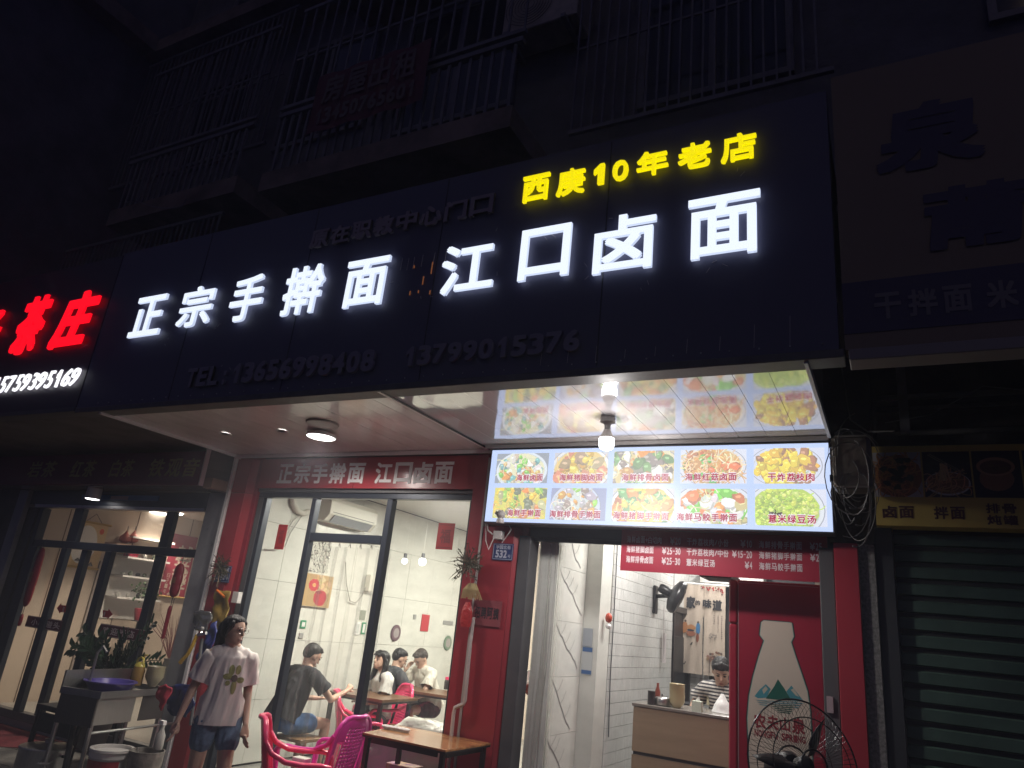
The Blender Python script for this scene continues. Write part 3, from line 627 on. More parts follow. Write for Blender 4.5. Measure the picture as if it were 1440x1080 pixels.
# room
m_tw = mat('tea_wall', (.62, .52, .43), .7, noise_=(1.4, .06))
struct('tea_left_wall', MB().box(TX-.12, TX, 5.22, 9.5, .2, 2.8), m_tw)
struct('tea_back_wall', MB().box(TX, -5.95, 9.4, 9.5, .2, 2.8), m_tw)
struct('tea_right_wall', MB().box(-6.02, -5.95, 5.22, 9.4, .2, 2.8), m_tw)
struct('tea_ceiling', MB().box(TX, -6.02, 5.22, 9.4, 2.72, 2.8), mat('tea_ceiling', (.62, .56, .5), .4))
for y in (5.62, 6.6, 7.5): struct('wall_seam', MB().box(TX+.0002, TX+.003, y, y+.012, .2, 2.72), mat('seam_brown', (.12, .08, .06), .6))
for k, (px, py) in enumerate(((218, 721), (168, 714), (250, 722))):
    p = at(px, py, Z=2.71); t = thing('round_lamp', p, ('largest lit lamp on the tea shop ceiling, seen through the wide upper pane', 'small distant lit lamp on the tea shop ceiling, under the blue header film', 'small lit lamp on the tea shop ceiling, inside the narrow right upper pane')[k], 'ceiling light', 'lamps on the tea shop ceiling')
    r = (.16, .08, .07)[k]; MB().lathe([(r, .005), (r, -.012), (r*.9, -.018), (.001, -.02)], p, 28).build('diffuser', emis('warm_disc', (1, .93, .82), 6), t)
    lamp('glow', p+Vector((0, 0, -.06)), (140, 80, 80)[k], (1, .84, .66), .1, t, 'SPOT')
t = thing('round_lamp', (-7.9, 6.2, 2.7), 'round lamp near the tea shop door, hidden above the header', 'ceiling light', 'lamps on the tea shop ceiling')
MB().lathe([(.16, .018), (.16, 0), (.001, -.01)], (-7.9, 6.2, 2.7), 24).build('diffuser', emis('warm_disc', (1, .93, .82), 6), t); lamp('glow', (-7.9, 6.2, 2.64), 110, (1, .84, .66), .1, t, 'SPOT')

# ================= right hand neighbour, closed
rs = thing('closed_shop', (.9, 5, .1), 'closed neighbouring shop with a dark green roller shutter', 'shop front')
MB().box(-.104, -.005, 4.99, 5.12, .1, 2.47).build('shutter_guide', mat('shutter_guide', (.035, .037, .042), .5), rs, bevel=.004)
m_shut = mat('green_shutter', (.055, .10, .078), .5, noise_=(2.5, .3), bump=(6, .1))
for k in range(24):
    z1 = 2.452-.0985*k; z0 = z1-.0985
    MB().extr([(-.0, 5.05, z0+.018), (-.0, 5.032, z0+.026), (-.0, 5.032, z1-.014), (-.0, 5.05, z1-.006)], (3.2, 0, 0)).build('slat', m_shut, rs)
    MB().box(0, 3.2, 5.05, 5.058, z1-.006, z1+.0175).build('slat_hinge', mat('shutter_groove', (.02, .022, .022), .6), rs)
MB().box(-.08, 3.2, 5.17, 5.3, 2.97, 3.9).build('bare_wall', mat('dark_wall', (.06, .055, .05), .8), rs)
MB().box(-.16, 3.5, 3.6, 5.28, 3.9, 3.95).build('canopy', m_conc, rs)
for z, y, r in ((3.35, 5.1, .02), (3.28, 5.12, .014), (3.1, 5.08, .018)): MB().tube([(-.05, y, z), (3, y, z+.02)], r, 6).build('pipe', m_conc, rs)
MB().box(.08, .13, 4.7, 4.75, 3.0, 3.9).build('hanger', m_rail, rs)
mb = thing('menu_sign', (.9, 4.9, 2.46), 'unlit yellow sign with three bowl photos and brown lettering above the closed green shutter', 'sign')
sx0 = -.085
MB().box(sx0, 3.0, 4.9, 5.16, 2.47, 2.965).build('board', mat('sign_yellow', (.62, .46, .12), .5, noise_=(2, .15)), mb)
# the big unlit billboard
bb = thing('billboard', (1.5, YS, 3), 'unlit beige billboard with large dark brush letters above the closed shop on the right', 'sign')
m_bb = mat('billboard_beige', (.20, .15, .105), .6, noise_=(1, .12)); m_bbn = mat('billboard_navy', (.035, .03, .085), .6)
MB().box(-.145, 3.5, YS, YS+.1, 3.05, 4.66).build('board', m_bb, bb)
MB().box(-.145, 3.5, YS-.004, YS-.0005, 3.13, 3.40).build('band', m_bbn, bb)
MB().box(-.13, 3.5, YS-.02, YS+.12, 2.99, 3.046).build('lower_edge', mat('billboard_edge', (.22, .20, .19), .45), bb, bevel=.004)
c = MB()
for ch, x0, y0, x1, y1 in (('泉', 1233, 250, 1375, 128), ('莆', 1305, 355, 1450, 245)):
    A, B = at(x0, y0, Y=YS), at(x1, y1, Y=YS); write(c, ch, FRONT(YS), A.x, B.x, A.z, B.z, d=.008, bold=.04, shear=.1)
c.build('large_letter', m_bbn, bb)
c = MB()
for ch, x0, x1 in (('干', 1230, 1268), ('拌', 1278, 1320), ('面', 1328, 1370), ('米', 1390, 1435), ('粉', 1450, 1490)):
    A, B = at(x0, 440, Y=YS), at(x1, 440, Y=YS); write(c, ch, FRONT(YS), A.x, B.x, 3.19, 3.325, d=.007, bold=.03)
c.build('lettering', mat('faded_print', (.15, .14, .16), .6), bb)
# ================= printed food pictures: flat ink shapes laid in layers
def srgb(*c): return tuple((x/255/12.92 if x/255 <= .04045 else ((x/255+.055)/1.055)**2.4) for x in c)
class Print:
    def __init__(s, pl, a0, a1, b0, b1, d=.001):
        s.pl, s.r, s.d, s.mb = pl, (a0, a1, b0, b1), d, MB(); s.w, s.h = a1-a0, b1-b0; s.wash = 0.
    def poly(s, pts, col):
        a0, a1, b0, b1 = s.r; P = [(a0+x*s.w, b0+y*s.h) for x, y in pts]
        for ax, lim, sg_ in ((0, a0, 1), (0, a1, -1), (1, b0, 1), (1, b1, -1)):
            Q = []
            for i in range(len(P)):
                p, q = P[i-1], P[i]; ip, iq = sg_*(p[ax]-lim) >= 0, sg_*(q[ax]-lim) >= 0
                if ip != iq: t = (lim-p[ax])/(q[ax]-p[ax]); Q.append((p[0]+(q[0]-p[0])*t, p[1]+(q[1]-p[1])*t))
                if iq: Q.append(q)
            P = Q
            if len(P) < 3: return
        s.d += 1.2e-5; w = s.wash; col = tuple(v*(1-w)+.80*w for v in col); s.mb.add([s.pl.p(a, b, s.d) for a, b in P], [tuple(range(len(P)))], col)
    def rect(s, col): s.poly([(0, 0), (1, 0), (1, 1), (0, 1)], col)
    def blob(s, x, y, rx, ry, col, n=14, j=.15, rot=0):
        pts = []
        for k in range(n):
            t = 2*math.pi*k/n; q = 1+random.uniform(-j, j); u, v = rx*math.cos(t)*q, ry*math.sin(t)*q
            pts.append((x+u*math.cos(rot)-v*math.sin(rot)*s.h/s.w, y+u*math.sin(rot)*s.w/s.h+v*math.cos(rot)))
        s.poly(pts, col)
    def noodle(s, x, y, L, w, col, ang=None, curl=2.5):
        a = random.uniform(0, 6.3) if ang is None else ang; c = random.uniform(-curl, curl); px, py = x, y; prev = None
        for k in range(7):
            nx, ny = px+math.cos(a)*L/6*s.h/s.w, py+math.sin(a)*L/6; a += c/6
            o = (-math.sin(a)*w/2*s.h/s.w, math.cos(a)*w/2); e = [(nx+o[0], ny+o[1]), (nx-o[0], ny-o[1])]
            if prev: s.poly([prev[0], prev[1], e[1], e[0]], col)
            prev = e; px, py = nx, ny
def jit(c, k=.18): q = 1+random.uniform(-k, k); return tuple(max(0, min(1, x*q*(1+random.uniform(-k, k)*.5))) for x in c)
def dish(pr, bgc, plate, soup, noods, bits, n=120, m=60, cx=.5, cy=.5, rx=.55, ry=.62, bit_r=.05, lines=None):
    pr.rect(bgc)
    pr.blob(cx, cy, rx, ry, srgb(150, 155, 170), 36, .0); pr.blob(cx, cy, rx*.975, ry*.975, plate, 36, .0); pr.blob(cx, cy, rx*.88, ry*.88, srgb(200, 205, 205), 36, 0); pr.blob(cx, cy, rx*.86, ry*.86, soup, 30, .03)
    for _ in range(n+m):
        t = random.uniform(0, 6.28); q = math.sqrt(random.random())*.8; x, y = cx+rx*q*math.cos(t), cy+ry*q*math.sin(t)
        if random.random() < n/(n+m): pr.noodle(x, y, random.uniform(.2, .5), random.uniform(.02, .04), jit(random.choice(noods), .22))
        else:
            c = random.choice(bits); r = bit_r*random.uniform(.6, 1.7); ro = random.uniform(0, 3)
            pr.blob(x+.01, y-.02, r*1.05, r*1.3, tuple(v*.6 for v in c), 9, .3, ro); pr.blob(x, y, r, r*1.3, jit(c), 9, .3, ro); pr.blob(x-.01, y+.03, r*.4, r*.4, tuple(min(1, v*1.5+.15) for v in c), 6, .3)
Yb = 4.82
mbx = thing('menu_lightbox', (-1.57, Yb, 2.45), 'glowing white menu lightbox with ten pictures of noodle dishes above the doorway', 'sign')
bx0, bx1, bz0, bz1 = -2.80, -.325, 2.408, 2.975
MB().box(bx0-.012, bx1+.01, Yb+.002, Yb+.13, bz0-.012, bz1+.012).build('casing', mat('lightbox_casing', (.10, .10, .11), .4, metal=.5), mbx, bevel=.003)
MB().quad((bx0, Yb, bz0), (bx1, Yb, bz0), (bx1, Yb, bz1), (bx0, Yb, bz1)).build('lit_face', emis('lit_face', srgb(198, 216, 255), .82), mbx)
m_print = vcol('backlit_print', .84)
PB = FRONT(Yb)
Wh, Gn, Yl, Or, Br, Rd, Cy, Cr = srgb(240, 240, 235), srgb(130, 205, 60), srgb(240, 215, 70), srgb(235, 150, 50), srgb(170, 120, 60), srgb(220, 90, 60), srgb(110, 180, 180), srgb(240, 230, 180)
greybl = srgb(140, 150, 165)
names = ['海鲜卤面', '海鲜猪脚卤面', '海鲜排骨卤面', '海鲜红菇卤面', '干炸荔枝肉', '海鲜手擀面', '海鲜排骨手擀面', '海鲜猪脚手擀面', '海鲜马鲛手擀面', '薏米绿豆汤']
cols = [(698, 771), (779, 855), (863, 948), (957, 1050), (1060, 1162)]; colsb = [(694, 768), (774, 852), (861, 948), (957, 1051), (1062, 1167)]
recipes = [
 lambda p: dish(p, greybl, srgb(225, 235, 245), srgb(235, 232, 190), [Cr, srgb(225, 225, 180)], [Gn, Cy, Cy, Or, srgb(240, 190, 90), srgb(210, 190, 160), Wh], 40, 70, .5, .42, .5, .66, .055),
 lambda p: dish(p, srgb(205, 205, 215), srgb(235, 235, 235), srgb(235, 205, 120), [Cr, srgb(235, 205, 130)], [srgb(225, 140, 100), Yl, srgb(205, 160, 40), srgb(180, 150, 110)], 70, 60, .5, .45, .56, .75, .08),
 lambda p: dish(p, srgb(215, 205, 175), srgb(235, 225, 190), srgb(225, 205, 140), [Cr, srgb(215, 205, 150)], [srgb(205, 150, 60), Or, srgb(110, 160, 90), srgb(150, 140, 130), Wh], 60, 80, .45, .4, .7, .8, .08),
 lambda p: dish(p, srgb(222, 228, 245), srgb(225, 228, 240), srgb(225, 170, 90), [srgb(240, 210, 150), srgb(225, 160, 80), srgb(245, 225, 190)], [srgb(190, 120, 70), srgb(225, 110, 50), srgb(80, 190, 70), srgb(215, 150, 80)], 190, 45, .48, .52, .52, .6, .05),
 lambda p: dish(p, srgb(215, 222, 245), srgb(215, 222, 245), srgb(215, 222, 245), [srgb(150, 200, 80)], [srgb(250, 215, 10), srgb(255, 225, 20), srgb(240, 185, 20), srgb(245, 205, 10), srgb(170, 110, 60)], 6, 120, .45, .5, .52, .6, .06),
 lambda p: dish(p, srgb(175, 205, 70), srgb(205, 215, 60), srgb(225, 215, 80), [srgb(225, 225, 90), srgb(235, 205, 90)], [srgb(250, 200, 30), srgb(240, 140, 40), srgb(150, 200, 60), srgb(200, 190, 140), srgb(110, 120, 90)], 110, 75, .5, .5, .8, .9, .06),
 lambda p: dish(p, srgb(150, 160, 200), srgb(205, 215, 240), srgb(215, 225, 225), [srgb(225, 225, 205)], [srgb(150, 220, 60), srgb(235, 170, 60), srgb(190, 180, 190), Wh, srgb(170, 150, 140)], 45, 60, .45, .42, .46, .75, .06),
 lambda p: dish(p, srgb(215, 215, 225), srgb(240, 240, 240), srgb(235, 200, 90), [Cr, srgb(235, 200, 100)], [Yl, srgb(250, 205, 60), srgb(200, 110, 60), srgb(100, 170, 90), Or], 60, 60, .5, .4, .56, .82, .075),
 lambda p: dish(p, srgb(205, 215, 240), srgb(225, 232, 245), srgb(235, 240, 235), [srgb(245, 245, 225), srgb(230, 220, 160)], [srgb(245, 150, 50), srgb(235, 120, 40), srgb(120, 220, 40), Wh, Wh, srgb(200, 190, 120)], 50, 75, .5, .45, .62, .75, .08),
 lambda p: dish(p, srgb(220, 225, 245), srgb(225, 232, 240), srgb(180, 210, 40), [srgb(190, 220, 40)], [srgb(205, 230, 60), srgb(185, 220, 30), srgb(220, 235, 110), srgb(160, 195, 40)], 4, 330, .42, .42, .56, .78, .03)]
m_ink = emis('lit_magenta_ink', srgb(200, 10, 70), .6, False); m_halo = emis('lit_white_ink', srgb(250, 240, 250), .74, False)
for k in range(10):
    r = k//5; (pa, pb_) = (cols if r == 0 else colsb)[k % 5]; ym = 657 if r == 0 else 711
    x0, x1 = at(pa, ym, Y=Yb).x, at(pb_, ym, Y=Yb).x; z1, z0 = ((2.945, 2.708), (2.672, 2.436))[r]
    if k % 5 == 4: x1 = min(x1, bx1-.03)
    pr = Print(PB, x0, x1, z0, z1, .0012); pr.wash = .24; recipes[k](pr); pr.mb.build('dish_picture', m_print, mbx)
    n = len(names[k]); lw = min(.058*n, (x1-x0)*.93); lx1 = x1-(.03 if k % 5 < 3 else .06); lz = z0+.014
    a = MB(); row(a, names[k], PB, lx1-lw, lx1, lz-.004, lz+.06, d=pr.d+.0006, bold=.06, res=1); a.build('caption_halo', m_halo, mbx)
    a = MB(); row(a, names[k], PB, lx1-lw, lx1, lz+.003, lz+.053, d=pr.d+.0022, bold=.018, res=2); a.build('caption', m_ink, mbx)
# small moth on the last picture
q = at(1090, 722, Y=Yb-.012); mo = MB()
mo.extr([q, q+Vector((-.04, 0, .03)), q+Vector((-.03, 0, -.035))], (0, .002, 0)); mo.extr([q+Vector((.004, 0, 0)), q+Vector((.045, 0, .012)), q+Vector((.03, 0, -.03))], (0, .002, 0)); mo.tube([q+Vector((0, .001, .025)), q+Vector((0, .001, -.03))], .004, 6)
single('moth', mo, mat('pale_moth', (.5, .48, .5), .8), 'pale moth resting on the green bean soup picture', 'insect')

# neighbouring unlit menu sign prints
m_dull = vcol('dull_print', None, .45)
PN = FRONT(4.9)
for k, (pa, pb_) in enumerate(((1228, 1296), (1298, 1366), (1368, 1437), (1440, 1505))):
    x0, x1 = at(pa, 668, Y=4.9).x, at(pb_, 668, Y=4.9).x; pr = Print(PN, x0+.002, x1, 2.645, 2.925, .0012)
    navy = (.012, .012, .03)
    if k == 0:
        pr.rect((.5, .48, .5)); pr.blob(.5, .47, .5, .48, (.30, .11, .05), 24, .04)
        for _ in range(90): pr.noodle(random.uniform(.1, .85), random.uniform(.12, .85), .3, .025, jit((.55, .26, .10), .3))
        for _ in range(16): pr.blob(random.uniform(.2, .8), random.uniform(.2, .85), .09, .06, (.02, .025, .01), 8, .4)
    else:
        pr.rect(navy)
        if k == 1:
            pr.blob(.5, .3, .47, .26, (.6, .57, .58), 28, 0); pr.blob(.5, .31, .44, .23, (.22, .11, .06), 24, .03)
            for _ in range(50): pr.noodle(random.uniform(.15, .8), random.uniform(.15, .42), .25, .02, jit((.55, .31, .16), .3))
            for _ in range(14): pr.noodle(random.uniform(.36, .54), .8, .38, .025, jit((.6, .42, .22)), ang=-1.55, curl=.4)
            pr.noodle(.0, 1.0, .75, .02, (.2, .18, .14), ang=-.6, curl=0); pr.noodle(.04, 1.02, .75, .02, (.2, .18, .14), ang=-.6, curl=0)
        else:
            pr.blob(.48, .4, .36, .26, (.28, .13, .08), 24, .02); pr.blob(.48, .66, .4, .2, (.42, .22, .14), 28, 0); pr.blob(.48, .65, .33, .15, (.12, .05, .035), 24, 0)
            for _ in range(9): pr.blob(random.uniform(.25, .7), random.uniform(.58, .7), .08, .04, jit((.12, .06, .03)), 9, .3)
    pr.mb.build('bowl_picture', m_dull, mb_sign := bpy.data.objects['menu_sign'])
m_brn = mat('sign_brown_ink', (.075, .02, .02), .5)
for st, pa, pb_, za, zb in (('卤面', 1240, 1287, 2.515, 2.59), ('拌面', 1312, 1359, 2.515, 2.59), ('排骨', 1386, 1432, 2.555, 2.612), ('炖罐', 1386, 1432, 2.488, 2.545)):
    A, B = at(pa, 722, Y=4.9).x, at(pb_, 722, Y=4.9).x; row(MB(), st, PN, A, B, za, zb, d=.002, bold=.03).build('lettering', m_brn, mb_sign)

# ================= price board hung in the doorway
pbd = thing('price_board', (-1.1, 5.15, 2.12), 'dark red hanging price board with rows of pale Chinese dishes and prices', 'sign')
Yp = 5.0; bx = [at(873, 780, Y=Yp).x, at(1157, 790, Y=Yp).x]
MB().box(bx[0], bx[1]+.03, Yp, Yp+.012, 2.118, 2.44).build('sheet', mat('price_red', (.36, .025, .05), .4, noise_=(1.5, .1)), pbd)
m_pp = mat('pale_print', (.70, .60, .62), .5); PPB = FRONT(Yp)
xs = lambda p: at(p, 790, Y=Yp).x
rows_ = [(2.315, [('海鲜卤面+白切肉', 880, 930), ('¥20', 941, 957), ('干炸荔枝肉/小份', 965, 1025), ('¥10', 1041, 1058), ('海鲜排骨手擀面', 1067, 1129), ('¥25', 1139, 1157)]),
         (2.245, [('海鲜猪脚卤面', 880, 919), ('¥25-30', 930, 957), ('干炸荔枝肉/中份', 965, 1025), ('¥15-20', 1029, 1058), ('海鲜猪脚手擀面', 1067, 1129), ('¥25', 1139, 1157)]),
         (2.175, [('海鲜排骨卤面', 880, 919), ('¥25-30', 930, 957), ('薏米绿豆汤', 965, 1006), ('¥4', 1047, 1058), ('海鲜马鲛手擀面', 1067, 1129)])]
for z, its in rows_:
    for st, a, b in its: row(MB(), st, PPB, xs(a), xs(b), z, z+.048, d=.001, bold=.02, res=2).build('lettering', m_pp, pbd)
MB().tube([(bx[0], Yp+.006, 2.445), (bx[1]+.03, Yp+.006, 2.445)], .008, 6).build('rod', m_char, pbd)

# ================= red fridge with the bottle print
fr = thing('drinks_fridge', (-.75, 5.55, .12), 'tall red drinks fridge in the doorway printed with a large water bottle', 'fridge')
Yf = 5.25; fx0, fx1, fz = -1.035, -.447, 2.125
m_fr = mat('fridge_red', (.27, .014, .032), .3, coat=.3, noise_=(1.4, .12)); m_fr2 = mat('fridge_red_side', (.28, .016, .034), .35)
MB().box(fx0, fx1, Yf+.06, 5.86, .14, fz-.01).build('body', m_fr2, fr, bevel=.006)
MB().box(fx0, fx0+.055, Yf+.005, Yf+.058, .14, 1.83).build('side_strip', m_fr2, fr, bevel=.01); MB().box(fx0, fx0+.055, Yf+.0, Yf+.058, 1.836, fz).build('side_strip', m_fr2, fr, bevel=.01)
MB().box(fx0+.062, fx1, Yf, Yf+.058, .3, fz).build('door', m_fr, fr, bevel=.004)
MB().box(fx0+.062, fx0+.066, Yf-.003, Yf-.0005, .3, fz-.02).box(fx0+.062, fx1-.01, Yf-.003, Yf-.0005, fz-.019, fz-.015).build('seal', mat('fridge_edge', (.35, .22, .24), .4), fr)
for x in (fx0+.05, fx1-.05): MB().tube([(x, Yf+.1, .12), (x, Yf+.1, .139)], .02, 8).build('foot', m_black, fr)
MB().box(fx0-.2, fx0+.02, Yf-.02, Yf+.3, 2.13, 2.16).build('top_bracket', m_char, fr)
PF = FRONT(Yf); fzx = lambda px, py: (at(px, py, Y=Yf).x, at(px, py, Y=Yf).z)
# bottle outline, surveyed on its right and left edges
out = [(1071, 875), (1069, 893), (1075, 901), (1068, 922), (1060, 950), (1054, 978), (1051.5, 1010), (1053, 1045), (1056, 1110), (1062, 1200)]
outr = [(1113, 876), (1116, 895), (1112, 903), (1119, 925), (1127, 948), (1135, 972), (1139, 1000), (1141, 1045), (1143, 1110), (1150, 1200)]
L = [fzx(*p) for p in out]; Rr = [fzx(*p) for p in outr]
def bottle(g, d, m, name):
    c = [((L[0][0]+.012-g, L[0][1]+g)), (Rr[0][0]-.012+g, L[0][1]+g)] 
    pts = [(L[0][0]+.014, L[0][1]+.012+g*.6)]+[(a-g, b) for a, b in L]+[(a+g, b) for a, b in reversed(Rr)]+[(Rr[0][0]-.014, L[0][1]+.012+g*.6)]
    mb = MB(); n = len(pts)//2
    P3 = [PF.p(a, b, d) for a, b in pts]; N = len(P3)
    for i in range(n-1 if N % 2 == 0 else n): mb.add([P3[i], P3[i+1], P3[N-2-i], P3[N-1-i]], [(0, 1, 2, 3)])
    return mb.build(name, m, fr)
bottle(.011, .001, mat('bottle_outline', (.018, .03, .03), .4), 'bottle_outline'); bottle(.004, .0018, mat('bottle_teal_line', (.20, .34, .30), .4), 'bottle_line'); bottle(0, .0026, mat('bottle_cream', (.52, .44, .36), .45), 'bottle_print')
cx = (fzx(1095, 960)[0]); m_green = mat('print_green', (.008, .09, .065), .5); m_teal = mat('print_teal', (.05, .22, .26), .5); m_rp = mat('print_red', (.25, .02, .03), .5)
def tri(pts, m, d=.0035): MB().add([PF.p(*fzx(*p), d) for p in pts], [tuple(range(len(pts)))]).build('printed_mark', m, fr)
tri([(1094, 955), (1089, 965), (1077, 982), (1095, 984), (1113, 985), (1103, 968)], m_green, .0042)
tri([(1061, 979), (1068, 970), (1077, 962), (1084, 969), (1078, 981), (1066, 982)], m_teal); tri([(1106, 972), (1113, 964), (1121, 974), (1131, 987), (1112, 985)], m_teal)
tri([(1072, 970), (1077, 965), (1080, 969), (1074, 976)], mat('bottle_cream2', (.42, .38, .30), .5), .004); tri([(1112, 970), (1116, 968), (1124, 980), (1119, 978)], mat('bottle_cream2', (.42, .38, .30), .5), .004)
for k in range(7):
    y = 985.5+k*2.6; w = 25-k*2.6; c = 1097+k*1.0; o = 0
    tri([(c-w, y-.6), (c+w, y+1.4), (c+w*.8, y+2.6), (c-w*.7, y+.7)], m_green if k > 1 else m_teal, .0036+k*1e-4)
for k in range(3): y = 984+k*3; tri([(1062+k*2, y), (1080, y+1.5), (1078, y+2.4), (1066+k*2, y+1.2)], m_teal, .0048); tri([(1118, y+4), (1131-k*3, y+5), (1127-k*3, y+6), (1117, y+5.2)], m_teal, .0049)
for ch, pa, pb_, y1, y0 in (('农', 1060, 1077, 1005, 1023), ('夫', 1079, 1095, 1007, 1025), ('山', 1097, 1111, 1010, 1027), ('泉', 1114, 1132, 1011, 1031)):
    A = fzx(pa, y0); B = fzx(pb_, y1); write(m__ := MB(), ch, PF, A[0], B[0], A[1], B[1], d=.004, bold=.03); m__.build('lettering', m_rp, fr)
A = fzx(1061, 1035); B = fzx(1133, 1034); row(m__ := MB(), 'NONGFU SPRING', PF, A[0], B[0], A[1], A[1]+.042, d=.004, bold=.03); m__.build('lettering', m_rp, fr)
a = MB(); c0 = fzx(1103, 1110)
for k in range(24):
    t0, t1 = 2*math.pi*k/24, 2*math.pi*(k+1)/24; a.add([PF.p(c0[0]+.16*r*math.cos(t), c0[1]+.16*r*math.sin(t), .0042) for r, t in ((1, t0), (1, t1), (.88, t1), (.88, t0))], [(0, 1, 2, 3)])
a.build('printed_ring', m_rp, fr)
# bright slot of the room beyond, right of the fridge: a made-up white tube stands in for its light
q = at(1158, 930, Y=5.9); single('gap_light_tube', MB().tube([(q.x, 5.95, .12), (q.x, 5.95, 2.0)], .02, 8), m_white, 'white upright tube standing in for the bright gap between fridge and door jamb', 'pipe')

# ================= inside the doorway
ct = thing('service_counter', (-1.5, 6.1, .12), 'tan wooden service counter inside the doorway left of the red fridge', 'counter')
m_tan = mat('tan_laminate', (.28, .20, .13), .45, noise_=(2.5, .12), stretch=(1, 1, 8))
p0 = at(891, 988, Z=1.19); xa = p0.x; ya = p0.y
MB().box(xa, -.15, ya+.006, ya+.5, .13, .82).build('lower_panel', m_tan, ct); MB().box(xa, -.15, ya, ya+.5, .845, 1.165).build('upper_panel', m_tan, ct, bevel=.003)
MB().box(xa+.006, -.15, ya+.02, ya+.5, .821, .844).build('groove', m_char, ct); MB().box(xa-.01, -.15, ya-.01, ya+.52, 1.167, 1.19).build('counter_top', mat('dark_counter_top', (.18, .16, .14), .25), ct, bevel=.003)
bw = at(947, 996, Z=1.192)
bs = thing('bowl_stack', bw, 'tall stack of cream bowls on the service counter', 'bowls')
m_bowl = mat('cream_bowl', (.62, .54, .34), .3, coat=.3)
def bowlmb(c, r=.06, h=.05): return MB().lathe([(r*.45, 0), (r*.5, .004), (r*.85, h*.6), (r, h), (r*.93, h), (r*.5, .012), (.001, .01)], c, 22)
for k in range(13): bowlmb(bw+Vector((random.uniform(-.002, .002), .1, .0105*k)), .062).build('bowl', m_bowl, bs, smooth=True)
for (px, nm, k) in ((925, 'condiment_pot', 0),):
    q = at(px, 993, Z=1.192)+Vector((0, .12, 0)); single(nm, MB().lathe([(.05, 0), (.06, .01), (.06, .05), (.05, .06), (.01, .066), (.008, .085), (.001, .09)], q, 18), m_steel, 'small lidded steel pot at the dark left end of the service counter', 'pot', smooth=True)
q = at(978, 1001, Z=1.192); tb = thing('tissue_box', q, 'pale green tissue box on the counter before the worker', 'tissue box')
MB().box(q.x-.035, q.x+.035, q.y+.02, q.y+.1, 1.1905, 1.265).build('carton', mat('tissue_carton', (.5, .55, .45), .6), tb); MB().extr([(q.x-.02, q.y+.06, 1.266), (q.x+.02, q.y+.06, 1.266), (q.x+.012, q.y+.06, 1.30), (q.x-.005, q.y+.06, 1.285)], (0, .004, 0)).build('tissue', m_white, tb)
q = at(1012, 1003, Z=1.192); bg_ = MB(); n = 12
pts = []
for j in range(9):
    for i in range(16):
        r = .075*(1-.08*j if j < 5 else 1-.12*j+.1)*(1+.18*noise.noise(Vector((i*.9, j*.7, 1)))); pts.append((q.x+r*math.cos(i*math.pi/8)*1.1, q.y+.1+r*math.sin(i*math.pi/8), 1.192+.017*j+.01*noise.noise(Vector((i, j, 3)))))
bg_.add(pts, [(j*16+i, j*16+(i+1) % 16, (j+1)*16+(i+1) % 16, (j+1)*16+i) for j in range(8) for i in range(16)]+[tuple(range(128, 144))])
single('plastic_bag', bg_, mat('white_bag', (.75, .75, .74), .3), 'crumpled white plastic bag on the counter beside the red fridge', 'bag', smooth=True)
# wall fan
f0 = at(921, 838, X=XT+.01); wf = thing('wall_fan', f0, 'black fan mounted on the small tiled wall inside the doorway', 'fan')
MB().box(XT+.002, XT+.03, f0.y-.05, f0.y+.05, f0.z-.17, f0.z+.1).build('wall_plate', m_black, wf, bevel=.008)
MB().tube([f0+Vector((.02, 0, 0)), f0+Vector((.16, -.02, .01)), f0+Vector((.24, -.05, .06))], .02, 8).build('arm', m_black, wf)
hc = f0+Vector((.20, -.06, .02)); axv = Vector((.88, .22, -.42)).normalized()
MB().lathe([(.035, -.15), (.045, -.13), (.047, -.05), (.03, 0)], hc, 16, axv).build('motor', m_black, wf, smooth=True)
MB().lathe([(.08, -.03), (.15, .0), (.165, .03), (.165, .055), (.15, .08), (.08, .095), (.03, .10)], hc, 28, axv).build('cage', mat('black_cage', (.02, .02, .022), .3), wf, smooth=True)
# noren
Yn = 8.5
nr = thing('door_curtain', at(985, 825, Y=Yn), 'beige split door curtain painted with village figures and large black brush characters', 'curtain')
NA, NB = at(956, 945, Y=Yn), at(1020, 825, Y=Yn); nx0, nx1, nz0, nz1 = NA.x, NB.x, NA.z-.0, NB.z; xm = at(989, 890, Y=Yn).x
m_lin = mat('linen', (.48, .40, .33), .85, noise_=(9, .08), bump=(50, .1))
for x0, x1 in ((nx0, xm-.006), (xm+.006, nx1)):
    n = 12; c = MB(); c.add([(x0+(x1-x0)*i/n, Yn+.008*math.sin(i*1.1+j), nz1-(nz1-nz0)*j/6) for j in range(7) for i in range(n+1)], [(j*(n+1)+i, j*(n+1)+i+1, (j+1)*(n+1)+i+1, (j+1)*(n+1)+i) for j in range(6) for i in range(n)]); c.build('cloth', m_lin, nr, smooth=True)
MB().box(nx0, nx1, Yn+.012, Yn+.02, nz1-.35, nz1).build('cloth_top', m_lin, nr); MB().tube([(nx0-.05, Yn+.01, nz1+.01), (nx1+.08, Yn+.01, nz1+.01)], .012, 6).build('rod', m_white, nr)
PNr = FRONT(Yn-.012); W_, H_ = nx1-nx0, nz1-nz0
c = MB()
for ch, u0, u1, v0, v1, b in (('家', .12, .33, .72, .86, .05), ('的', .33, .44, .765, .82, .03), ('味', .50, .70, .74, .84, .045), ('道', .72, .93, .72, .84, .045)): write(c, ch, PNr, nx0+W_*u0, nx0+W_*u1, nz0+H_*v0, nz0+H_*v1, d=.001, bold=b)
c.build('lettering', mat('brush_ink', (.02, .02, .025), .7), nr)
pr = Print(PNr, nx0, nx1, nz0, nz1, .001)
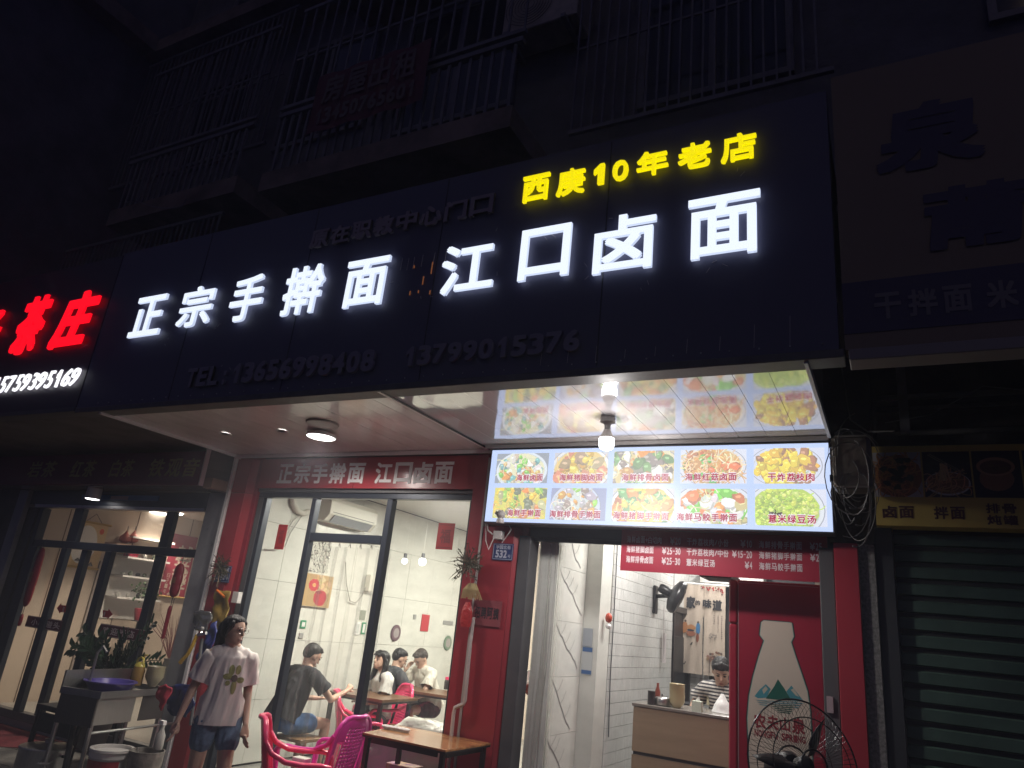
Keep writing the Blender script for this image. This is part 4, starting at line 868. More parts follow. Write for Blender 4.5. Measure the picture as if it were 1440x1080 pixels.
for _ in range(34): u = random.uniform(.45, .97); pr.blob(u, .985-random.random()*.11*(u**2), .018, .009, random.choice([(.35, .03, .03), (.30, .05, .05), (.12, .05, .04)]), 7, .3)
for x, w, h_, y, col in ((.10, .07, .10, .50, (.40, .17, .07)), (.24, .10, .05, .51, (.42, .20, .09)), (.24, .11, .06, .44, (.30, .12, .07)), (.23, .08, .02, .475, (.04, .04, .05))): pr.blob(x, y, w, h_*.6, col, 12, .15)
pr.blob(.40, .50, .05, .065, (.05, .17, .34), 12, .1); pr.blob(.40, .57, .025, .014, (.06, .04, .03), 9, .1); pr.blob(.39, .40, .035, .05, (.20, .06, .03), 9, .1); pr.blob(.11, .575, .025, .014, (.06, .04, .03), 9, .1)
for x, y in ((.24, .32), (.10, .1)): pr.blob(x, y, .03, .008, (.04, .04, .04), 8, .3, .5); pr.blob(x+.03, y+.018, .018, .007, (.04, .04, .04), 7, .3, 1)
for _ in range(26): pr.blob(random.uniform(.62, .93), random.uniform(.13, .26), .03, .013, random.choice([(.10, .07, .06), (.20, .10, .07), (.30, .2, .12), (.25, .07, .08)]), 8, .3)
for x in (.66, .78, .88): pr.poly([(x, .03), (x+.015, .03), (x+.015, .18), (x, .18)], (.08, .06, .05))
for i, x in enumerate((.76, .85, .93)):
    for k in range((5, 9, 12)[i]): pr.blob(x, .66-k*.022, .012, .0075, (.07, .05, .05), 5, .4)
for _ in range(14): pr.blob(random.uniform(.64, .82), random.uniform(.40, .455), .02, .007, (.22, .19, .17), 6, .3)
pr.mb.build('painting', m_dull, nr)
struct('passage_shade', MB().box(-2.0, -.8, Yn+.25, Yn+.27, .12, 2.7), mat('passage_shade_paint', (.04, .036, .04), .7))  # flat dark sheet behind the curtain; the shade beyond is put into its colour
single('beam_board', MB().box(-2.0, -1.3, Yn+.0, Yn+.2, nz1+.03, nz1+.2), mat('beam_white', (.55, .53, .5), .6), 'pale boxed beam right above the painted door curtain', 'beam')
# posters on the pilaster
for k, (a, b, cc, lb) in enumerate(((( 819, 909), (832, 884), (.35, .38, .42), 'faint grey notice on the white pilaster above the blue one'), ((817, 948), (834, 910), (.12, .22, .40), 'blue and white notice under clear film on the white pilaster'))):
    A, B = at(*a, Y=5.745), at(*b, Y=5.745); A.x = max(A.x, XP+.01); B.x = min(max(B.x, A.x+.08), XT-.014)
    t = thing('notice', (A.x, 5.745, A.z), lb, 'notice'); MB().box(A.x, B.x, 5.742, 5.748, A.z, B.z).build('sheet', mat('notice_paper_%s' % ('grey', 'blue')[k], cc if k == 0 else (.5, .52, .52), .5), t)
    if k: MB().box(A.x+.003, B.x-.003, 5.7405, 5.7415, B.z-.04, B.z-.006).build('blue_print', mat('blue_ink', (.06, .14, .32), .5), t); MB().box(A.x+.003, B.x-.003, 5.7405, 5.7415, A.z+.006, A.z+.035).build('blue_print', mat('blue_ink', (.06, .14, .32), .5), t)
q = at(851, 872, X=XT+.004); hg = thing('hanging_toy', q, 'small red and white charm hanging on the edge of the tiled wall', 'ornament')
MB().ball(q+Vector((.03, 0, .02)), (.03, .03, .04)).build('red_figure', mat('charm_red', (.45, .06, .03), .5), hg, smooth=True); MB().ball(q+Vector((.03, 0, -.045)), (.026, .026, .022)).build('white_figure', m_white, hg, smooth=True)
cable([(XT+.012, 6.02, 2.9), (XT+.012, 6.03, 1.9), (XT+.012, 6.02, 1.35), (XT+.012, 6.05, .9)], .005, 'thin dark cable running down the corner of the tiled wall', m_char)
for px, py, r, nm, col in ((743, 963, .06, 'bag of reddish snacks hanging behind the clear doorway strips', (.35, .12, .06)),):
    q = at(px, py, Y=5.35); t = thing('snack_bag', q, nm, 'bag'); MB().ball(q+Vector((0, 0, .05)), (.07, .03, .055)).build('film', clear('bag_film', .2, (.9, .92, .98), .1, .25), t, smooth=True); MB().ball(q+Vector((.01, 0, -.03)), (.035, .03, .045)).build('contents', mat('snack_red', col, .6, noise_=(30, .5)), t, smooth=True)
q = at(760, 1065, Y=5.4); mbw = MB()
for i in range(10):
    mbw.ball(q+Vector((random.uniform(-.1, .08), random.uniform(-.03, .05), random.uniform(-.16, .1)-abs(random.uniform(0, .1)))), (.06, .04, .06), 8, 5)
single('bundled_bags', mbw, mat('white_bag_film', (.6, .6, .56), .35, bump=(20, .8)), 'crumpled heap of white plastic bags low behind the clear doorway strips', 'bags', smooth=True)

# small clutter on and behind the counter
for k, (px, h_, r, col, lb) in enumerate(((905, .10, .03, (.04, .035, .035), 'short dark jar at the far left end of the service counter'), (914, .16, .022, (.25, .06, .04), 'slim red brown sauce bottle at the left of the service counter'), (932, .03, .07, (.6, .58, .55), 'low stack of white plates between the pot and the bowls'), (996, .12, .028, (.5, .45, .3), 'pale paper cup between the tissue box and the white bag'))):
    q = at(px, 992, Z=1.192)+Vector((0, .2 if k < 2 else .06, 0)); single(('jar', 'sauce_bottle', 'plates', 'paper_cup')[k], MB().lathe([(r, 0), (r, h_*.6), (r*.5 if k == 1 else r, h_*.8), (r*.45 if k == 1 else r, h_), (.001, h_)], q, 16), mat('counter_item_%s' % 'abcd'[k], col, .35), lb, ('jar', 'bottle', 'plates', 'cup')[k], smooth=True)
t = thing('kitchen_shelf', (-2.0, 7.2, 1.3), 'steel shelf with dark pots low in the kitchen in front of the inner door', 'shelf')
MB().box(-2.13, -1.6, 7.3, 7.7, 1.02, 1.05).build('shelf_board', m_steel, t); MB().box(-2.13, -1.6, 7.3, 7.7, .5, .53).build('shelf_board', m_steel, t)
for x, y in ((-2.12, 7.32), (-1.62, 7.32), (-2.12, 7.68), (-1.62, 7.68)): MB().tube([(x, y, .12), (x, y, 1.02)], .014, 6).build('leg', m_steel, t)
single('wok', MB().lathe([(.04, 0), (.12, .03), (.17, .09), (.165, .09), (.1, .03), (.001, .01)], (-1.9, 7.5, 1.051), 24), mat('black_iron', (.02, .02, .022), .5, bump=(30, .3)), 'black wok on the steel shelf before the inner door', 'wok', smooth=True)
# ================= on the middle pillar
def pipe(pts, r, label, m): return single('drain_pipe', MB().tube(pts, r, 8), m, label, 'pipe', smooth=True)
Yq = 4.92
pipe([at(x, y, Y=Yq) for x, y in ((666, 868), (662, 900), (654, 985), (652, 990), (645, 993), (640, 995), (638, 1003), (634, 1040), (630, 1080), (622, 1150))], .014, 'thin white drain pipe with a dogleg running down the red middle pillar', mat('pipe_cream', (.5, .45, .42), .4))
# number plates
def plate(x0, x1, z0, z1, Y, street, num, label, hid=False):
    t = thing('number_plate', (x0, Y, z0), label, 'number plate', 'house number plates'); MB().box(x0, x1, Y-.004, Y, z0, z1).build('sheet', mat('plate_blue', (.018, .035, .13), .3), t)
    mm = mat('plate_white', (.45, .47, .55), .4); P = FRONT(Y-.004); w, h = x1-x0, z1-z0
    b = MB(); b.box(x0+.005, x1-.005, Y-.0055, Y-.0045, z0+.006, z0+.009).box(x0+.005, x1-.005, Y-.0055, Y-.0045, z1-.009, z1-.006).box(x0+.005, x0+.008, Y-.0055, Y-.0045, z0+.01, z1-.01).box(x1-.008, x1-.005, Y-.0055, Y-.0045, z0+.01, z1-.01).build('border', mm, t)
    a = MB(); row(a, street, P, x0+.14*w, x1-.12*w, z0+h*.66, z0+h*.88, d=.001, bold=.02); a.build('street_name', mm, t)
    a = MB(); row(a, num, P, x0+.14*w, x0+.72*w, z0+h*.14, z0+h*.60, d=.001, bold=.03); write(a, '号', P, x0+.76*w, x0+.9*w, z0+h*.15, z0+h*.34, d=.001, bold=.01); a.build('number', mm, t)
A, B = at(692, 787, Y=4.95), at(723, 765, Y=4.95); plate(A.x, B.x, A.z, B.z, 4.95, '学园北街', '532', 'small blue plate numbered 532 on the red middle pillar')
A, B = at(303, 818, Y=4.945), at(327, 796, Y=4.945); plate(A.x-.02, B.x, A.z, B.z, 4.945, '学园北街', '540', 'small blue plate numbered 540 on the red left pillar half behind dried herbs')
# recruitment notice
A, B = at(672, 879, Y=4.948), at(717, 847, Y=4.948); t = thing('job_notice', (A.x, 4.95, A.z), 'dull red paper notice with four black characters on the middle pillar', 'notice')
MB().box(-2.884, -2.64, 4.945, 4.949, A.z, B.z).build('sheet', mat('notice_red', (.22, .045, .055), .5, bump=(8, .1)), t)
a = MB(); row(a, '招聘阿姨', FRONT(4.945), -2.87, -2.655, A.z+.05, B.z-.05, d=.001, bold=.025); a.build('lettering', mat('ink_black', (.02, .01, .015), .5), t)
# camera and box
q = at(704, 727, Y=4.74); sc = thing('security_camera', q, 'white ball shaped security camera at the lower left corner of the menu lightbox', 'camera')
mw = mat('off_white_plastic', (.55, .52, .5), .4)
MB().ball(q+Vector((0, 0, .02)), .034, 14, 10).build('head', mw, sc, smooth=True); MB().lathe([(.03, -.045), (.028, -.02), (.018, -.008)], q, 14).build('base', mw, sc, smooth=True)
MB().lathe([(.014, .0), (.014, .008)], q+Vector((-.02, -.028, .024)), 12, (-.5, -.8, .1)).build('lens', m_black, sc)
q = at(700, 752, Y=4.9); jb = thing('wifi_box', q, 'small white electrical box with loose wires just above the blue 532 plate', 'electrical box')
MB().box(q.x-.04, q.x+.035, 4.895, 4.95, q.z-.035, q.z+.03).build('box', mw, jb, bevel=.004)
MB().tube([q+Vector((-.04, -.01, 0)), q+Vector((-.09, 0, .03)), q+Vector((-.12, .02, .12))], .006, 5).build('wire', mw, jb)
MB().tube([q+Vector((-.02, -.02, -.03)), q+Vector((-.05, -.03, -.12)), q+Vector((-.10, 0, -.05)), q+Vector((-.13, .02, .1)), q+Vector((-.12, .03, .25))], .004, 5).build('wire', mw, jb)
cable([at(712, 731, Y=4.86), at(719, 745, Y=4.88), at(706, 763, Y=4.9)], .003, 'thin white wire looping from the security camera to the box below', mw)
# dried herbs
def herbs(q, label, red=True, s=1.):
    t = thing('herb_bundle', q, label, 'herb bundle', 'dried herb bundles on the pillars')
    m1, m2, m3 = mat('dry_green', (.07, .065, .04), .8), mat('dry_brown', (.16, .11, .07), .8), mat('straw', (.38, .29, .13), .8)
    a, b, c = MB(), MB(), MB()
    for i in range(60):
        an = random.uniform(-2.6, .4) if i % 2 else random.uniform(0, 3.14); L = random.uniform(.08, .17)*s; d = Vector((math.cos(an), -.35+random.random()*.2, abs(math.sin(an)) if i % 2 == 0 else -abs(math.sin(an))*.6)).normalized()
        p = q+Vector((random.uniform(-.02, .02), random.uniform(-.04, -.01), random.uniform(-.03, .03))); pts = [p, p+d*L*.5+Vector((0, 0, .01)), p+d*L+Vector((0, 0, -.02*random.random()))]
        (a if i % 3 else b).tube(pts, [.004, .004, .001], 4)
        if i % 3: 
            for k in range(4): r = p+d*L*(.4+.15*k); n_ = Vector((random.uniform(-1, 1), random.uniform(-.5, .5), random.uniform(-1, 1))).normalized()*.02; a.add([r, r+n_, r+n_*1.3+Vector((.008, 0, .008)), r+Vector((.008, 0, .004))], [(0, 1, 2, 3)])
    a.build('leaves', m1, t, kind='stuff'); b.build('twigs', m2, t, kind='stuff')
    return t
h1 = herbs(at(662, 795, Y=4.93), 'dried herb and straw bundle hanging on the middle pillar above a red bag', s=1.0)
q = at(664, 826, Y=4.91); c = MB()
for i in range(22):
    x = (i-11)*.0055; c.tube([q+Vector((x*.5, 0, .03)), q+Vector((x*1.2, -.01, -.02)), q+Vector((x*1.6+.01, 0, -.075-random.random()*.02))], .003, 4)
c.build('straw', mat('straw', (.38, .29, .13), .8), h1, kind='stuff')
h2 = herbs(at(313, 802, Y=4.90), 'bushy dried herb bundle hanging on the left pillar beside the half hidden number plate', s=1.05)
q = at(656, 866, Y=4.91); c = MB(); pts = []
for j in range(7):
    for i in range(12):
        r = (.045, .05, .052, .05, .045, .035, .02)[j]*(1+.25*noise.noise(Vector((i, j, 2.)))); pts.append(q+Vector((r*math.cos(i*math.pi/6), .5*r*math.sin(i*math.pi/6), -.08+.03*j)))
c.add(pts, [(j*12+i, j*12+(i+1) % 12, (j+1)*12+(i+1) % 12, (j+1)*12+i) for j in range(6) for i in range(12)]+[tuple(range(12)), tuple(range(72, 84))])
single('red_bag', c, mat('red_plastic_bag', (.40, .03, .03), .3, bump=(30, .6)), 'small crumpled red plastic bag tied over the drain pipe on the middle pillar', 'bag')

# ================= grey meter box and cable loops on the right
q0 = at(1168, 612, Y=4.62); q1 = at(1224, 612, Y=4.7); zb = at(1170, 687, Y=4.62).z
eb = thing('meter_box', (q0.x, 4.62, zb), 'grey rounded metal meter box beside the right end of the menu lightbox', 'electrical box')
m_eb = mat('meter_grey', (.20, .17, .14), .4, coat=.2, noise_=(5, .3))
MB().box(q0.x, q0.x+.215, 4.62, 4.8, zb, q0.z).build('casing', m_eb, eb, bevel=.022)
fr_ = MB().tube([(q0.x+.03, 4.612, zb+.01), (q0.x+.015, 4.612, zb+.03), (q0.x+.01, 4.612, q0.z-.03), (q0.x+.03, 4.612, q0.z-.01), (q0.x+.2, 4.612, q0.z-.01)], .006, 6); fr_.tube([(q0.x+.03, 4.612, zb+.01), (q0.x+.2, 4.612, zb+.01)], .006, 6); fr_.build('rim', mat('meter_rim', (.3, .27, .24), .35), eb, kind='stuff')
for z in (zb+.06, q0.z-.06): MB().box(q0.x-.014, q0.x+.004, 4.60, 4.63, z-.02, z+.02).build('clip', m_black, eb)
mbc = MB()
for k in range(22):
    c = at(1200+random.uniform(-14, 16), 660+random.uniform(-30, 50), Y=4.6+random.uniform(-.05, .1)); r1, r2 = random.uniform(.06, .15), random.uniform(.08, .28); t0 = random.uniform(0, 6.3); sp = random.uniform(2, 6)
    mbc.tube([c+Vector((r1*math.cos(t0+sp*i/14), .03*math.sin(i*.6), r2*math.sin(t0+sp*i/14))) for i in range(15)], random.choice((.0018, .003, .004)), 4)
single('cable_tangle', mbc, mat('cable_grey', (.17, .16, .15), .5), 'tangle of thin grey cables looping over the meter box and dark pillar', 'cables', kind='stuff')
cable([(-.25, 4.9, 3.7), (-.2, 4.9, 3.15), (-.1, 4.85, 3.05), (.05, 4.75, 3.02)], .005, 'dark cable curving out of the gap above the meter box', mat('cable_grey', (.17, .16, .15), .5))
cable([(.0, 4.9, 3.12), (.25, 4.9, 3.16), (.55, 4.95, 3.35), (.9, 5, 3.3)], .004, 'thin pale wire crossing the dark gap under the beige billboard', mat('cable_grey', (.17, .16, .15), .5))

# ================= chairs
def chair(label, m, loc, rz):
    t = thing('plastic_chair', (0, 0, 0), label, 'chair', 'pink plastic armchairs'); 
    zs, w = .42, .25
    s_ = MB()
    for i in range(8):       # seat made of a dished shell with slots
        pass
    n = 10; pts = []
    for j in range(n+1):
        for i in range(n+1):
            u, v = i/n*2-1, j/n*2-1; pts.append((u*(.225+.012*v), v*.22, zs-.022*(1-u*u)*(1-v*v*.6)-(.015*max(0, v)**3)))
    N = n+1; F = []
    for j in range(n):
        for i in range(n):
            if 2 <= i <= 7 and 2 <= j <= 6 and (i % 2 == 0): continue
            F.append((j*N+i, j*N+i+1, (j+1)*N+i+1, (j+1)*N+i))
    s_.add(pts, F)
    o = s_.build('seat', m, t, smooth=True, angle=60); md = o.modifiers.new('thick', 'SOLIDIFY'); md.thickness = .008
    MB().strap([(-.235, -.22, zs-.004), (-.238, .0, zs-.004), (-.24, .2, zs-.008), (-.2, .235, zs-.014), (0, .245, zs-.02), (.2, .235, zs-.014), (.24, .2, zs-.008), (.238, 0, zs-.004), (.235, -.22, zs-.004)], .035, .018, (0, 0, 1)).build('seat_rim', m, t, smooth=True, angle=70)
    # back: arched shell with a lattice of small holes
    def bp(u, v):  # u -1..1, v 0..1
        hw = .215+.02*v if v < .7 else (.229)*math.sqrt(max(0, 1-((v-.7)/.34)**2))+.0; z = zs+.0+v*.46
        return Vector((u*hw, -.215-.10*v-.045*(1-u*u)+.03, z))
    pts, F = [], []; nu, nv = 26, 34
    for j in range(nv+1):
        for i in range(nu+1): pts.append(bp(i/nu*2-1, j/nv))
    for j in range(nv):
        for i in range(nu):
            u, v = (i+.5)/nu*2-1, (j+.5)/nv
            hole = abs(u) < .52 and .1 < v < .84 and i % 2 == 0 and j % 2 == 1
            big = .60 < abs(u) < .82 and .04 < v < .62
            if not hole and not big: F.append((j*(nu+1)+i, j*(nu+1)+i+1, (j+1)*(nu+1)+i+1, (j+1)*(nu+1)+i))
    b_ = MB().add(pts, F); o = b_.build('backrest', m, t, smooth=True, angle=60); md = o.modifiers.new('thick', 'SOLIDIFY'); md.thickness = .007
    rim = [bp(-1, k/10) for k in range(10)]+[bp(-1, .93), bp(-1, .97)]+[bp(u/6, 1.0)+Vector((0, 0, 0)) for u in range(-5, 6)]+[bp(1, .97), bp(1, .93)]+[bp(1, k/10) for k in range(9, -1, -1)]
    MB().strap(rim, .036, .030, (0, 1, .2)).build('back_rim', m, t, smooth=True, angle=70)
    for s in (-1, 1):
        A = bp(s, .72); path = [A, Vector((s*.235, -.20, .68)), Vector((s*.255, -.10, .635)), Vector((s*.268, .02, .625)), Vector((s*.272, .14, .628)), Vector((s*.27, .20, .62)), Vector((s*.266, .228, .59)), Vector((s*.256, .236, .52)), Vector((s*.247, .236, zs))]
        MB().strap(path, .056, .030, [Vector((1, .15*s, 0))]*6+[Vector((1, 0, 0))]*3).build('armrest', m, t, smooth=True, angle=70)
        for y0, y1 in ((.225, .27), (-.21, -.26)):
            MB().strap([(s*.235, y0, zs-.01), (s*.255, (y0+y1)/2, .2), (s*.272, y1, 0)], [.065, .055, .045], [.05, .045, .035], (1, 0, 0)).build('leg', m, t, smooth=True, angle=70)
    t.location = loc; t.rotation_euler = (0, 0, rz); t.scale = (.94, .94, .93); return t
m_pk = mat('pink_plastic', (.78, .05, .16), .28, coat=.2); m_mg = mat('magenta_plastic', (.72, .04, .36), .28, coat=.2)
g0 = .1
def facing(dx, dy): return math.atan2(-dx, dy)
chair('red pink plastic armchair seen from its side at the left, before the window', m_pk, (-3.63, 4.16, g0), facing(.75, .66))
c2 = chair('bright magenta plastic armchair between the red pink chair and the wooden table', m_mg, (-3.86, 4.64, g0), facing(-1, -.08))
q = at(617, 1066, Z=.96); chair('pink armchair showing just its rounded top at the bottom edge under the table', m_pk, (q.x-.1, q.y-.2, g0), facing(-.3, .95))
cc_ = chair('pink plastic armchair at the near dining table, dim behind the clear curtain', m_pk, (-4.62, 6.05, .12), facing(.75, .62)); cc_.scale = (.9, .9, .9)
# carton on the red pink chair
q = at(424, 1068, Z=.56); single('paper_carton', MB().box(q.x-.06, q.x+.06, q.y-.04, q.y+.04, .53, .575), mat('carton_white', (.6, .57, .52), .6), 'small white carton lying on the seat of the red pink chair', 'carton', bevel=.004)
# outdoor table
tt = thing('wooden_table', (-3.0, 4.65, g0), 'square table with a glossy wood grain top and black legs outside the window', 'table')
m_wood = mat('table_wood', (.42, .20, .075), .22, noise_=(3, .45), stretch=(1.2, 9, 1), coat=.3, col2=(.22, .09, .035))
tz = .87; c4 = [at(510, 1030, Z=tz), at(563, 1020, Z=tz), at(690, 1045, Z=tz), at(627, 1055, Z=tz)]
print('table', c4)
MB().extr([p+Vector((0, 0, -.0)) for p in c4], (0, 0, -.012)).build('table_top', m_wood, tt); MB().extr([p+Vector((0, 0, -.0122)) for p in c4], (0, 0, -.012)).build('edge_band', m_black, tt)
cc = sum(c4, Vector())/4
for p in c4: e = p.lerp(cc, .1); MB().box(e.x-.015, e.x+.015, e.y-.015, e.y+.015, g0, tz-.025).build('leg', m_black, tt)
for i in range(4):
    a, b = c4[i].lerp(cc, .1), c4[(i+1) % 4].lerp(cc, .1); d = (b-a); a = a+d*.06; d = d*.88; nn = Vector((-d.y, d.x, 0)).normalized()*.012; MB().obox(a+Vector((0, 0, -.055)), d, nn, (0, 0, .03)).build('apron', m_black, tt)
q = at(556, 1026, Z=tz+.005); mbw = MB()
for i in range(6): mbw.ball(q+Vector((-.08+.035*i, random.uniform(-.02, .02), .01)), (.035, .03, .014), 8, 5)
single('cloth', mbw, mat('pale_cloth', (.55, .5, .48), .7, bump=(20, .5)), 'crumpled pale cloth at the far corner of the wooden table', 'cloth', smooth=True)
# white sack on the window ledge
ledge = thing('window_bench', (-3.6, 5.4, .12), 'low white bench right behind the glass under the white sack', 'bench')
MB().box(-3.85, -3.08, 5.2, 5.7, .12, .70).build('body', mat('bench_white', (.5, .48, .46), .5), ledge)
n = 18; q = Vector((-3.46, 5.42, .70)); pts = []
for j in range(9):
    for i in range(n):
        th = math.pi/2*j/8; r = math.cos(th)**.6; k = 1+.14*noise.noise(Vector((math.cos(i*2*math.pi/n)*1.5, math.sin(i*2*math.pi/n)*1.5, j*.4))); pts.append(q+Vector((.34*r*k*math.cos(i*2*math.pi/n), .17*r*k*math.sin(i*2*math.pi/n), .17*math.sin(th)*k)))
single('white_sack', MB().add(pts, [(j*n+i, j*n+(i+1) % n, (j+1)*n+(i+1) % n, (j+1)*n+i) for j in range(8) for i in range(n)]+[tuple(range(n))]), mat('white_sack', (.68, .66, .6), .4, bump=(14, 1)), 'bulging white plastic sack lying behind the lower right of the window', 'sack', smooth=True)
q = at(575, 1070, Y=4.95); single('snack_carton', MB().box(q.x-.14, q.x+.1, 4.86, 5.0, .1, .62), mat('patterned_carton', (.40, .26, .12), .6, noise_=(14, .6), col2=(.25, .08, .2)), 'patterned brown carton standing under the wooden table', 'carton', bevel=.004)

# ================= standing fan, bottom right
fc = at(1120, 1076, Y=4.3); ff = thing('pedestal_fan', (fc.x, fc.y, g0), 'black pedestal fan with a wire cage in front of the red fridge', 'fan')
axf = Vector((.62, -.70, .22)).normalized(); sa = axf.orthogonal().normalized(); sb = axf.cross(sa)
ux = Vector((0, 0, 1)).cross(axf).normalized(); uz = axf.cross(ux)
cagem = mat('cage_wire', (.03, .03, .032), .3, metal=.6); Rf = .315
fc = fc+Vector((.035, 0, .0))
def ringpts(r, d, n=48): return [fc+axf*d+(ux*math.cos(2*math.pi*k/n)+uz*math.sin(2*math.pi*k/n))*r for k in range(n+1)]
MB().tube(ringpts(Rf, .0), .0045, 5, cap=False).build('cage_ring', cagem, ff); MB().tube(ringpts(.07, .09), .005, 5, cap=False).build('cage_ring', cagem, ff); MB().tube(ringpts(.22, .075), .003, 4, cap=False).build('cage_ring', cagem, ff)
MB().tube(ringpts(.10, -.09), .005, 5, cap=False).build('cage_ring', cagem, ff); MB().tube(ringpts(.22, -.07), .003, 4, cap=False).build('cage_ring', cagem, ff)
w_ = MB()
for k in range(72):
    a = 2*math.pi*k/72; e = ux*math.cos(a)+uz*math.sin(a)
    for s, r0 in ((1, .05), (-1, .09)): w_.tube([fc+e*r0+axf*(.092*s), fc+e*.16+axf*(.085*s), fc+e*.26+axf*(.06*s), fc+e*Rf], .0010, 3, cap=False)
w_.build('cage_wires', cagem, ff, kind='stuff')
MB().lathe([(.05, -.26), (.075, -.245), (.08, -.12), (.06, -.09), (.02, -.085)], fc, 20, axf).build('motor', m_black, ff, smooth=True)
MB().lathe([(.045, -.03), (.05, .02), (.03, .045), (.001, .05)], fc, 16, axf).build('hub', m_black, ff, smooth=True)
for k in range(3):
    a0 = .95+k*2*math.pi/3; pts = []
    for i in range(8):
        r = .04+.235*i/7; ww = .02+.05*math.sin(math.pi*min(1, (i+1.5)/8.5)); 
        for s in (-1, 0, 1):
            a = a0+s*ww/r*.9*(.5 if i < 2 else 1)*.6; pts.append(fc+(ux*math.cos(a)+uz*math.sin(a))*r+axf*(s*.025))
    o = MB().add(pts, [(i*3+j, i*3+j+1, i*3+j+4, i*3+j+3) for i in range(7) for j in range(2)]).build('blade', m_black, ff, smooth=True); md = o.modifiers.new('thick', 'SOLIDIFY'); md.thickness = .003
b0 = fc-axf*.17; MB().tube([b0, b0+Vector((0, 0, -.15)), (b0.x, b0.y, .16)], .016, 10).build('pole', m_steel, ff); MB().lathe([(.2, 0), (.2, .02), (.05, .05), (.03, .08)], (b0.x, b0.y, g0), 24).build('base', m_black, ff, smooth=True)

# ================= steel sink and the things round it
A, B, C_ = at(88, 965, Z=.85), at(141, 973, Z=.85), at(240, 967, Z=.85); D_ = A+(C_-B)
sk = thing('steel_sink', (A.x, A.y, g0), 'stainless steel sink stand with a backsplash before the tea shop', 'sink')
print('sink', A, B, C_)
up = Vector((0, 0, 1)); e1 = (B-A); e2 = (C_-B)
MB().obox(A+up*-.05, e1, e2*.018, up*.05).build('rim', m_steel, sk); MB().obox(B+up*-.05, e1*.04, e2, up*.05).build('rim', m_steel, sk)
MB().obox(C_+up*-.05-e1*1.0, e1, e2*.018, up*.05).build('rim', m_steel, sk)
MB().obox(A+up*-.05-e1*.04, e1*.04, e2, up*.17).build('backsplash', m_steel, sk)
MB().obox(A+up*-.24+e2*.02+e1*.01, e1*.97, e2*.5, up*.01).build('bowl_floor', m_steel, sk)
MB().obox(B+up*-.245+e2*.018-e1*.03, e1*.02, e2*.5, up*.195).build('bowl_side', m_steel, sk); MB().obox(A+up*-.26+e2*.003, e1*.98, e2*.014, up*.215).build('bowl_side', mat('dark_steel', (.12, .11, .11), .4, metal=.8), sk)
MB().obox(B+up*-.245+e2*.62-e1*.03, e1*.02, e2*.36, up*.195).build('bowl_side', mat('dark_steel', (.12, .11, .11), .4, metal=.8), sk); MB().obox(A+up*-.06+e2*.54, e1*.96, e2*.46, up*.02).build('drain_board', m_steel, sk)
for p in (A+e1*.05+e2*.03, B-e1*.06+e2*.03, C_-e1*.06-e2*.03, D_+e1*.05-e2*.03): MB().tube([p+up*-.05, Vector((p.x, p.y, g0))], .018, 8).build('leg', m_steel, sk)
p, q_ = B-e1*.04+e2*.03+up*-.30, C_-e1*.04+e2*.25+up*-.30; MB().tube([p, q_], .011, 8).build('rail', m_steel, sk)
q = at(145, 958, Z=.86); q = A+e1*.1+e2*.28
MB().tube([q, q+up*.26, q+up*.31+e1*.12, q+up*.27+e1*.25], .011, 8).build('tap', m_steel, sk, smooth=True)
cb = A+e1*.5+e2*.36+up*.004; single('purple_basin', MB().lathe([(.14, -.06), (.19, .02), (.205, .022), (.205, .030), (.18, .028), (.13, -.05), (.001, -.05)], cb+up*.02, 32), mat('purple_plastic', (.075, .055, .26), .3), 'blue purple plastic basin sitting in the steel sink', 'basin', smooth=True)
jq = A+e1*.35+e2*.80+up*.0; jg = thing('yellow_jug', jq, 'yellow plastic detergent jug with a moulded handle on the steel sink', 'jug')
my = mat('yellow_plastic', (.50, .42, .08), .3)
MB().lathe([(.055, 0), (.06, .01), (.06, .12), (.05, .15)], jq, 16, sy=.8).build('body', mat('amber_liquid', (.28, .17, .05), .25), jg, smooth=True)
MB().lathe([(.052, .151), (.045, .17), (.02, .185), (.016, .19)], jq, 16, sy=.8).build('shoulder', my, jg, smooth=True); MB().tube([jq+Vector((-.045, 0, .16)), jq+Vector((-.04, 0, .21)), jq+Vector((0, 0, .225)), jq+Vector((.03, 0, .215)), jq+Vector((.04, 0, .17))], .01, 8).build('handle', my, jg, smooth=True)
MB().tube([jq+Vector((.02, .01, .19)), jq+Vector((.02, .01, .25)), jq+Vector((.055, .01, .25))], .007, 6).build('pump', my, jg)
bq = A+e1*.72+e2*.86+up*.0; b2 = thing('bowl_stack', bq, 'stack of pale bowls on the steel sink beside the yellow jug', 'bowls')
for k in range(7): MB().lathe([(.028, 0), (.032, .005), (.062, .055), (.078, .085), (.073, .085), (.03, .012), (.001, .01)], bq+up*(.0135*k), 22).build('bowl', mat('pale_bowl', (.42, .38, .26), .3, coat=.3), b2, smooth=True)
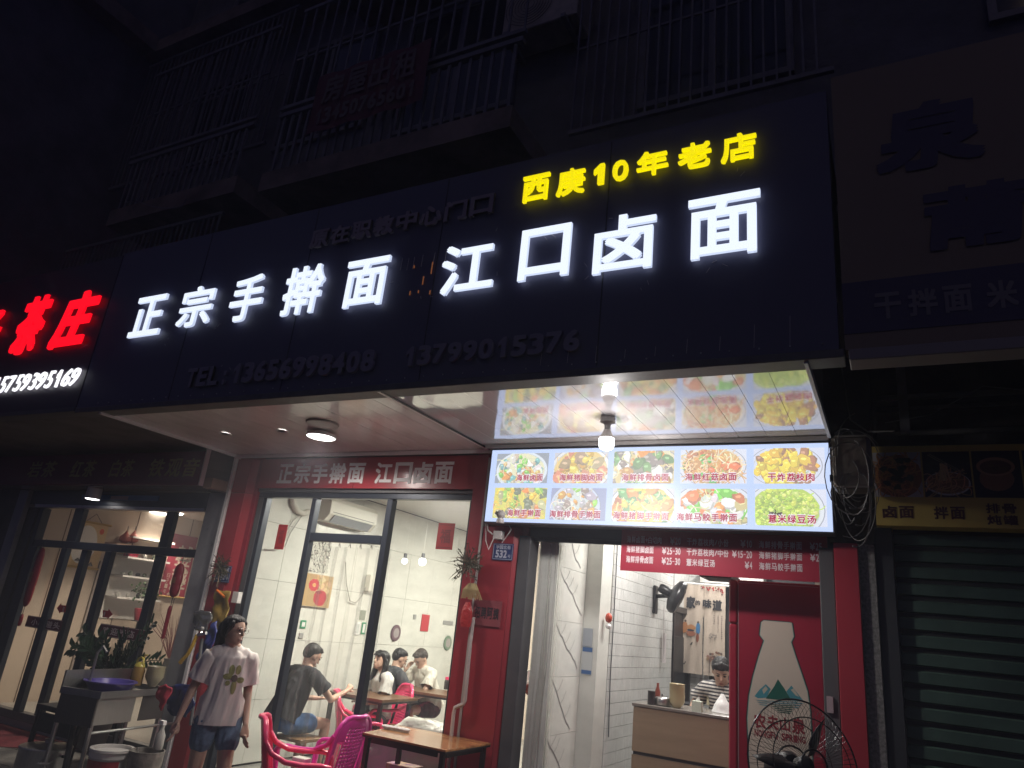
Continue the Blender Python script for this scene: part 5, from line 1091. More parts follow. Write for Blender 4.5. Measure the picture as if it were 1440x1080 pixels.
# potted plant behind
pq = Vector((-6.75, 4.82, .2)); pl = thing('potted_plant', pq, 'dark green potted plant with thick arching leafy stems behind the sink', 'plant')
MB().lathe([(.12, 0), (.17, .5), (.18, .52), (.17, .53), (.001, .52)], pq, 24).build('pot', mat('dark_pot', (.06, .05, .05), .5), pl, smooth=True)
m_leaf = mat('glossy_leaf', (.03, .07, .035), .3, coat=.2); 
for k, (dx, dy, L, a) in enumerate(((.55, -.1, .5, .5), (.38, .05, .62, .9), (.25, -.1, .5, 1.0), (.05, .0, .45, 1.1), (-.15, -.05, .42, 1.0), (-.32, 0, .42, .7), (-.5, -.05, .45, .35), (-.6, .05, .38, .2), (.48, -.2, .4, .25), (.3, -.2, .3, .2), (-.25, -.2, .35, .4), (.1, -.2, .3, .5), (.62, .05, .3, .1), (-.45, -.15, .3, .1))):
    base = pq+Vector((0, 0, .53)); tip = base+Vector((dx, dy, L)); mid = base.lerp(tip, .5)+Vector((0, 0, .08+.08*(1-a))); pts = [base.lerp(mid, i/5).lerp(mid.lerp(tip, i/5), i/5) for i in range(6)]
    MB().tube(pts, [.009, .008, .007, .006, .004, .002], 5).build('stem', m_leaf, pl); lv = MB()
    for i in range(22):
        s = .22+.78*i/21; f = s*5; j = min(4, int(f)); p = pts[j].lerp(pts[j+1], f-j); tg = (pts[j+1]-pts[j]).normalized(); sd = tg.cross(Vector((0, -1, .2))).normalized()*(1 if i % 2 else -1)
        d = (sd*.8+tg*.55+Vector((0, random.uniform(-.4, .2), random.uniform(-.1, .2)))).normalized(); l = random.uniform(.075, .12); w = tg*.024; n_ = Vector((0, -.01, 0))
        lv.add([p, p+d*l*.35+w+n_, p+d*l*.75+w*.8, p+d*l, p+d*l*.75-w*.8, p+d*l*.35-w+n_], [(0, 1, 2, 3), (0, 3, 4, 5)])
    lv.build('leaves', m_leaf, pl, kind='stuff')
# buckets, pot, bottle under the sink
def tub(c, r0, r1, h, m, label, name, rim=None, cat='bucket'):
    t = thing(name, c, label, cat, None); MB().lathe([(r0, 0), (r1, h), (r1*.94, h), (r0*.94, .02), (.001, .02)], c, 28).build('body', m, t, smooth=True)
    if rim: MB().lathe([(r1+.002, h-.06), (r1+.008, h-.055), (r1+.006, h-.02), (r1+.014, h-.012), (r1+.012, h+.004), (r1*.93, h+.004), (r1*.93, h-.02)], c, 28).build('rim', rim, t, smooth=True)
    return t
q = at(159, 1050, Y=4.02); wb = tub(Vector((q.x, 4.02, g0)), .13, .145, .38, mat('bucket_white', (.55, .53, .5), .35), 'white bucket with a red printed label in front of the steel sink', 'bucket', mat('bucket_white', (.55, .53, .5), .35))
cen = Vector((q.x, 4.02, g0)); a = MB(); NN = 24
a.add([cen+Vector(((.1457+.0006)*math.cos(t), (.1457+.0006)*math.sin(t), z)) for z in (.22, .31) for t in [math.pi*(.85+1.1*k/NN) for k in range(NN+1)]], [(k, k+1, NN+2+k, NN+1+k) for k in range(NN)]); a.build('label', mat('bucket_label_red', (.30, .02, .03), .4), wb)
q = at(207, 1058, Y=4.12); gb = tub(Vector((q.x, 4.12, g0)), .11, .125, .40, mat('paint_stained', (.20, .18, .16), .7, noise_=(9, .5), bump=(15, .5)), 'grimy grey paint bucket to the right of the white bucket', 'bucket')
MB().tube([Vector((q.x-.12, 4.12, .5)), Vector((q.x, 4.05, .47)), Vector((q.x+.12, 4.12, .5))], .004, 5).build('handle', m_steel, gb)
q = at(227, 1030, Y=4.2); sp = thing('spray_bottle', (q.x, 4.2, .5), 'pale spray bottle standing on the grey paint bucket under the sink', 'bottle'); MB().lathe([(.03, 0), (.035, .02), (.035, .1), (.015, .14), (.015, .17)], (q.x, 4.2, .5), 14).build('body', mat('grey_bottle', (.33, .32, .3), .4), sp, smooth=True); MB().box(q.x-.035, q.x+.015, 4.185, 4.215, .671, .70).build('trigger', m_white, sp)
q = at(66, 1048, Y=4.0); po = tub(Vector((q.x, 4.0, g0)), .19, .19, .27, m_steel, 'large stainless steel stock pot at the lower left beside the sink', 'stock_pot', None, 'pot')
MB().lathe([(.195, .272), (.19, .28), (.06, .3), (.02, .305), (.018, .32), (.025, .33), (.001, .335)], (q.x, 4.0, g0), 32).build('lid', m_steel, po, smooth=True); MB().tube([(q.x+.16, 3.89, .3), (q.x+.21, 3.83, .3), (q.x+.25, 3.9, .3), (q.x+.19, 3.96, .3)], .008, 6).build('handle', m_steel, po)
# black stove stand left of the sink
s0 = at(53, 985, Z=.68); st = thing('black_stand', (s0.x, s0.y, g0), 'black metal stand left of the steel sink, above the red mat', 'stand')
mk = mat('black_iron', (.02, .02, .022), .5, bump=(30, .3)); x, y = s0.x, s0.y
MB().box(x, x+.55, y, y+.45, .62, .66).build('top', mk, st, bevel=.004); MB().box(x+.02, x+.53, y+.02, y+.04, .46, .6).build('skirt', mk, st)
for dx in (.03, .5):
    for dy in (.03, .42): MB().tube([(x+dx, y+dy, .62), (x+dx-.03+.1*(dx > .2), y+dy, g0)], .022, 8).build('leg', mk, st)
MB().tube([(x+.05, y+.05, .3), (x+.5, y+.05, .33)], .012, 6).build('brace', mk, st)
single('red_mat', MB().add([at(*p, Z=.106) for p in ((-60, 1000), (0, 1004), (60, 1018), (112, 1034), (122, 1046), (118, 1054), (60, 1053), (0, 1050), (-60, 1046))], [tuple(range(9))]), mat('red_carpet', (.17, .022, .035), .95, noise_=(30, .4), bump=(80, .6)), 'worn red door mat on the pavement at the lower left', 'mat')
# hanging hose, cloths, blue tarpaulin, stand with dustpan
q0 = at(276, 893, Y=4.6); single('yellow_hose', MB().tube([at(277, 893, Y=4.6), at(272, 905, Y=4.6), at(264, 920, Y=4.6), at(253, 932, Y=4.6)], .016, 8), mat('yellow_tube', (.60, .38, .04), .4), 'short bright yellow hose hanging beside the grey tap on the marble pier', 'hose', smooth=True)
tp = thing('wall_tap', at(283, 893, Y=4.6), 'small steel tap on an upright pipe beside the marble pier', 'tap'); MB().tube([at(284, 898, Y=4.62), at(276, 960, Y=4.62), at(268, 1020, Y=4.62)], .014, 8).build('pipe', m_char, tp); MB().tube([at(284, 890, Y=4.6), at(278, 893, Y=4.6), at(290, 890, Y=4.6)], .014, 8).build('spout', m_steel, tp); MB().ball(at(284, 884, Y=4.6), .02).build('knob', m_steel, tp)
def flat(name, pts, Y, m, label, cat, th=.012, wob=.0):
    P_ = [at(x, y, Y=Y) for x, y in pts]; c = sum(P_, Vector())/len(P_); bm = bmesh.new(); cv = bm.verts.new(c); vv = [bm.verts.new(p) for p in P_]
    for i in range(len(vv)): bm.faces.new((cv, vv[i], vv[(i+1) % len(vv)]))
    bmesh.ops.subdivide_edges(bm, edges=bm.edges[:], cuts=5, use_grid_fill=True)
    for v in bm.verts:
        q = v.co*14; k = noise.noise(q)+.5*noise.noise(q*2.4); v.co += Vector((.3*noise.noise(q+Vector((9, 0, 0))), k, .3*noise.noise(q+Vector((0, 9, 0)))))*.028
    me = bpy.data.meshes.new(name); bm.to_mesh(me); bm.free(); me.polygons.foreach_set('use_smooth', [True]*len(me.polygons))
    o = prop(link(name, me, m), label, cat); md = o.modifiers.new('thick', 'SOLIDIFY'); md.thickness = min(th, .012); return o
flat('blue_tarpaulin', [(303, 873), (296, 880), (284, 905), (277, 925), (274, 945), (282, 935), (290, 922), (300, 905), (305, 890)], 4.7, mat('blue_tarp', (.02, .03, .16), .5, bump=(10, .5)), 'dark blue tarpaulin folded against the left pillar behind the woman', 'tarpaulin', .04)
flat('plastic_cover', [(275, 862), (285, 858), (295, 860), (298, 872), (292, 888), (278, 886), (270, 875)], 4.68, clear('dark_film', .25, (.35, .35, .37), .15, .1), 'dark crumpled plastic cover hanging above the wall tap', 'cover', .03)
flat('yellow_board', [(304, 830), (325, 832), (320, 868), (305, 900), (296, 905), (299, 860)], 4.88, mat('mustard_board', (.26, .17, .03), .6, noise_=(6, .4)), 'mustard coloured board leaning on the red left pillar', 'board', .01)
q = at(331, 840, Y=4.9); single('switch_box', MB().box(q.x-.045, q.x+.03, 4.9, 4.95, q.z-.05, q.z+.05), mw, 'small white switch box on the red left pillar above the woman', 'switch box', bevel=.003)
q = at(309, 833, Y=4.86); single('orange_lighter', MB().tube([at(305, 830, Y=4.85), at(315, 839, Y=4.85)], .012, 6), mat('orange_plastic', (.75, .18, .03), .4), 'small orange plastic handle sticking out above the mustard board', 'handle')
flat('red_cloth', [(222, 967), (235, 963), (241, 968), (237, 982), (230, 1000), (225, 993), (221, 980)], 4.3, mat('red_rag', (.30, .02, .04), .8, bump=(15, .5)), 'dark red rag hanging over the right end of the sink', 'cloth')
flat('blue_bag', [(238, 966), (252, 962), (268, 962), (274, 990), (262, 1008), (240, 1005), (232, 985)], 4.45, mat('blue_bag', (.01, .018, .09), .45, bump=(12, .6)), 'deep blue bag hanging behind the red rag at the end of the sink', 'bag', .04)

# ================= things in the tea shop
P = SIDE(TX)
def w_at(px, py, X=TX): return at(px, py, X=X+.01)
A, B = w_at(78, 800), w_at(151, 735)
a0, a1 = w_at(100, 765).y, w_at(146, 765).y; z1 = w_at(130, 735).z; z0 = w_at(110, 795).z-.02
sc_ = thing('wall_scroll', (TX+.01, a0, z0), 'hanging scroll with a pale landscape, a red sun and gold rods inside the tea shop', 'scroll')
MB().box(TX+.004, TX+.012, a0, a1, z0, z1).build('paper', mat('scroll_paper', (.72, .54, .30), .7), sc_)
for z in (z0, z1): MB().tube([(TX+.02, a0-.03, z), (TX+.02, a1+.03, z)], .014, 8).build('rod', mat('gold_rod', (.5, .34, .12), .4), sc_)
pr = Print(SIDE(TX+.012), a0+.02, a1-.02, z0+.02, z1-.02, .001); pr.blob(.38, .5, .42, .46, (.80, .79, .78), 36, 0); pr.blob(.86, .86, .08, .07, (.75, .13, .06), 20, 0)
for x, y, w, h_ in ((.25, .42, .1, .03), (.45, .44, .06, .05), (.6, .42, .09, .04), (.3, .13, .12, .03), (.55, .10, .14, .04), (.78, .06, .1, .04)): pr.poly([(x-w, y-h_), (x, y+h_*1.6), (x+w, y-h_)], (.10, .12, .13)); pr.poly([(x-w*.5, y-h_*1.2), (x, y+h_*.5), (x+w*.6, y-h_*1.2)], (.28, .28, .26))
pr.mb.build('painting', m_dull, sc_)
MB().tube([(TX+.02, (a0+a1)/2-.12, z1), (TX+.02, (a0+a1)/2, z1+.12), (TX+.02, (a0+a1)/2+.12, z1)], .004, 5).build('cord', m_char, sc_)
ya, yb = w_at(163, 780).y, w_at(222, 790).y
cbn = thing('wall_shelf', (TX+.01, ya, 1.3), 'white wall shelf with small tea things inside the tea shop', 'shelf')
MB().box(TX+.002, TX+.02, ya, yb, 1.22, 2.06).build('back_panel', m_white, cbn)
zz = [w_at(190, 786).z, w_at(190, 812).z, w_at(190, 842).z, w_at(195, 758).z]
zz = sorted(z-.0 for z in zz); print('shelf', ya, yb, zz)
for z in zz: MB().box(TX+.021, TX+.28, ya, yb, z-.012, z+.012).build('shelf_board', m_white, cbn)
for z in zz[:-1]:
    y = ya+.08
    for k in range(7):
        r = random.uniform(.02, .035); h_ = random.uniform(.03, .08); col = random.choice(((.03, .03, .03), (.25, .3, .22), (.5, .5, .48), (.12, .14, .10), (.55, .5, .45)))
        cn_ = {.03: 'black', .25: 'celadon', .5: 'pale grey', .12: 'dark olive', .55: 'cream'}[col[0]]; rw_ = ('lowest', 'middle', 'upper', 'top')[zz.index(z)]
        single('tea_ware', MB().lathe([(r*.6, 0), (r, h_*.4), (r*.9, h_*.8), (r*.5, h_), (.001, h_)], (TX+.15, y, z+.0125), 12), mat('teaware_%d' % (int(col[0]*100)), col, .3), '%s tea cup on the %s board of the white shelf, %s from left' % (cn_, rw_, ('first', 'second', 'third', 'fourth', 'fifth', 'sixth', 'seventh')[k]), 'tea ware', 'small tea things on the wall shelf', smooth=True)
        y += random.uniform(.1, .16)
        if y > yb-.05: break
single('red_gift_box', MB().box(TX+.08, TX+.2, ya+.06, ya+.2, zz[-2]+.0125, zz[-2]+.13), mat('gift_red', (.35, .02, .06), .4), 'small red gift box at the left of the upper white shelf', 'box', bevel=.003)
for i, px in enumerate((167, 178)):
    q = w_at(px, 757); q.x = TX+.15; t = thing('red_gourd', q, ('dull red gourd ornament, the left one on the small upper shelf', 'dull red gourd ornament, the right one on the small upper shelf')[i], 'ornament', 'gourd ornaments')
    MB().lathe([(.03, -.06), (.075, -.03), (.075, .02), (.035, .06), (.012, .10), (.001, .13)], q, 16).build('body', mat('gourd_red', (.42, .12, .10), .35), t, smooth=True); MB().tube([q+up*.12, q+up*.17], .006, 5).build('stalk', m_char, t)
q = w_at(172, 765); MB_ = MB().box(TX+.002, TX+.26, q.y-.25, q.y+.28, q.z-.03, q.z-.012); single('small_shelf', MB_, mat('shelf_wood', (.35, .22, .16), .5), 'small wooden shelf under the red gourd ornaments', 'shelf')
y0s, y1s = w_at(232, 800).y, w_at(268, 800).y; zt = w_at(250, 751).z; zb_ = w_at(225, 838).z
rsn = thing('red_scroll', (TX+.01, y0s, zb_), 'large crimson scroll with white calligraphy inside the tea shop at right', 'scroll'); MB().box(TX+.004, TX+.012, y0s, y1s, zb_, zt).build('paper', mat('crimson_paper', (.34, .03, .06), .6), rsn)
a = MB(); PC = SIDE(TX+.012); ym = (y0s+y1s)/2+.05
for k, ch in enumerate('越来越好'): zc = zt-.25-(zt-zb_-.3)*k/3.6; write(a, ch, PC, ym-.14, ym+.14, zc-.13, zc+.1, d=.001, bold=.02)
for k, ch in enumerate('日子一年年新生活'): zc = zt-.6-k*.075; write(a, ch, PC, y0s+.06, y0s+.11, zc-.03, zc+.03, d=.001, bold=.01)
for k, ch in enumerate('天天向上'): zc = zt-.35-k*.09; write(a, ch, PC, y1s-.16, y1s-.09, zc-.04, zc+.03, d=.001, bold=.01)
a.build('calligraphy', mat('cream_ink', (.6, .5, .42), .6), rsn)
MB().tube([(TX+.02, y0s-.02, zb_), (TX+.02, y1s+.02, zb_)], .015, 8).build('rod', mat('gold_rod', (.5, .34, .12), .4), rsn)
# long red hanging ornaments by the door
for i, (a_, b_, lb) in enumerate((((62, 770), (48, 855), 'long dark red charm of beads hanging at the left of the tea shop door'), ((256, 792), (243, 840), 'dark red lantern charm with a tassel hanging at the right of the tea shop door'))):
    A, B = at(*a_, Y=4.98), at(*b_, Y=4.98); t = thing('hanging_charm', A, lb, 'ornament', 'red hanging charms by the tea shop door'); mk_ = mat('charm_dark_red', (.22, .015, .03), .35)
    h_ = A.z-B.z; MB().lathe([(.01, 0), (.04, -.02), (.055, -h_*.12), (.06, -h_*.3), (.055, -h_*.34), (.062, -h_*.38), (.062, -h_*.62), (.055, -h_*.66), (.06, -h_*.7), (.055, -h_*.88), (.035, -h_*.97), (.01, -h_)], Vector((A.x, 4.97, A.z)), 12, sy=.6).build('body', mk_, t, smooth=True)
    mm_ = MB(); write(mm_, '福', FRONT(4.93), A.x-.03, A.x+.03, A.z-h_*.6, A.z-h_*.42, d=.0, bold=.02); mm_.build('character', mat('charm_gold', (.3, .16, .08), .5), t)
    MB().tube([A+Vector((0, 0, .1)), A], .003, 4).build('cord', m_char, t); e = Vector((A.x, 4.97, B.z)); MB().tube([e, e+Vector((0, 0, -.08))], .004, 4).build('cord', m_char, t)
    MB().lathe([(.012, 0), (.02, -.03), (.018, -.30 if i else -.12), (.001, -.31 if i else -.13)], e+Vector((0, 0, -.08)), 10).build('tassel', mk_, t)
# door stickers
def stick(pts, Y, m, name): return MB().add([at(x, y, Y=Y) for x, y in pts], [tuple(range(len(pts)))]).build(name, m, None)
m_ar = mat('sticker_red', (.45, .02, .03), .5); m_mar = mat('strip_maroon', (.10, .012, .03), .5); mwl = mat('sticker_white', (.6, .5, .5), .6)
for i, (pts, lb, tx) in enumerate((([(80, 855), (86, 848), (86.5, 851), (93, 851.5), (92, 861), (85, 861), (84, 863)], 'red arrow sticker pointing left on the tea shop door', (87, 860, 92, 853, '拉')), ([(145, 858), (152, 859), (153, 856), (158.5, 864), (151, 871), (151, 868.5), (144, 868)], 'red arrow sticker pointing right on the tea shop door', (145, 867, 149, 860, '推')))):
    o = prop(stick(pts, 5.03, m_ar, 'arrow_sticker'), lb, 'sticker', 'arrow stickers on the tea shop door')
    A, B = at(tx[0], tx[1], Y=5.03), at(tx[2], tx[3], Y=5.03); write(mm_ := MB(), tx[4], FRONT(5.03), A.x, B.x, A.z, B.z, d=.002, bold=.02); k_ = mm_.build('character', mwl, o)
for i, (pts, lb, tx) in enumerate((([(39, 868), (88, 875), (86, 886), (37, 879)], 'maroon lettered strip across the left sliding door of the tea shop', ('小心碰头', 42, 84, 877, 872)), ([(141, 882), (205, 886), (203, 898), (139, 894)], 'maroon welcome strip across the right sliding door of the tea shop', ('欢迎光临', 146, 192, 893, 886)))):
    Q = [at(x, y, Y=5.03) for x, y in pts]; zc = sum(p.z for p in Q)/4; x0, x1 = Q[0].x, Q[1].x; h_ = .06
    t = thing('door_strip', (x0, 5.03, zc-h_), lb, 'sticker', 'maroon strips on the tea shop door'); MB().box(x0, x1, 5.028, 5.03, zc-h_, zc+h_).build('strip', m_mar, t)
    MB().box(x0, x1, 5.026, 5.0275, zc+h_-.008, zc+h_-.004).box(x0, x1, 5.026, 5.0275, zc-h_+.004, zc-h_+.008).build('border', mwl, t)
    row(mm_ := MB(), tx[0], FRONT(5.028), at(tx[1], 880, Y=5.03).x, at(tx[2], 885, Y=5.03).x, zc-.035, zc+.035, d=.001, bold=.02); mm_.build('lettering', mwl, t)
# red twig arrangement and leafy plant in the tea shop
q = w_at(180, 905); q.x = -8.6; tg_ = thing('twig_vase', q, 'dark red dry twigs with a red tag standing inside the tea shop', 'plant'); a = MB()
for i in range(34):
    an = random.uniform(-1.1, 1.1); L_ = random.uniform(.35, .6); p0 = q+Vector((0, 0, -.1)); p2 = q+Vector((math.sin(an)*.3, math.sin(an)*.3, L_*.75)); a.tube([p0, p0.lerp(p2, .5)+Vector((0, .02, .04)), p2], [.005, .004, .002], 4)
a.build('twigs', mat('red_twig', (.13, .03, .035), .7), tg_, kind='stuff'); MB().lathe([(.06, -.5), (.09, -.35), (.05, -.12), (.06, -.1)], q, 16).build('vase', m_char, tg_, smooth=True)
q = at(205, 835, Y=6.6); lp = thing('leafy_plant', q, 'small bushy green plant on a stand seen through the tea shop door', 'plant'); a = MB()
for i in range(90):
    d = Vector((random.gauss(0, 1), random.gauss(0, 1), random.gauss(.3, .8))).normalized()*random.uniform(.05, .2); p = q+d; n_ = Vector((random.uniform(-1, 1), random.uniform(-1, 1), random.uniform(-1, 1))).normalized()*.04; s_ = n_.orthogonal().normalized()*.018; a.add([p, p+n_*.5+s_, p+n_, p+n_*.5-s_], [(0, 1, 2, 3)])
a.build('leaves', mat('leaf_green', (.05, .10, .04), .5), lp, kind='stuff'); MB().lathe([(.06, -.34), (.09, -.2), (.085, -.19), (.001, -.2)], q, 16).build('pot', mat('red_pot', (.25, .03, .04), .4), lp, smooth=True); MB().lathe([(.1, -1.3+.0), (.1, -1.28), (.02, -1.26), (.02, -.36), (.1, -.35), (.1, -.342)], q, 16).build('stand', m_char, lp)
sf_ = thing('curtain_panel', (-9.2, 5.4, .2), 'grey door leaf standing open inside the tea shop', 'door'); A = w_at(148, 790); MB().box(TX+.005, TX+.035, w_at(140, 790).y, w_at(158, 790).y, .2, A.z).build('leaf', mat('grey_leaf', (.38, .33, .30), .5), sf_)

# ================= things in the dining room
D = SIDE(XW+.002); dW = lambda px, py: at(px, py, X=XW+.004)
a, b = dW(430, 806), dW(459, 856); y0, y1, z1, z0 = dW(424, 830).y, dW(464, 830).y, dW(449, 808).z, dW(438, 853).z
pc = thing('wall_picture', (XW, y0, z0), 'square canvas of a red flower and red vase on the dining room wall', 'picture'); MB().box(XW+.003, XW+.03, y0, y1, z0, z1).build('canvas', mat('canvas_edge', (.5, .42, .3), .6), pc)
pr = Print(SIDE(XW+.03), y0+.005, y1-.005, z0+.005, z1-.005, .001); pr.rect((.42, .29, .14))
for _ in range(25): pr.blob(random.uniform(.3, 1), random.uniform(.4, 1), .09, .08, jit(random.choice([(.55, .42, .22), (.40, .26, .12), (.55, .38, .24)]), .2), 8, .3)
pr.blob(.62, .28, .24, .25, (.42, .03, .045), 20, .05); pr.blob(.55, .45, .14, .05, (.28, .02, .03), 14, .05)
for k in range(10): t = k*.628; pr.blob(.33+.13*math.cos(t), .66+.13*math.sin(t), .07, .07, (.50, .035, .05), 8, .1)
pr.blob(.33, .66, .05, .05, (.75, .35, .1), 10, 0); pr.mb.build('painting', m_dull, pc)
aq = dW(446, 708); acu = thing('split_air_conditioner', (XW, 6.1, 2.58), 'white split air conditioner high on the dining room wall', 'air conditioner'); ya_, yb_ = dW(445, 722).y, dW(512, 735).y; zc = dW(478, 740).z
MB().prism([(0, 0)], 0, 0) if False else None
MB().extr([(XW+.003, ya_, zc), (XW+.003, ya_, zc+.27), (XW+.17, ya_, zc+.27), (XW+.20, ya_, zc+.22), (XW+.20, ya_, zc+.08), (XW+.13, ya_, zc)], (0, yb_-ya_, 0)).build('casing', mat('ac_white', (.68, .66, .58), .35), acu, bevel=.006)
MB().obox((XW+.205, ya_+.08, zc+.075), (-.068, 0, -.08), (0, yb_-ya_-.16, 0), (.004, 0, -.004)).build('louvre', mat('ac_grey', (.30, .32, .34), .4), acu)
MB().box(XW+.2, XW+.203, ya_+.05, yb_-.05, zc+.10, zc+.106).build('seam', m_char, acu)
hz = lambda *p: [at(x, y, X=XW+.03) for x, y in p]
single('white_hose', MB().tube(hz((412, 699), (412, 708), (418, 718), (426, 722), (434, 720)), .035, 10), mat('hose_white', (.55, .53, .47), .5), 'thick white wrapped hose curving to the air conditioner', 'hose', smooth=True)
for k, p in enumerate((((424, 722), (412, 732), (404, 745), (396, 758)), ((426, 723), (416, 738), (408, 750), (401, 768), (390, 773), (372, 772)), ((486, 790), (487, 820), (492, 845), (500, 848), (508, 840), (514, 826)))):
    single('wall_wire', MB().tube(hz(*p), .006, 5), mat('wire_grey', (.33, .32, .29), .5), ('thin grey wire slanting from the hose across the upper left bay', 'longer thin grey wire drooping behind the red paper in the left bay', 'thin wire drooping in a loop on the wall right of the flower picture')[k], 'wire')
def wbox(px0, py0, px1, py1, m, label, cat, name, d=.03, inner=None):
    p, q = dW(px0, (py0+py1)/2), dW(px1, (py0+py1)/2); z1, z0 = dW((px0+px1)/2, py0).z, dW((px0+px1)/2, py1).z
    t = thing(name, (XW, p.y, z0), label, cat); MB().box(XW+.003, XW+d, p.y, q.y, z0, z1).build('body', m, t, bevel=.003)
    if inner: MB().box(XW+d+.0005, XW+d+.002, p.y+.02, q.y-.02, z0+.02, z1-.02).build('face', inner, t)
    return t
wbox(513, 808, 521, 831, mat('ac_white', (.68, .66, .58), .35), 'small white dispenser on the dining wall beside the wire loop', 'dispenser', 'wall_dispenser', .08)
mg = mat('sign_green', (.03, .25, .12), .5)
wbox(422, 872, 430, 884, mg, 'small green framed sign on the wall behind the man in black', 'sign', 'green_sign', .01, m_white); wbox(508, 875, 514, 892, mg, 'taller green framed sign by the right mullion of the middle bay', 'sign', 'green_sign', .01, m_white)
wbox(499, 875, 506, 893, m_white, 'small white paper notice on the wall left of the green sign', 'notice', 'wall_notice', .008, mat('notice_grey', (.5, .52, .5), .6)); wbox(506, 858, 514, 872, mat('olive_sticker', (.25, .27, .22), .6), 'greyish sticker just above the green framed sign', 'sticker', 'wall_sticker', .006)
wbox(420, 890, 426, 898, mat('socket_grey', (.30, .30, .29), .4), 'grey wall socket under the small green sign', 'socket', 'wall_socket', .012); wbox(581, 864, 585, 871, mat('socket_grey', (.30, .30, .29), .4), 'tiny grey switch left of the red extinguisher poster', 'switch', 'wall_switch', .012); wbox(623, 873, 637, 879, mat('socket_grey', (.30, .30, .29), .4), 'grey nameplate high on the wall at the right window edge', 'nameplate', 'nameplate', .008)
ex = wbox(592, 864, 603, 888, mat('poster_red', (.45, .03, .04), .5), 'red fire extinguisher poster on the far dining room wall', 'poster', 'extinguisher_poster', .01)
for i, (px, py, lb) in enumerate(((556, 890, 'purple oval plaque on the dining wall above the woman in white'), (629, 904, 'small green oval plaque near the right edge of the window'))):
    q = dW(px, py); t = thing('oval_plaque', q, lb, 'plaque', 'oval plaques on the dining wall'); MB().lathe([(.10, .003), (.10, .012), (.085, .016), (.001, .016)], q-Vector((.0, 0, 0)), 28, (1, 0, 0)).build('disc', mat(('plaque_purple', 'plaque_green')[i], ((.14, .08, .10), (.15, .22, .15))[i], .4), t); MB().lathe([(.06, .0165), (.001, .018)], q, 20, (1, 0, 0)).build('emblem', mat('emblem_grey', (.34, .3, .3), .5), t)
# two added bulbs stand in for lamp reflections in the right bay glass
for i, (px, py, r, lb) in enumerate(((594, 790, .045, 'brighter added bulb standing in for a lamp reflection in the right window bay'), (569, 789, .035, 'dimmer added bulb standing in for a lamp reflection, left of the brighter one'))):
    q = at(px, py, Y=7.0); t = thing('reflection_bulb', q, lb, 'bulb', 'bulbs standing in for reflections'); MB().ball(q, r, 14, 10).build('globe', emis('reflection_globe', (1, 1, .95), 4, False), t, smooth=True); MB().lathe([(.02, r*.9), (.02, r+.05)], q, 10).build('cap', m_char, t); MB().tube([q+up*(r+.05), (q.x, q.y, 2.965)], .0012, 4).build('cord', mat('wire_pale', (.5, .5, .46), .5), t)
wf2 = thing('wall_fan_dim', at(545, 810, X=XW+.2), 'pale grey louvred bracket slanting on the dining wall', 'bracket') if False else None
# dining tables
def dtable(c, w, d, z, label, rz=0):
    t = thing('dining_table', (0, 0, 0), label, 'table', 'dining tables'); MB().box(-w/2, w/2, -d/2, d/2, z-.025, z).build('table_top', mat('dark_table', (.16, .085, .045), .3, noise_=(3, .3), stretch=(1, 8, 1)), t); MB().box(-w/2-.004, w/2+.004, -d/2-.004, d/2+.004, z-.045, z-.0255).build('edge_band', m_black, t)
    for sx in (-1, 1):
        for sy in (-1, 1): MB().box(sx*(w/2-.06)-.018, sx*(w/2-.06)+.018, sy*(d/2-.06)-.018, sy*(d/2-.06)+.018, .12, z-.046).build('leg', m_black, t)
    t.location = (*c, 0); t.rotation_euler = (0, 0, rz); return t
q1 = at(552, 984, Z=.85); q2 = at(600, 972, Z=.87); print('tables', q1, q2)
dtable((q1.x-.38, q1.y+.15), .75, .62, .85, 'dark dining table between the man in black and the woman in white')
dtable((q2.x-.02, q2.y+.12), .8, .6, .87, 'dark dining table at the far pair of diners', .15)
q = at(628, 952, Z=1.0); cd = thing('condiment_set', (q.x, q.y, .87), 'red topped condiment jars at the right end of the far dining table', 'jars')
for k in range(3): c0 = Vector((at(625, 968, Z=.88).x+.02+.06*k, at(625, 968, Z=.88).y, .871)); MB().lathe([(.025, 0), (.028, .09), (.02, .11)], c0, 12).build('jar', mat('jar_dark', (.05, .04, .04), .3), cd, smooth=True); MB().lathe([(.022, .111), (.022, .14), (.001, .142)], c0, 12).build('lid', m_pk, cd, smooth=True)
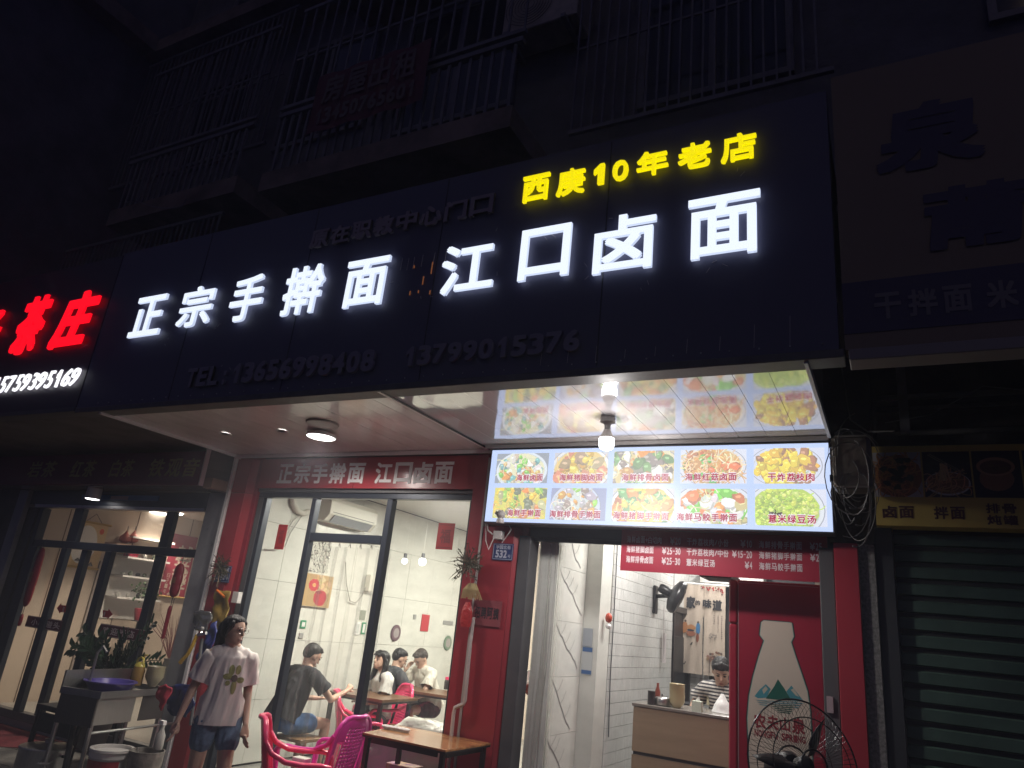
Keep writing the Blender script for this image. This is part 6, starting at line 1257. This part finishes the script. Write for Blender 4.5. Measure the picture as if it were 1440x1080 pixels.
# ================= people
def ell(mb, c, r, R=None, n=16, m=10):
    return mb.ball(c, r, n, m, R)
def limb(mb, pts, rad, n=12):
    """tapering limb with round ends; rad entries are r or (r_side, r_front)"""
    P_ = [Vector(p) for p in pts]; rr = [r if isinstance(r, tuple) else (r, r) for r in rad]
    Q, S_ = [], []
    for i in range(len(P_)-1):
        for k in range(5): t = k/5; Q.append(P_[i].lerp(P_[i+1], t)); S_.append((rr[i][0]*(1-t)+rr[i+1][0]*t, rr[i][1]*(1-t)+rr[i+1][1]*t))
    Q.append(P_[-1]); S_.append(rr[-1])
    side0 = Vector((1, 0, 0)); vs = []; 
    d0, d1 = (Q[1]-Q[0]).normalized(), (Q[-1]-Q[-2]).normalized()
    def ring(c, tg, a, b):
        sd = side0-tg*side0.dot(tg)
        if sd.length < .3: sd = Vector((0, 1, 0))-tg*tg.y
        sd.normalize(); fr = tg.cross(sd); return [c+sd*a*math.cos(2*math.pi*k/n)+fr*b*math.sin(2*math.pi*k/n) for k in range(n)]
    rings = [ring(Q[0]-d0*min(S_[0])*.9, d0, S_[0][0]*.3, S_[0][1]*.3), ring(Q[0]-d0*min(S_[0])*.55, d0, S_[0][0]*.8, S_[0][1]*.8)]
    for i, q in enumerate(Q):
        tg = (Q[min(i+1, len(Q)-1)]-Q[max(0, i-1)]).normalized(); rings.append(ring(q, tg, *S_[i]))
    rings += [ring(Q[-1]+d1*min(S_[-1])*.55, d1, S_[-1][0]*.8, S_[-1][1]*.8), ring(Q[-1]+d1*min(S_[-1])*.9, d1, S_[-1][0]*.3, S_[-1][1]*.3)]
    vs = [v for r in rings for v in r]; R_ = len(rings)
    return mb.add(vs, [(i*n+k, i*n+(k+1) % n, (i+1)*n+(k+1) % n, (i+1)*n+k) for i in range(R_-1) for k in range(n)]+[tuple(range(n-1, -1, -1)), tuple((R_-1)*n+k for k in range(n))])
def fuse(name, mb, voxel, material, parent, Mx, wrinkle=0, seed=0, label=None, smooth_it=4, kf=9, cuts=()):
    """weld overlapping volumes into one continuous skin"""
    bm = bmesh.new(); me = bpy.data.meshes.new(name); me.from_pydata([Vector(v) for v in mb.v], [], mb.f); bm.from_mesh(me); bmesh.ops.recalc_face_normals(bm, faces=bm.faces); bm.to_mesh(me); bm.free()
    o = bpy.data.objects.new(name, me); COL.objects.link(o); md = o.modifiers.new('r', 'REMESH'); md.mode = 'VOXEL'; md.voxel_size = voxel
    dg = bpy.context.evaluated_depsgraph_get(); dg.update(); m2 = bpy.data.meshes.new_from_object(o.evaluated_get(dg)); bpy.data.objects.remove(o)
    bm = bmesh.new(); bm.from_mesh(m2)
    for _ in range(smooth_it): bmesh.ops.smooth_vert(bm, verts=bm.verts, factor=.5, use_axis_x=True, use_axis_y=True, use_axis_z=True)
    if wrinkle:
        bm.normal_update()
        for v in bm.verts:
            p = v.co; q = Vector((p.x*kf*1.5+p.z*1.2, p.y*kf*1.5, p.z*kf*.3+seed)); f = noise.noise(q)+.5*noise.noise(q*2.3); f = 1-2*abs(f); v.co = p+v.normal*wrinkle*f
    for co_, no_, R_ in cuts:
        co_, no_ = Vector(co_), Vector(no_).normalized(); bmesh.ops.bisect_plane(bm, geom=bm.verts[:]+bm.edges[:]+bm.faces[:], plane_co=co_, plane_no=no_)
        bmesh.ops.delete(bm, geom=[f for f in bm.faces if (f.calc_center_median()-co_).dot(no_) > 1e-4 and (f.calc_center_median()-co_).length < R_], context='FACES')
    bm.to_mesh(m2); bm.free(); m2.transform(Mx); m2.polygons.foreach_set('use_smooth', [True]*len(m2.polygons)); m2.name = name
    m2.materials.clear(); o = link(name, m2, material, parent)
    if label: o['label'] = label
    return o
m_skin = mat('skin', (.54, .34, .25), .5, noise_=(12, .08), bump=(60, .05)); m_hair = mat('black_hair', (.012, .010, .010), .42, bump=(90, .5), stretch=(1, 1, .15))
def hand(mb, w, d, side, curl=.5, s=1.):
    """w wrist, d pointing direction: palm, four unequal bent fingers and a thumb off its side"""
    d = Vector(d).normalized(); sd = Vector(side); sd = (sd-d*sd.dot(d)).normalized(); n_ = d.cross(sd); w = Vector(w)
    limb(mb, [w, w+d*.045*s, w+d*.085*s], [(.020*s, .018*s), (.036*s, .015*s), (.038*s, .013*s)], 10)
    for k, L in enumerate((.068, .078, .072, .056)):
        b = w+d*.088*s+sd*(-.027+.018*k)*s; e1_ = b+(d-n_*curl*.35).normalized()*L*.5*s; e2_ = e1_+(d-n_*curl*1.1).normalized()*L*.35*s; e3_ = e2_+(d-n_*curl*1.8).normalized()*L*.25*s; limb(mb, [b, e1_, e2_, e3_], [.0095*s, .0088*s, .008*s, .007*s], 8)
    b = w+d*.03*s-sd*.03*s; limb(mb, [b, b-sd*.022*s+d*.025*s, b-sd*.028*s+d*.055*s-n_*.008*s], [.012*s, .0105*s, .0085*s], 8)
def rotz(a): return Matrix.Rotation(a, 4, 'Z')
def person(label, root, fwd, J, hyaw=0, hpitch=0, sc=1., shirt=None, bottom=None, hair='short', glasses=False, shirt_len=None, sleeve=.62, vox=.009, loose=1., legs=True, extra=None, hcol=None):
    root = Vector(root); t = thing('person', root, label, 'person'); a = math.atan2(-fwd[0], fwd[1]); Mx = rotz(a) @ Matrix.Scale(sc, 4)
    P_ = {k: Vector(v) for k, v in J.items() if isinstance(v, (tuple, Vector))}; head = P_['head']; HR = Matrix.Rotation(hyaw, 4, 'Z') @ Matrix.Rotation(hpitch, 4, 'X'); H3 = HR.to_3x3(); h = lambda x, y, z: head+H3 @ Vector((x, y, z))
    b = MB()
    ell(b, h(0, -.006, .022), (.072, .088, .085), H3); ell(b, h(0, .022, -.03), (.060, .062, .072), H3); ell(b, h(0, .052, -.075), (.034, .03, .026), H3)
    limb(b, [h(0, .082, .018), h(0, .096, -.012), h(0, .101, -.020)], [.009, .011, .012], 8); ell(b, h(0, .086, -.052), (.022, .010, .006), H3); ell(b, h(0, .084, -.062), (.019, .010, .007), H3)
    for s in (-1, 1): ell(b, h(s*.072, -.004, -.008), (.009, .018, .028), H3, 8, 6); ell(b, h(s*.028, .078, .026), (.022, .010, .006), H3, 8, 6)
    limb(b, [h(0, -.02, -.04), P_['neck']], [.046, .052]); limb(b, [P_['neck'], P_['chest'], P_['pelvis']], [(.08, .055), (.13, .085), (.12, .09)], 16)
    for s, L in ((1, 'R'), (-1, 'L')):
        limb(b, [P_['neck'], P_['sh'+L]], [(.040, .042), (.042, .045)]); limb(b, [P_['sh'+L], P_['el'+L], P_['wr'+L]], [.045, .034, .022])
        d = P_.get('hd'+L, P_['wr'+L]*2-P_['el'+L])-P_['wr'+L]; hand(b, P_['wr'+L], d, Vector((0, -s, 0)) if abs(d.normalized().y) < .8 else Vector((s, 0, 0)), J.get('curl', .6) if not isinstance(J.get('curl'), Vector) else .6)
        if legs: limb(b, [P_['hp'+L], P_['kn'+L], P_['an'+L]], [.075, .052, .034]); f = P_['an'+L]; limb(b, [f+Vector((0, -.02, -.04)), f+Vector((0, .1, -.055))], [.035, .03])
    fuse('body', b, vox, m_skin, t, Mx)
    # eyes, brows, mouth
    e = MB(); 
    for s in (-1, 1): ell(e, h(s*.028, .080, .008), (.013, .007, .006), H3, 8, 6)
    me = e.mesh('eyes'); me.transform(Mx); link('eyes', me, mat('eye_dark', (.02, .015, .012), .2), t, 'stuff')
    e = MB()
    for s in (-1, 1): limb(e, [h(s*.014, .088, .030), h(s*.032, .084, .036), h(s*.046, .072, .030)], [.003, .0035, .002], 6)
    me = e.mesh('eyebrows'); me.transform(Mx); link('eyebrows', me, m_hair, t, 'stuff')
    e = MB(); ell(e, h(0, .094, -.057), (.019, .004, .005), H3, 8, 6); me = e.mesh('lips'); me.transform(Mx); link('lips', me, mat('lips', (.30, .10, .09), .45), t)
    if glasses:
        g = MB()
        for s in (-1, 1): g.tube([h(s*.032+.022*math.cos(k*math.pi/8), .096, .008+.019*math.sin(k*math.pi/8)) for k in range(17)], .0016, 5); g.tube([h(s*.054, .094, .012), h(s*.074, .0, .008)], .0016, 4)
        g.tube([h(-.010, .097, .010), h(.010, .097, .010)], .0016, 4); me = g.mesh('glasses'); me.transform(Mx); link('glasses', me, mat('thin_metal', (.3, .28, .28), .25, metal=.9), t, 'stuff')
    # hair
    g = MB(); hk = .955 if hair == 'short' else 1; ell(g, h(0, -.022, .036), (.080*hk, .087*hk, .080*hk), H3, 20, 12); ell(g, h(0, -.045, .0 if hk == 1 else .014), (.075*hk, .06*hk, .075*hk*hk), H3, 16, 10)
    if hair == 'short': ell(g, h(0, .012, .070), (.065, .056, .038), H3, 16, 10); [limb(g, [h(u*.05, .03, .09), h(u*.056+.006, .066-.01*abs(u), .074-.006*abs(u))], [.012, .006], 6) for u in (-1, -.5, .1, .6, 1)]
    if hair == 'long': ell(g, h(0, .006, .074), (.067, .056, .036), H3, 16, 10)
    for k in range(9 if hair in ('bun', 'wavy') else 0): u = -1+.25*k; limb(g, [h(u*.055, .045, .10-abs(u)*.02), h(u*.062, .074-abs(u)*.02, .068-.008*(k % 2))], [.018, .010], 8)
    if hair in ('long', 'tied', 'wavy'):
        for s in (-1, 1): limb(g, [h(s*.066, .03, .06), h(s*.078, .008, .0), h(s*.074, -.01, -.05)], [.018, .016, .012])
        limb(g, [h(0, -.08, .03), h(0, -.085, -.05), h(.0, -.085, -.14), h(.01, -.08, -.24)], [(.06, .03), (.06, .032), (.055, .028), (.03, .015)])
    if hair == 'wavy':
        for s in (-1, 1): limb(g, [h(s*.07, -.01, .0), h(s*.085, -.02, -.08), h(s*.08, .0, -.16), h(s*.09, .02, -.22)], [.03, .034, .03, .014]) if s == J.get('hs', 1) or True else None
        for k in range(6): limb(g, [h(-.05+.02*k, .06, .075), h(-.05+.02*k, .088, .045)], [.010, .006], 6)
    if hair == 'bun': ell(g, h(0, -.1, .03), (.035, .03, .035), H3, 12, 8)
    fuse('hair', g, vox*.8, hcol or m_hair, t, Mx, .0035, 3, smooth_it=2, kf=40)
    # shirt
    if shirt:
        s_ = MB(); nk, ch, pv_ = P_['neck'], P_['chest'], P_['pelvis']; ln = shirt_len or pv_; ln = Vector(ln); up_ = (nk-ch).normalized()
        dn = (ln-ch).normalized(); cuts = [(ln, dn, .34)]
        limb(s_, [nk-up_*.012, nk.lerp(ch, .3), ch, ch.lerp(ln, .5), ln+dn*.07], [(.066, .058), (.145, .095), (.155*loose, .11*loose), (.158*loose, .115*loose), (.175*loose, .125*loose)], 20)
        for s, L in ((1, 'R'), (-1, 'L')): sh, el = P_['sh'+L], P_['el'+L]; limb(s_, [nk+(sh-nk)*.25-up_*.022, sh-up_*.006, sh.lerp(el, sleeve*.5), sh.lerp(el, sleeve+.2)], [(.062, .058), (.062, .064), (.064*loose, .064), (.074*loose, .072)], 14); cuts.append((sh.lerp(el, sleeve), el-sh, .13))
        o = fuse('shirt', s_, vox, shirt, t, Mx, .010, 5, cuts=cuts)
    if bottom:
        q = MB(); limb(q, [P_['pelvis']+Vector((0, 0, .08)), P_['pelvis']], [(.115, .085), (.142, .108)], 18)
        for L in 'RL': a_, b_ = P_['hp'+L], P_['kn'+L]; k = J.get('short', .5); k = k if isinstance(k, float) else .5; limb(q, [a_, a_.lerp(b_, k)] if k < 1 else [a_, b_, P_['an'+L]], [.095, .085] if k < 1 else [.09, .065, .05])
        fuse('shorts' if J.get('short', .5) < 1 else 'trousers', q, vox, bottom, t, Mx, .006, 9)
    if extra: extra(t, Mx, P_, h)
    return t
def M(**k): return k
cdir = lambda p: (Vector((0, 0, 0))-Vector((p[0], p[1], 0))).normalized()
# the walking woman
wp = at(318, 960, Y=3.9); wr_ = Vector((wp.x, 3.9, .1)); fd = cdir(wr_)*.97+Vector((CR.x, CR.y, 0))*.25; fd.normalize()
J = dict(head=(.03, .03, 1.475), neck=(.01, -.005, 1.345), chest=(0, -.01, 1.13), pelvis=(0, 0, .86), shR=(.155, -.01, 1.285), shL=(-.15, -.01, 1.27), elR=(.225, -.05, 1.03), elL=(-.185, -.03, 1.02), wrR=(.29, .02, .82), wrL=(-.19, .08, .81), hdR=(.31, .07, .72), hdL=(-.19, .13, .71),
         hpR=(.085, 0, .83), hpL=(-.085, 0, .83), knR=(.09, -.02, .46), knL=(-.09, .13, .47), anR=(.09, -.16, .10), anL=(-.08, .16, .08), short=.42)
def flower(t, Mx, P_, h):
    # printed flower: draped on the shirt front
    sh_ = [c for c in t.children if c.name.startswith('shirt')][0]; me = sh_.data
    from mathutils.bvhtree import BVHTree
    bv = BVHTree.FromPolygons([v.co for v in me.vertices], [tuple(p.vertices) for p in me.polygons]); inv = Mx
    def put(pts, col, off, name):
        vs = []
        for x, z in pts:
            o = inv @ Vector((x, .6, z)); d = (inv.to_3x3() @ Vector((0, -1, 0))).normalized(); hit = bv.ray_cast(o, d)
            vs.append((hit[0]-d*off) if hit[0] else o)
        mm = MB().add(vs, [(0, i, i % (len(vs)-1)+1) for i in range(1, len(vs))]).mesh(name); link(name, mm, col, t)
    olive = mat('print_olive', (.26, .25, .09), .8); brown = mat('print_brown', (.10, .07, .06), .8); cx, cz = -.03, 1.135
    for k, (dx, dz, rx, rz_) in enumerate(((.03, .055, .022, .04), (-.02, .06, .022, .035), (.052, .01, .035, .022), (-.05, -.012, .03, .022), (-.005, -.06, .022, .055), (.045, -.035, .018, .018))):
        put([(cx+dx, cz+dz)]+[(cx+dx+rx*math.cos(i*math.pi/7), cz+dz+rz_*math.sin(i*math.pi/7)) for i in range(14)], olive, .003+k*.0004, 'printed_petal')
    put([(cx, cz)]+[(cx+.026*math.cos(i*math.pi/7), cz+.026*math.sin(i*math.pi/7)) for i in range(14)], brown, .007, 'printed_centre')
m_tee = mat('white_tee', (.72, .66, .62), .85, noise_=(3, .05), bump=(300, .08)); m_denim = mat('denim', (.12, .18, .28), .8, noise_=(40, .3))
person('young woman with glasses in a loose white flower tee and denim shorts walking past', wr_, fd, J, hyaw=.62, hpitch=-.08, sc=.905, shirt=m_tee, bottom=m_denim, hair='long', glasses=True, shirt_len=(0, 0, .80), sleeve=.72, vox=.0065, loose=1.02, extra=flower)
# seated diners
def seat_pose(lean=.35, arms='table', hz=.0, side=1, short=.55):
    f = lambda up_, fw=0, x=0: (x, fw+math.sin(lean)*up_, .50+math.cos(lean)*up_)
    J = dict(pelvis=(0, 0, .52), chest=f(.27), neck=f(.50, .01), head=(0, f(.50)[1]+.05, f(.50)[2]+.13+hz), shR=f(.455, 0, .175), shL=f(.455, 0, -.175), hpR=(.09, .03, .50), hpL=(-.09, .03, .50), knR=(.15, .42, .50), knL=(-.15, .42, .50), anR=(.15, .40, .12), anL=(-.15, .42, .12), short=short)
    s = f(.455)
    for L, x in (('R', 1), ('L', -1)): J['el'+L] = (x*.235, s[1]+.13, s[2]-.24); J['wr'+L] = (x*.13, s[1]+.34, s[2]-.24); J['hd'+L] = (x*.08, s[1]+.46, s[2]-.23)
    if 'up' in arms: L = arms[-1]; x = 1 if L == 'R' else -1; J['el'+L] = (x*.25, s[1]+.18, s[2]-.22); J['wr'+L] = (x*.10, s[1]+.22, s[2]-.02); J['hd'+L] = (x*.06, s[1]+.17, s[2]+.09)
    if 'eat' in arms: L = arms[-1]; x = 1 if L == 'R' else -1; J['el'+L] = (x*.27, s[1]+.17, s[2]-.2); J['wr'+L] = (x*.2, s[1]+.40, s[2]-.13); J['hd'+L] = (x*.14, s[1]+.50, s[2]-.08)
    if 'lap' in arms:
        for L, x in (('R', 1), ('L', -1)): J['el'+L] = (x*.22, s[1]+.06, s[2]-.25); J['wr'+L] = (x*.05, s[1]+.24, s[2]-.28); J['hd'+L] = (-x*.06, s[1]+.28, s[2]-.27)
    return J
def seated(label, px, py, Y, fw, J, sc, chair_=None, **k):
    hp_ = at(px, py, Y=Y); a = math.atan2(-fw[0], fw[1]); off = rotz(a) @ (Vector(J['head'])*sc); root = Vector((hp_.x-off.x, hp_.y-off.y, hp_.z-J['head'][2]*sc)); print(label[:30], 'root', root[:])
    if chair_: chair(chair_, m_pk, (root.x, root.y, .12), a)
    return person(label, root, fw, J, sc=sc, **k)
cr2 = Vector((CR.x, CR.y, 0)).normalized(); away = Vector((-CR.y, CR.x, 0)).normalized()
m_bt = mat('black_tee', (.022, .022, .028), .85); m_gt = mat('grey_tee', (.05, .053, .06), .85); m_wt = mat('bright_white_tee', (.62, .61, .58), .85); m_bs = mat('blue_shorts', (.09, .20, .42), .8); m_gp = mat('grey_trousers', (.14, .15, .16), .8); m_dk = mat('dark_trousers', (.03, .03, .035), .8)
seated('man in black tee and blue shorts eating behind the clear curtain, his back turned', 439, 922, 5.62, cr2*.62+away*.78, seat_pose(.38, 'eatR', -.01), .98, hyaw=-.2, hpitch=-.5, shirt=m_bt, bottom=m_bs, hair='short', loose=1.12)
seated('woman with long wavy black hair and bright white tee turned left at a table', 536, 929, 6.8, -cr2*.85-away*.5, seat_pose(.08, 'lap'), .93, hyaw=.35, hpitch=.12, shirt=m_wt, bottom=m_gp, hair='wavy', loose=.98, chair_='pink plastic armchair under the woman in the bright white tee')
seated('man in a dark grey tee seen from behind at the far dining table', 562, 926, 7.35, cr2*.72+away*.6, seat_pose(.45, 'table', -.01), .98, hyaw=-.2, hpitch=-.4, shirt=m_gt, bottom=m_dk, hair='short', loose=1.1)
seated('diner in cream tee, hand on face, at the far table', 592, 926, 7.75, -cr2*.72-away*.65, seat_pose(.42, 'upR', -.02), .98, hyaw=.1, hpitch=-.75, shirt=mat('cream_tee', (.58, .55, .48), .85), bottom=m_dk, hair='short', loose=1.1, hcol=mat('dark_brown_hair', (.035, .024, .018), .5, bump=(90, .6)))
# stools under them
for p, lb in (((at(425, 1015, Y=5.55)), 'brown stool under the man in the black tee'), ((at(580, 1000, Y=7.2)), 'dark stool at the far dining table')):
    t = thing('stool', (p.x, p.y, .12), lb, 'stool', 'stools in the dining room'); MB().box(p.x-.17, p.x+.17, p.y-.17, p.y+.17, .50, .53).build('seat', mat('stool_brown', (.20, .11, .05), .5), t, bevel=.005)
    for sx in (-1, 1):
        for sy in (-1, 1): MB().tube([(p.x+sx*.13, p.y+sy*.13, .5), (p.x+sx*.16, p.y+sy*.16, .12)], .016, 8).build('leg', mat('stool_brown', (.20, .11, .05), .5), t)
# the worker behind the counter
m_st = bpy.data.materials.new('striped_cloth'); m_st.use_nodes = True; n_ = m_st.node_tree; bs_ = n_.nodes['Principled BSDF']; bs_.inputs['Roughness'].default_value = .85
tc = n_.nodes.new('ShaderNodeTexCoord'); sp_ = n_.nodes.new('ShaderNodeSeparateXYZ'); n_.links.new(tc.outputs['Object'], sp_.inputs[0]); ma = n_.nodes.new('ShaderNodeMath'); ma.operation = 'MULTIPLY'; ma.inputs[1].default_value = 36; n_.links.new(sp_.outputs[2], ma.inputs[0])
mb2 = n_.nodes.new('ShaderNodeMath'); mb2.operation = 'FRACT'; n_.links.new(ma.outputs[0], mb2.inputs[0]); mc2 = n_.nodes.new('ShaderNodeMath'); mc2.operation = 'GREATER_THAN'; mc2.inputs[1].default_value = .5; n_.links.new(mb2.outputs[0], mc2.inputs[0])
mx_ = n_.nodes.new('ShaderNodeMix'); mx_.data_type = 'RGBA'; mx_.inputs[6].default_value = (.05, .05, .06, 1); mx_.inputs[7].default_value = (.55, .52, .48, 1); n_.links.new(mc2.outputs[0], mx_.inputs[0]); n_.links.new(mx_.outputs[2], bs_.inputs['Base Color'])
J = seat_pose(.4, 'lap', -.02); J['elR'] = (.33, .10, J['shR'][2]-.14); J['wrR'] = (.26, .30, J['shR'][2]-.22); J['hdR'] = (.2, .4, J['shR'][2]-.24)
for L in 'RL': x = 1 if L == 'R' else -1; J['kn'+L] = (x*.1, .03, .18); J['an'+L] = (x*.1, 0, -.2); J['hp'+L] = (x*.09, 0, .5)
J['short'] = 1.2
seated('worker in a black and white striped top bending over the service counter', 1014, 944, 6.75, -cdir((-1.4, 6.75))*-.55+cr2*-.45+Vector((0, -.3, 0)), J, 1.0, hyaw=.5, hpitch=-.6, shirt=m_st, bottom=m_dk, hair='bun', loose=1.08)

# ================= thin scattering volume, added to imitate lens veil round the lit signs
hz_ = MB().box(-26, 8, -6, 13, -1.3, 17.5).build('lens_veil', None); hz_['kind'] = 'stuff'
hm = bpy.data.materials.new('veil_scatter'); hm.use_nodes = True; n_ = hm.node_tree; n_.nodes.clear(); o_ = n_.nodes.new('ShaderNodeOutputMaterial'); v_ = n_.nodes.new('ShaderNodeVolumePrincipled')
v_.inputs['Color'].default_value = (.85, .88, 1, 1); v_.inputs['Density'].default_value = .011; v_.inputs['Anisotropy'].default_value = .3; n_.links.new(v_.outputs[0], o_.inputs['Volume']); hz_.data.materials.append(hm)
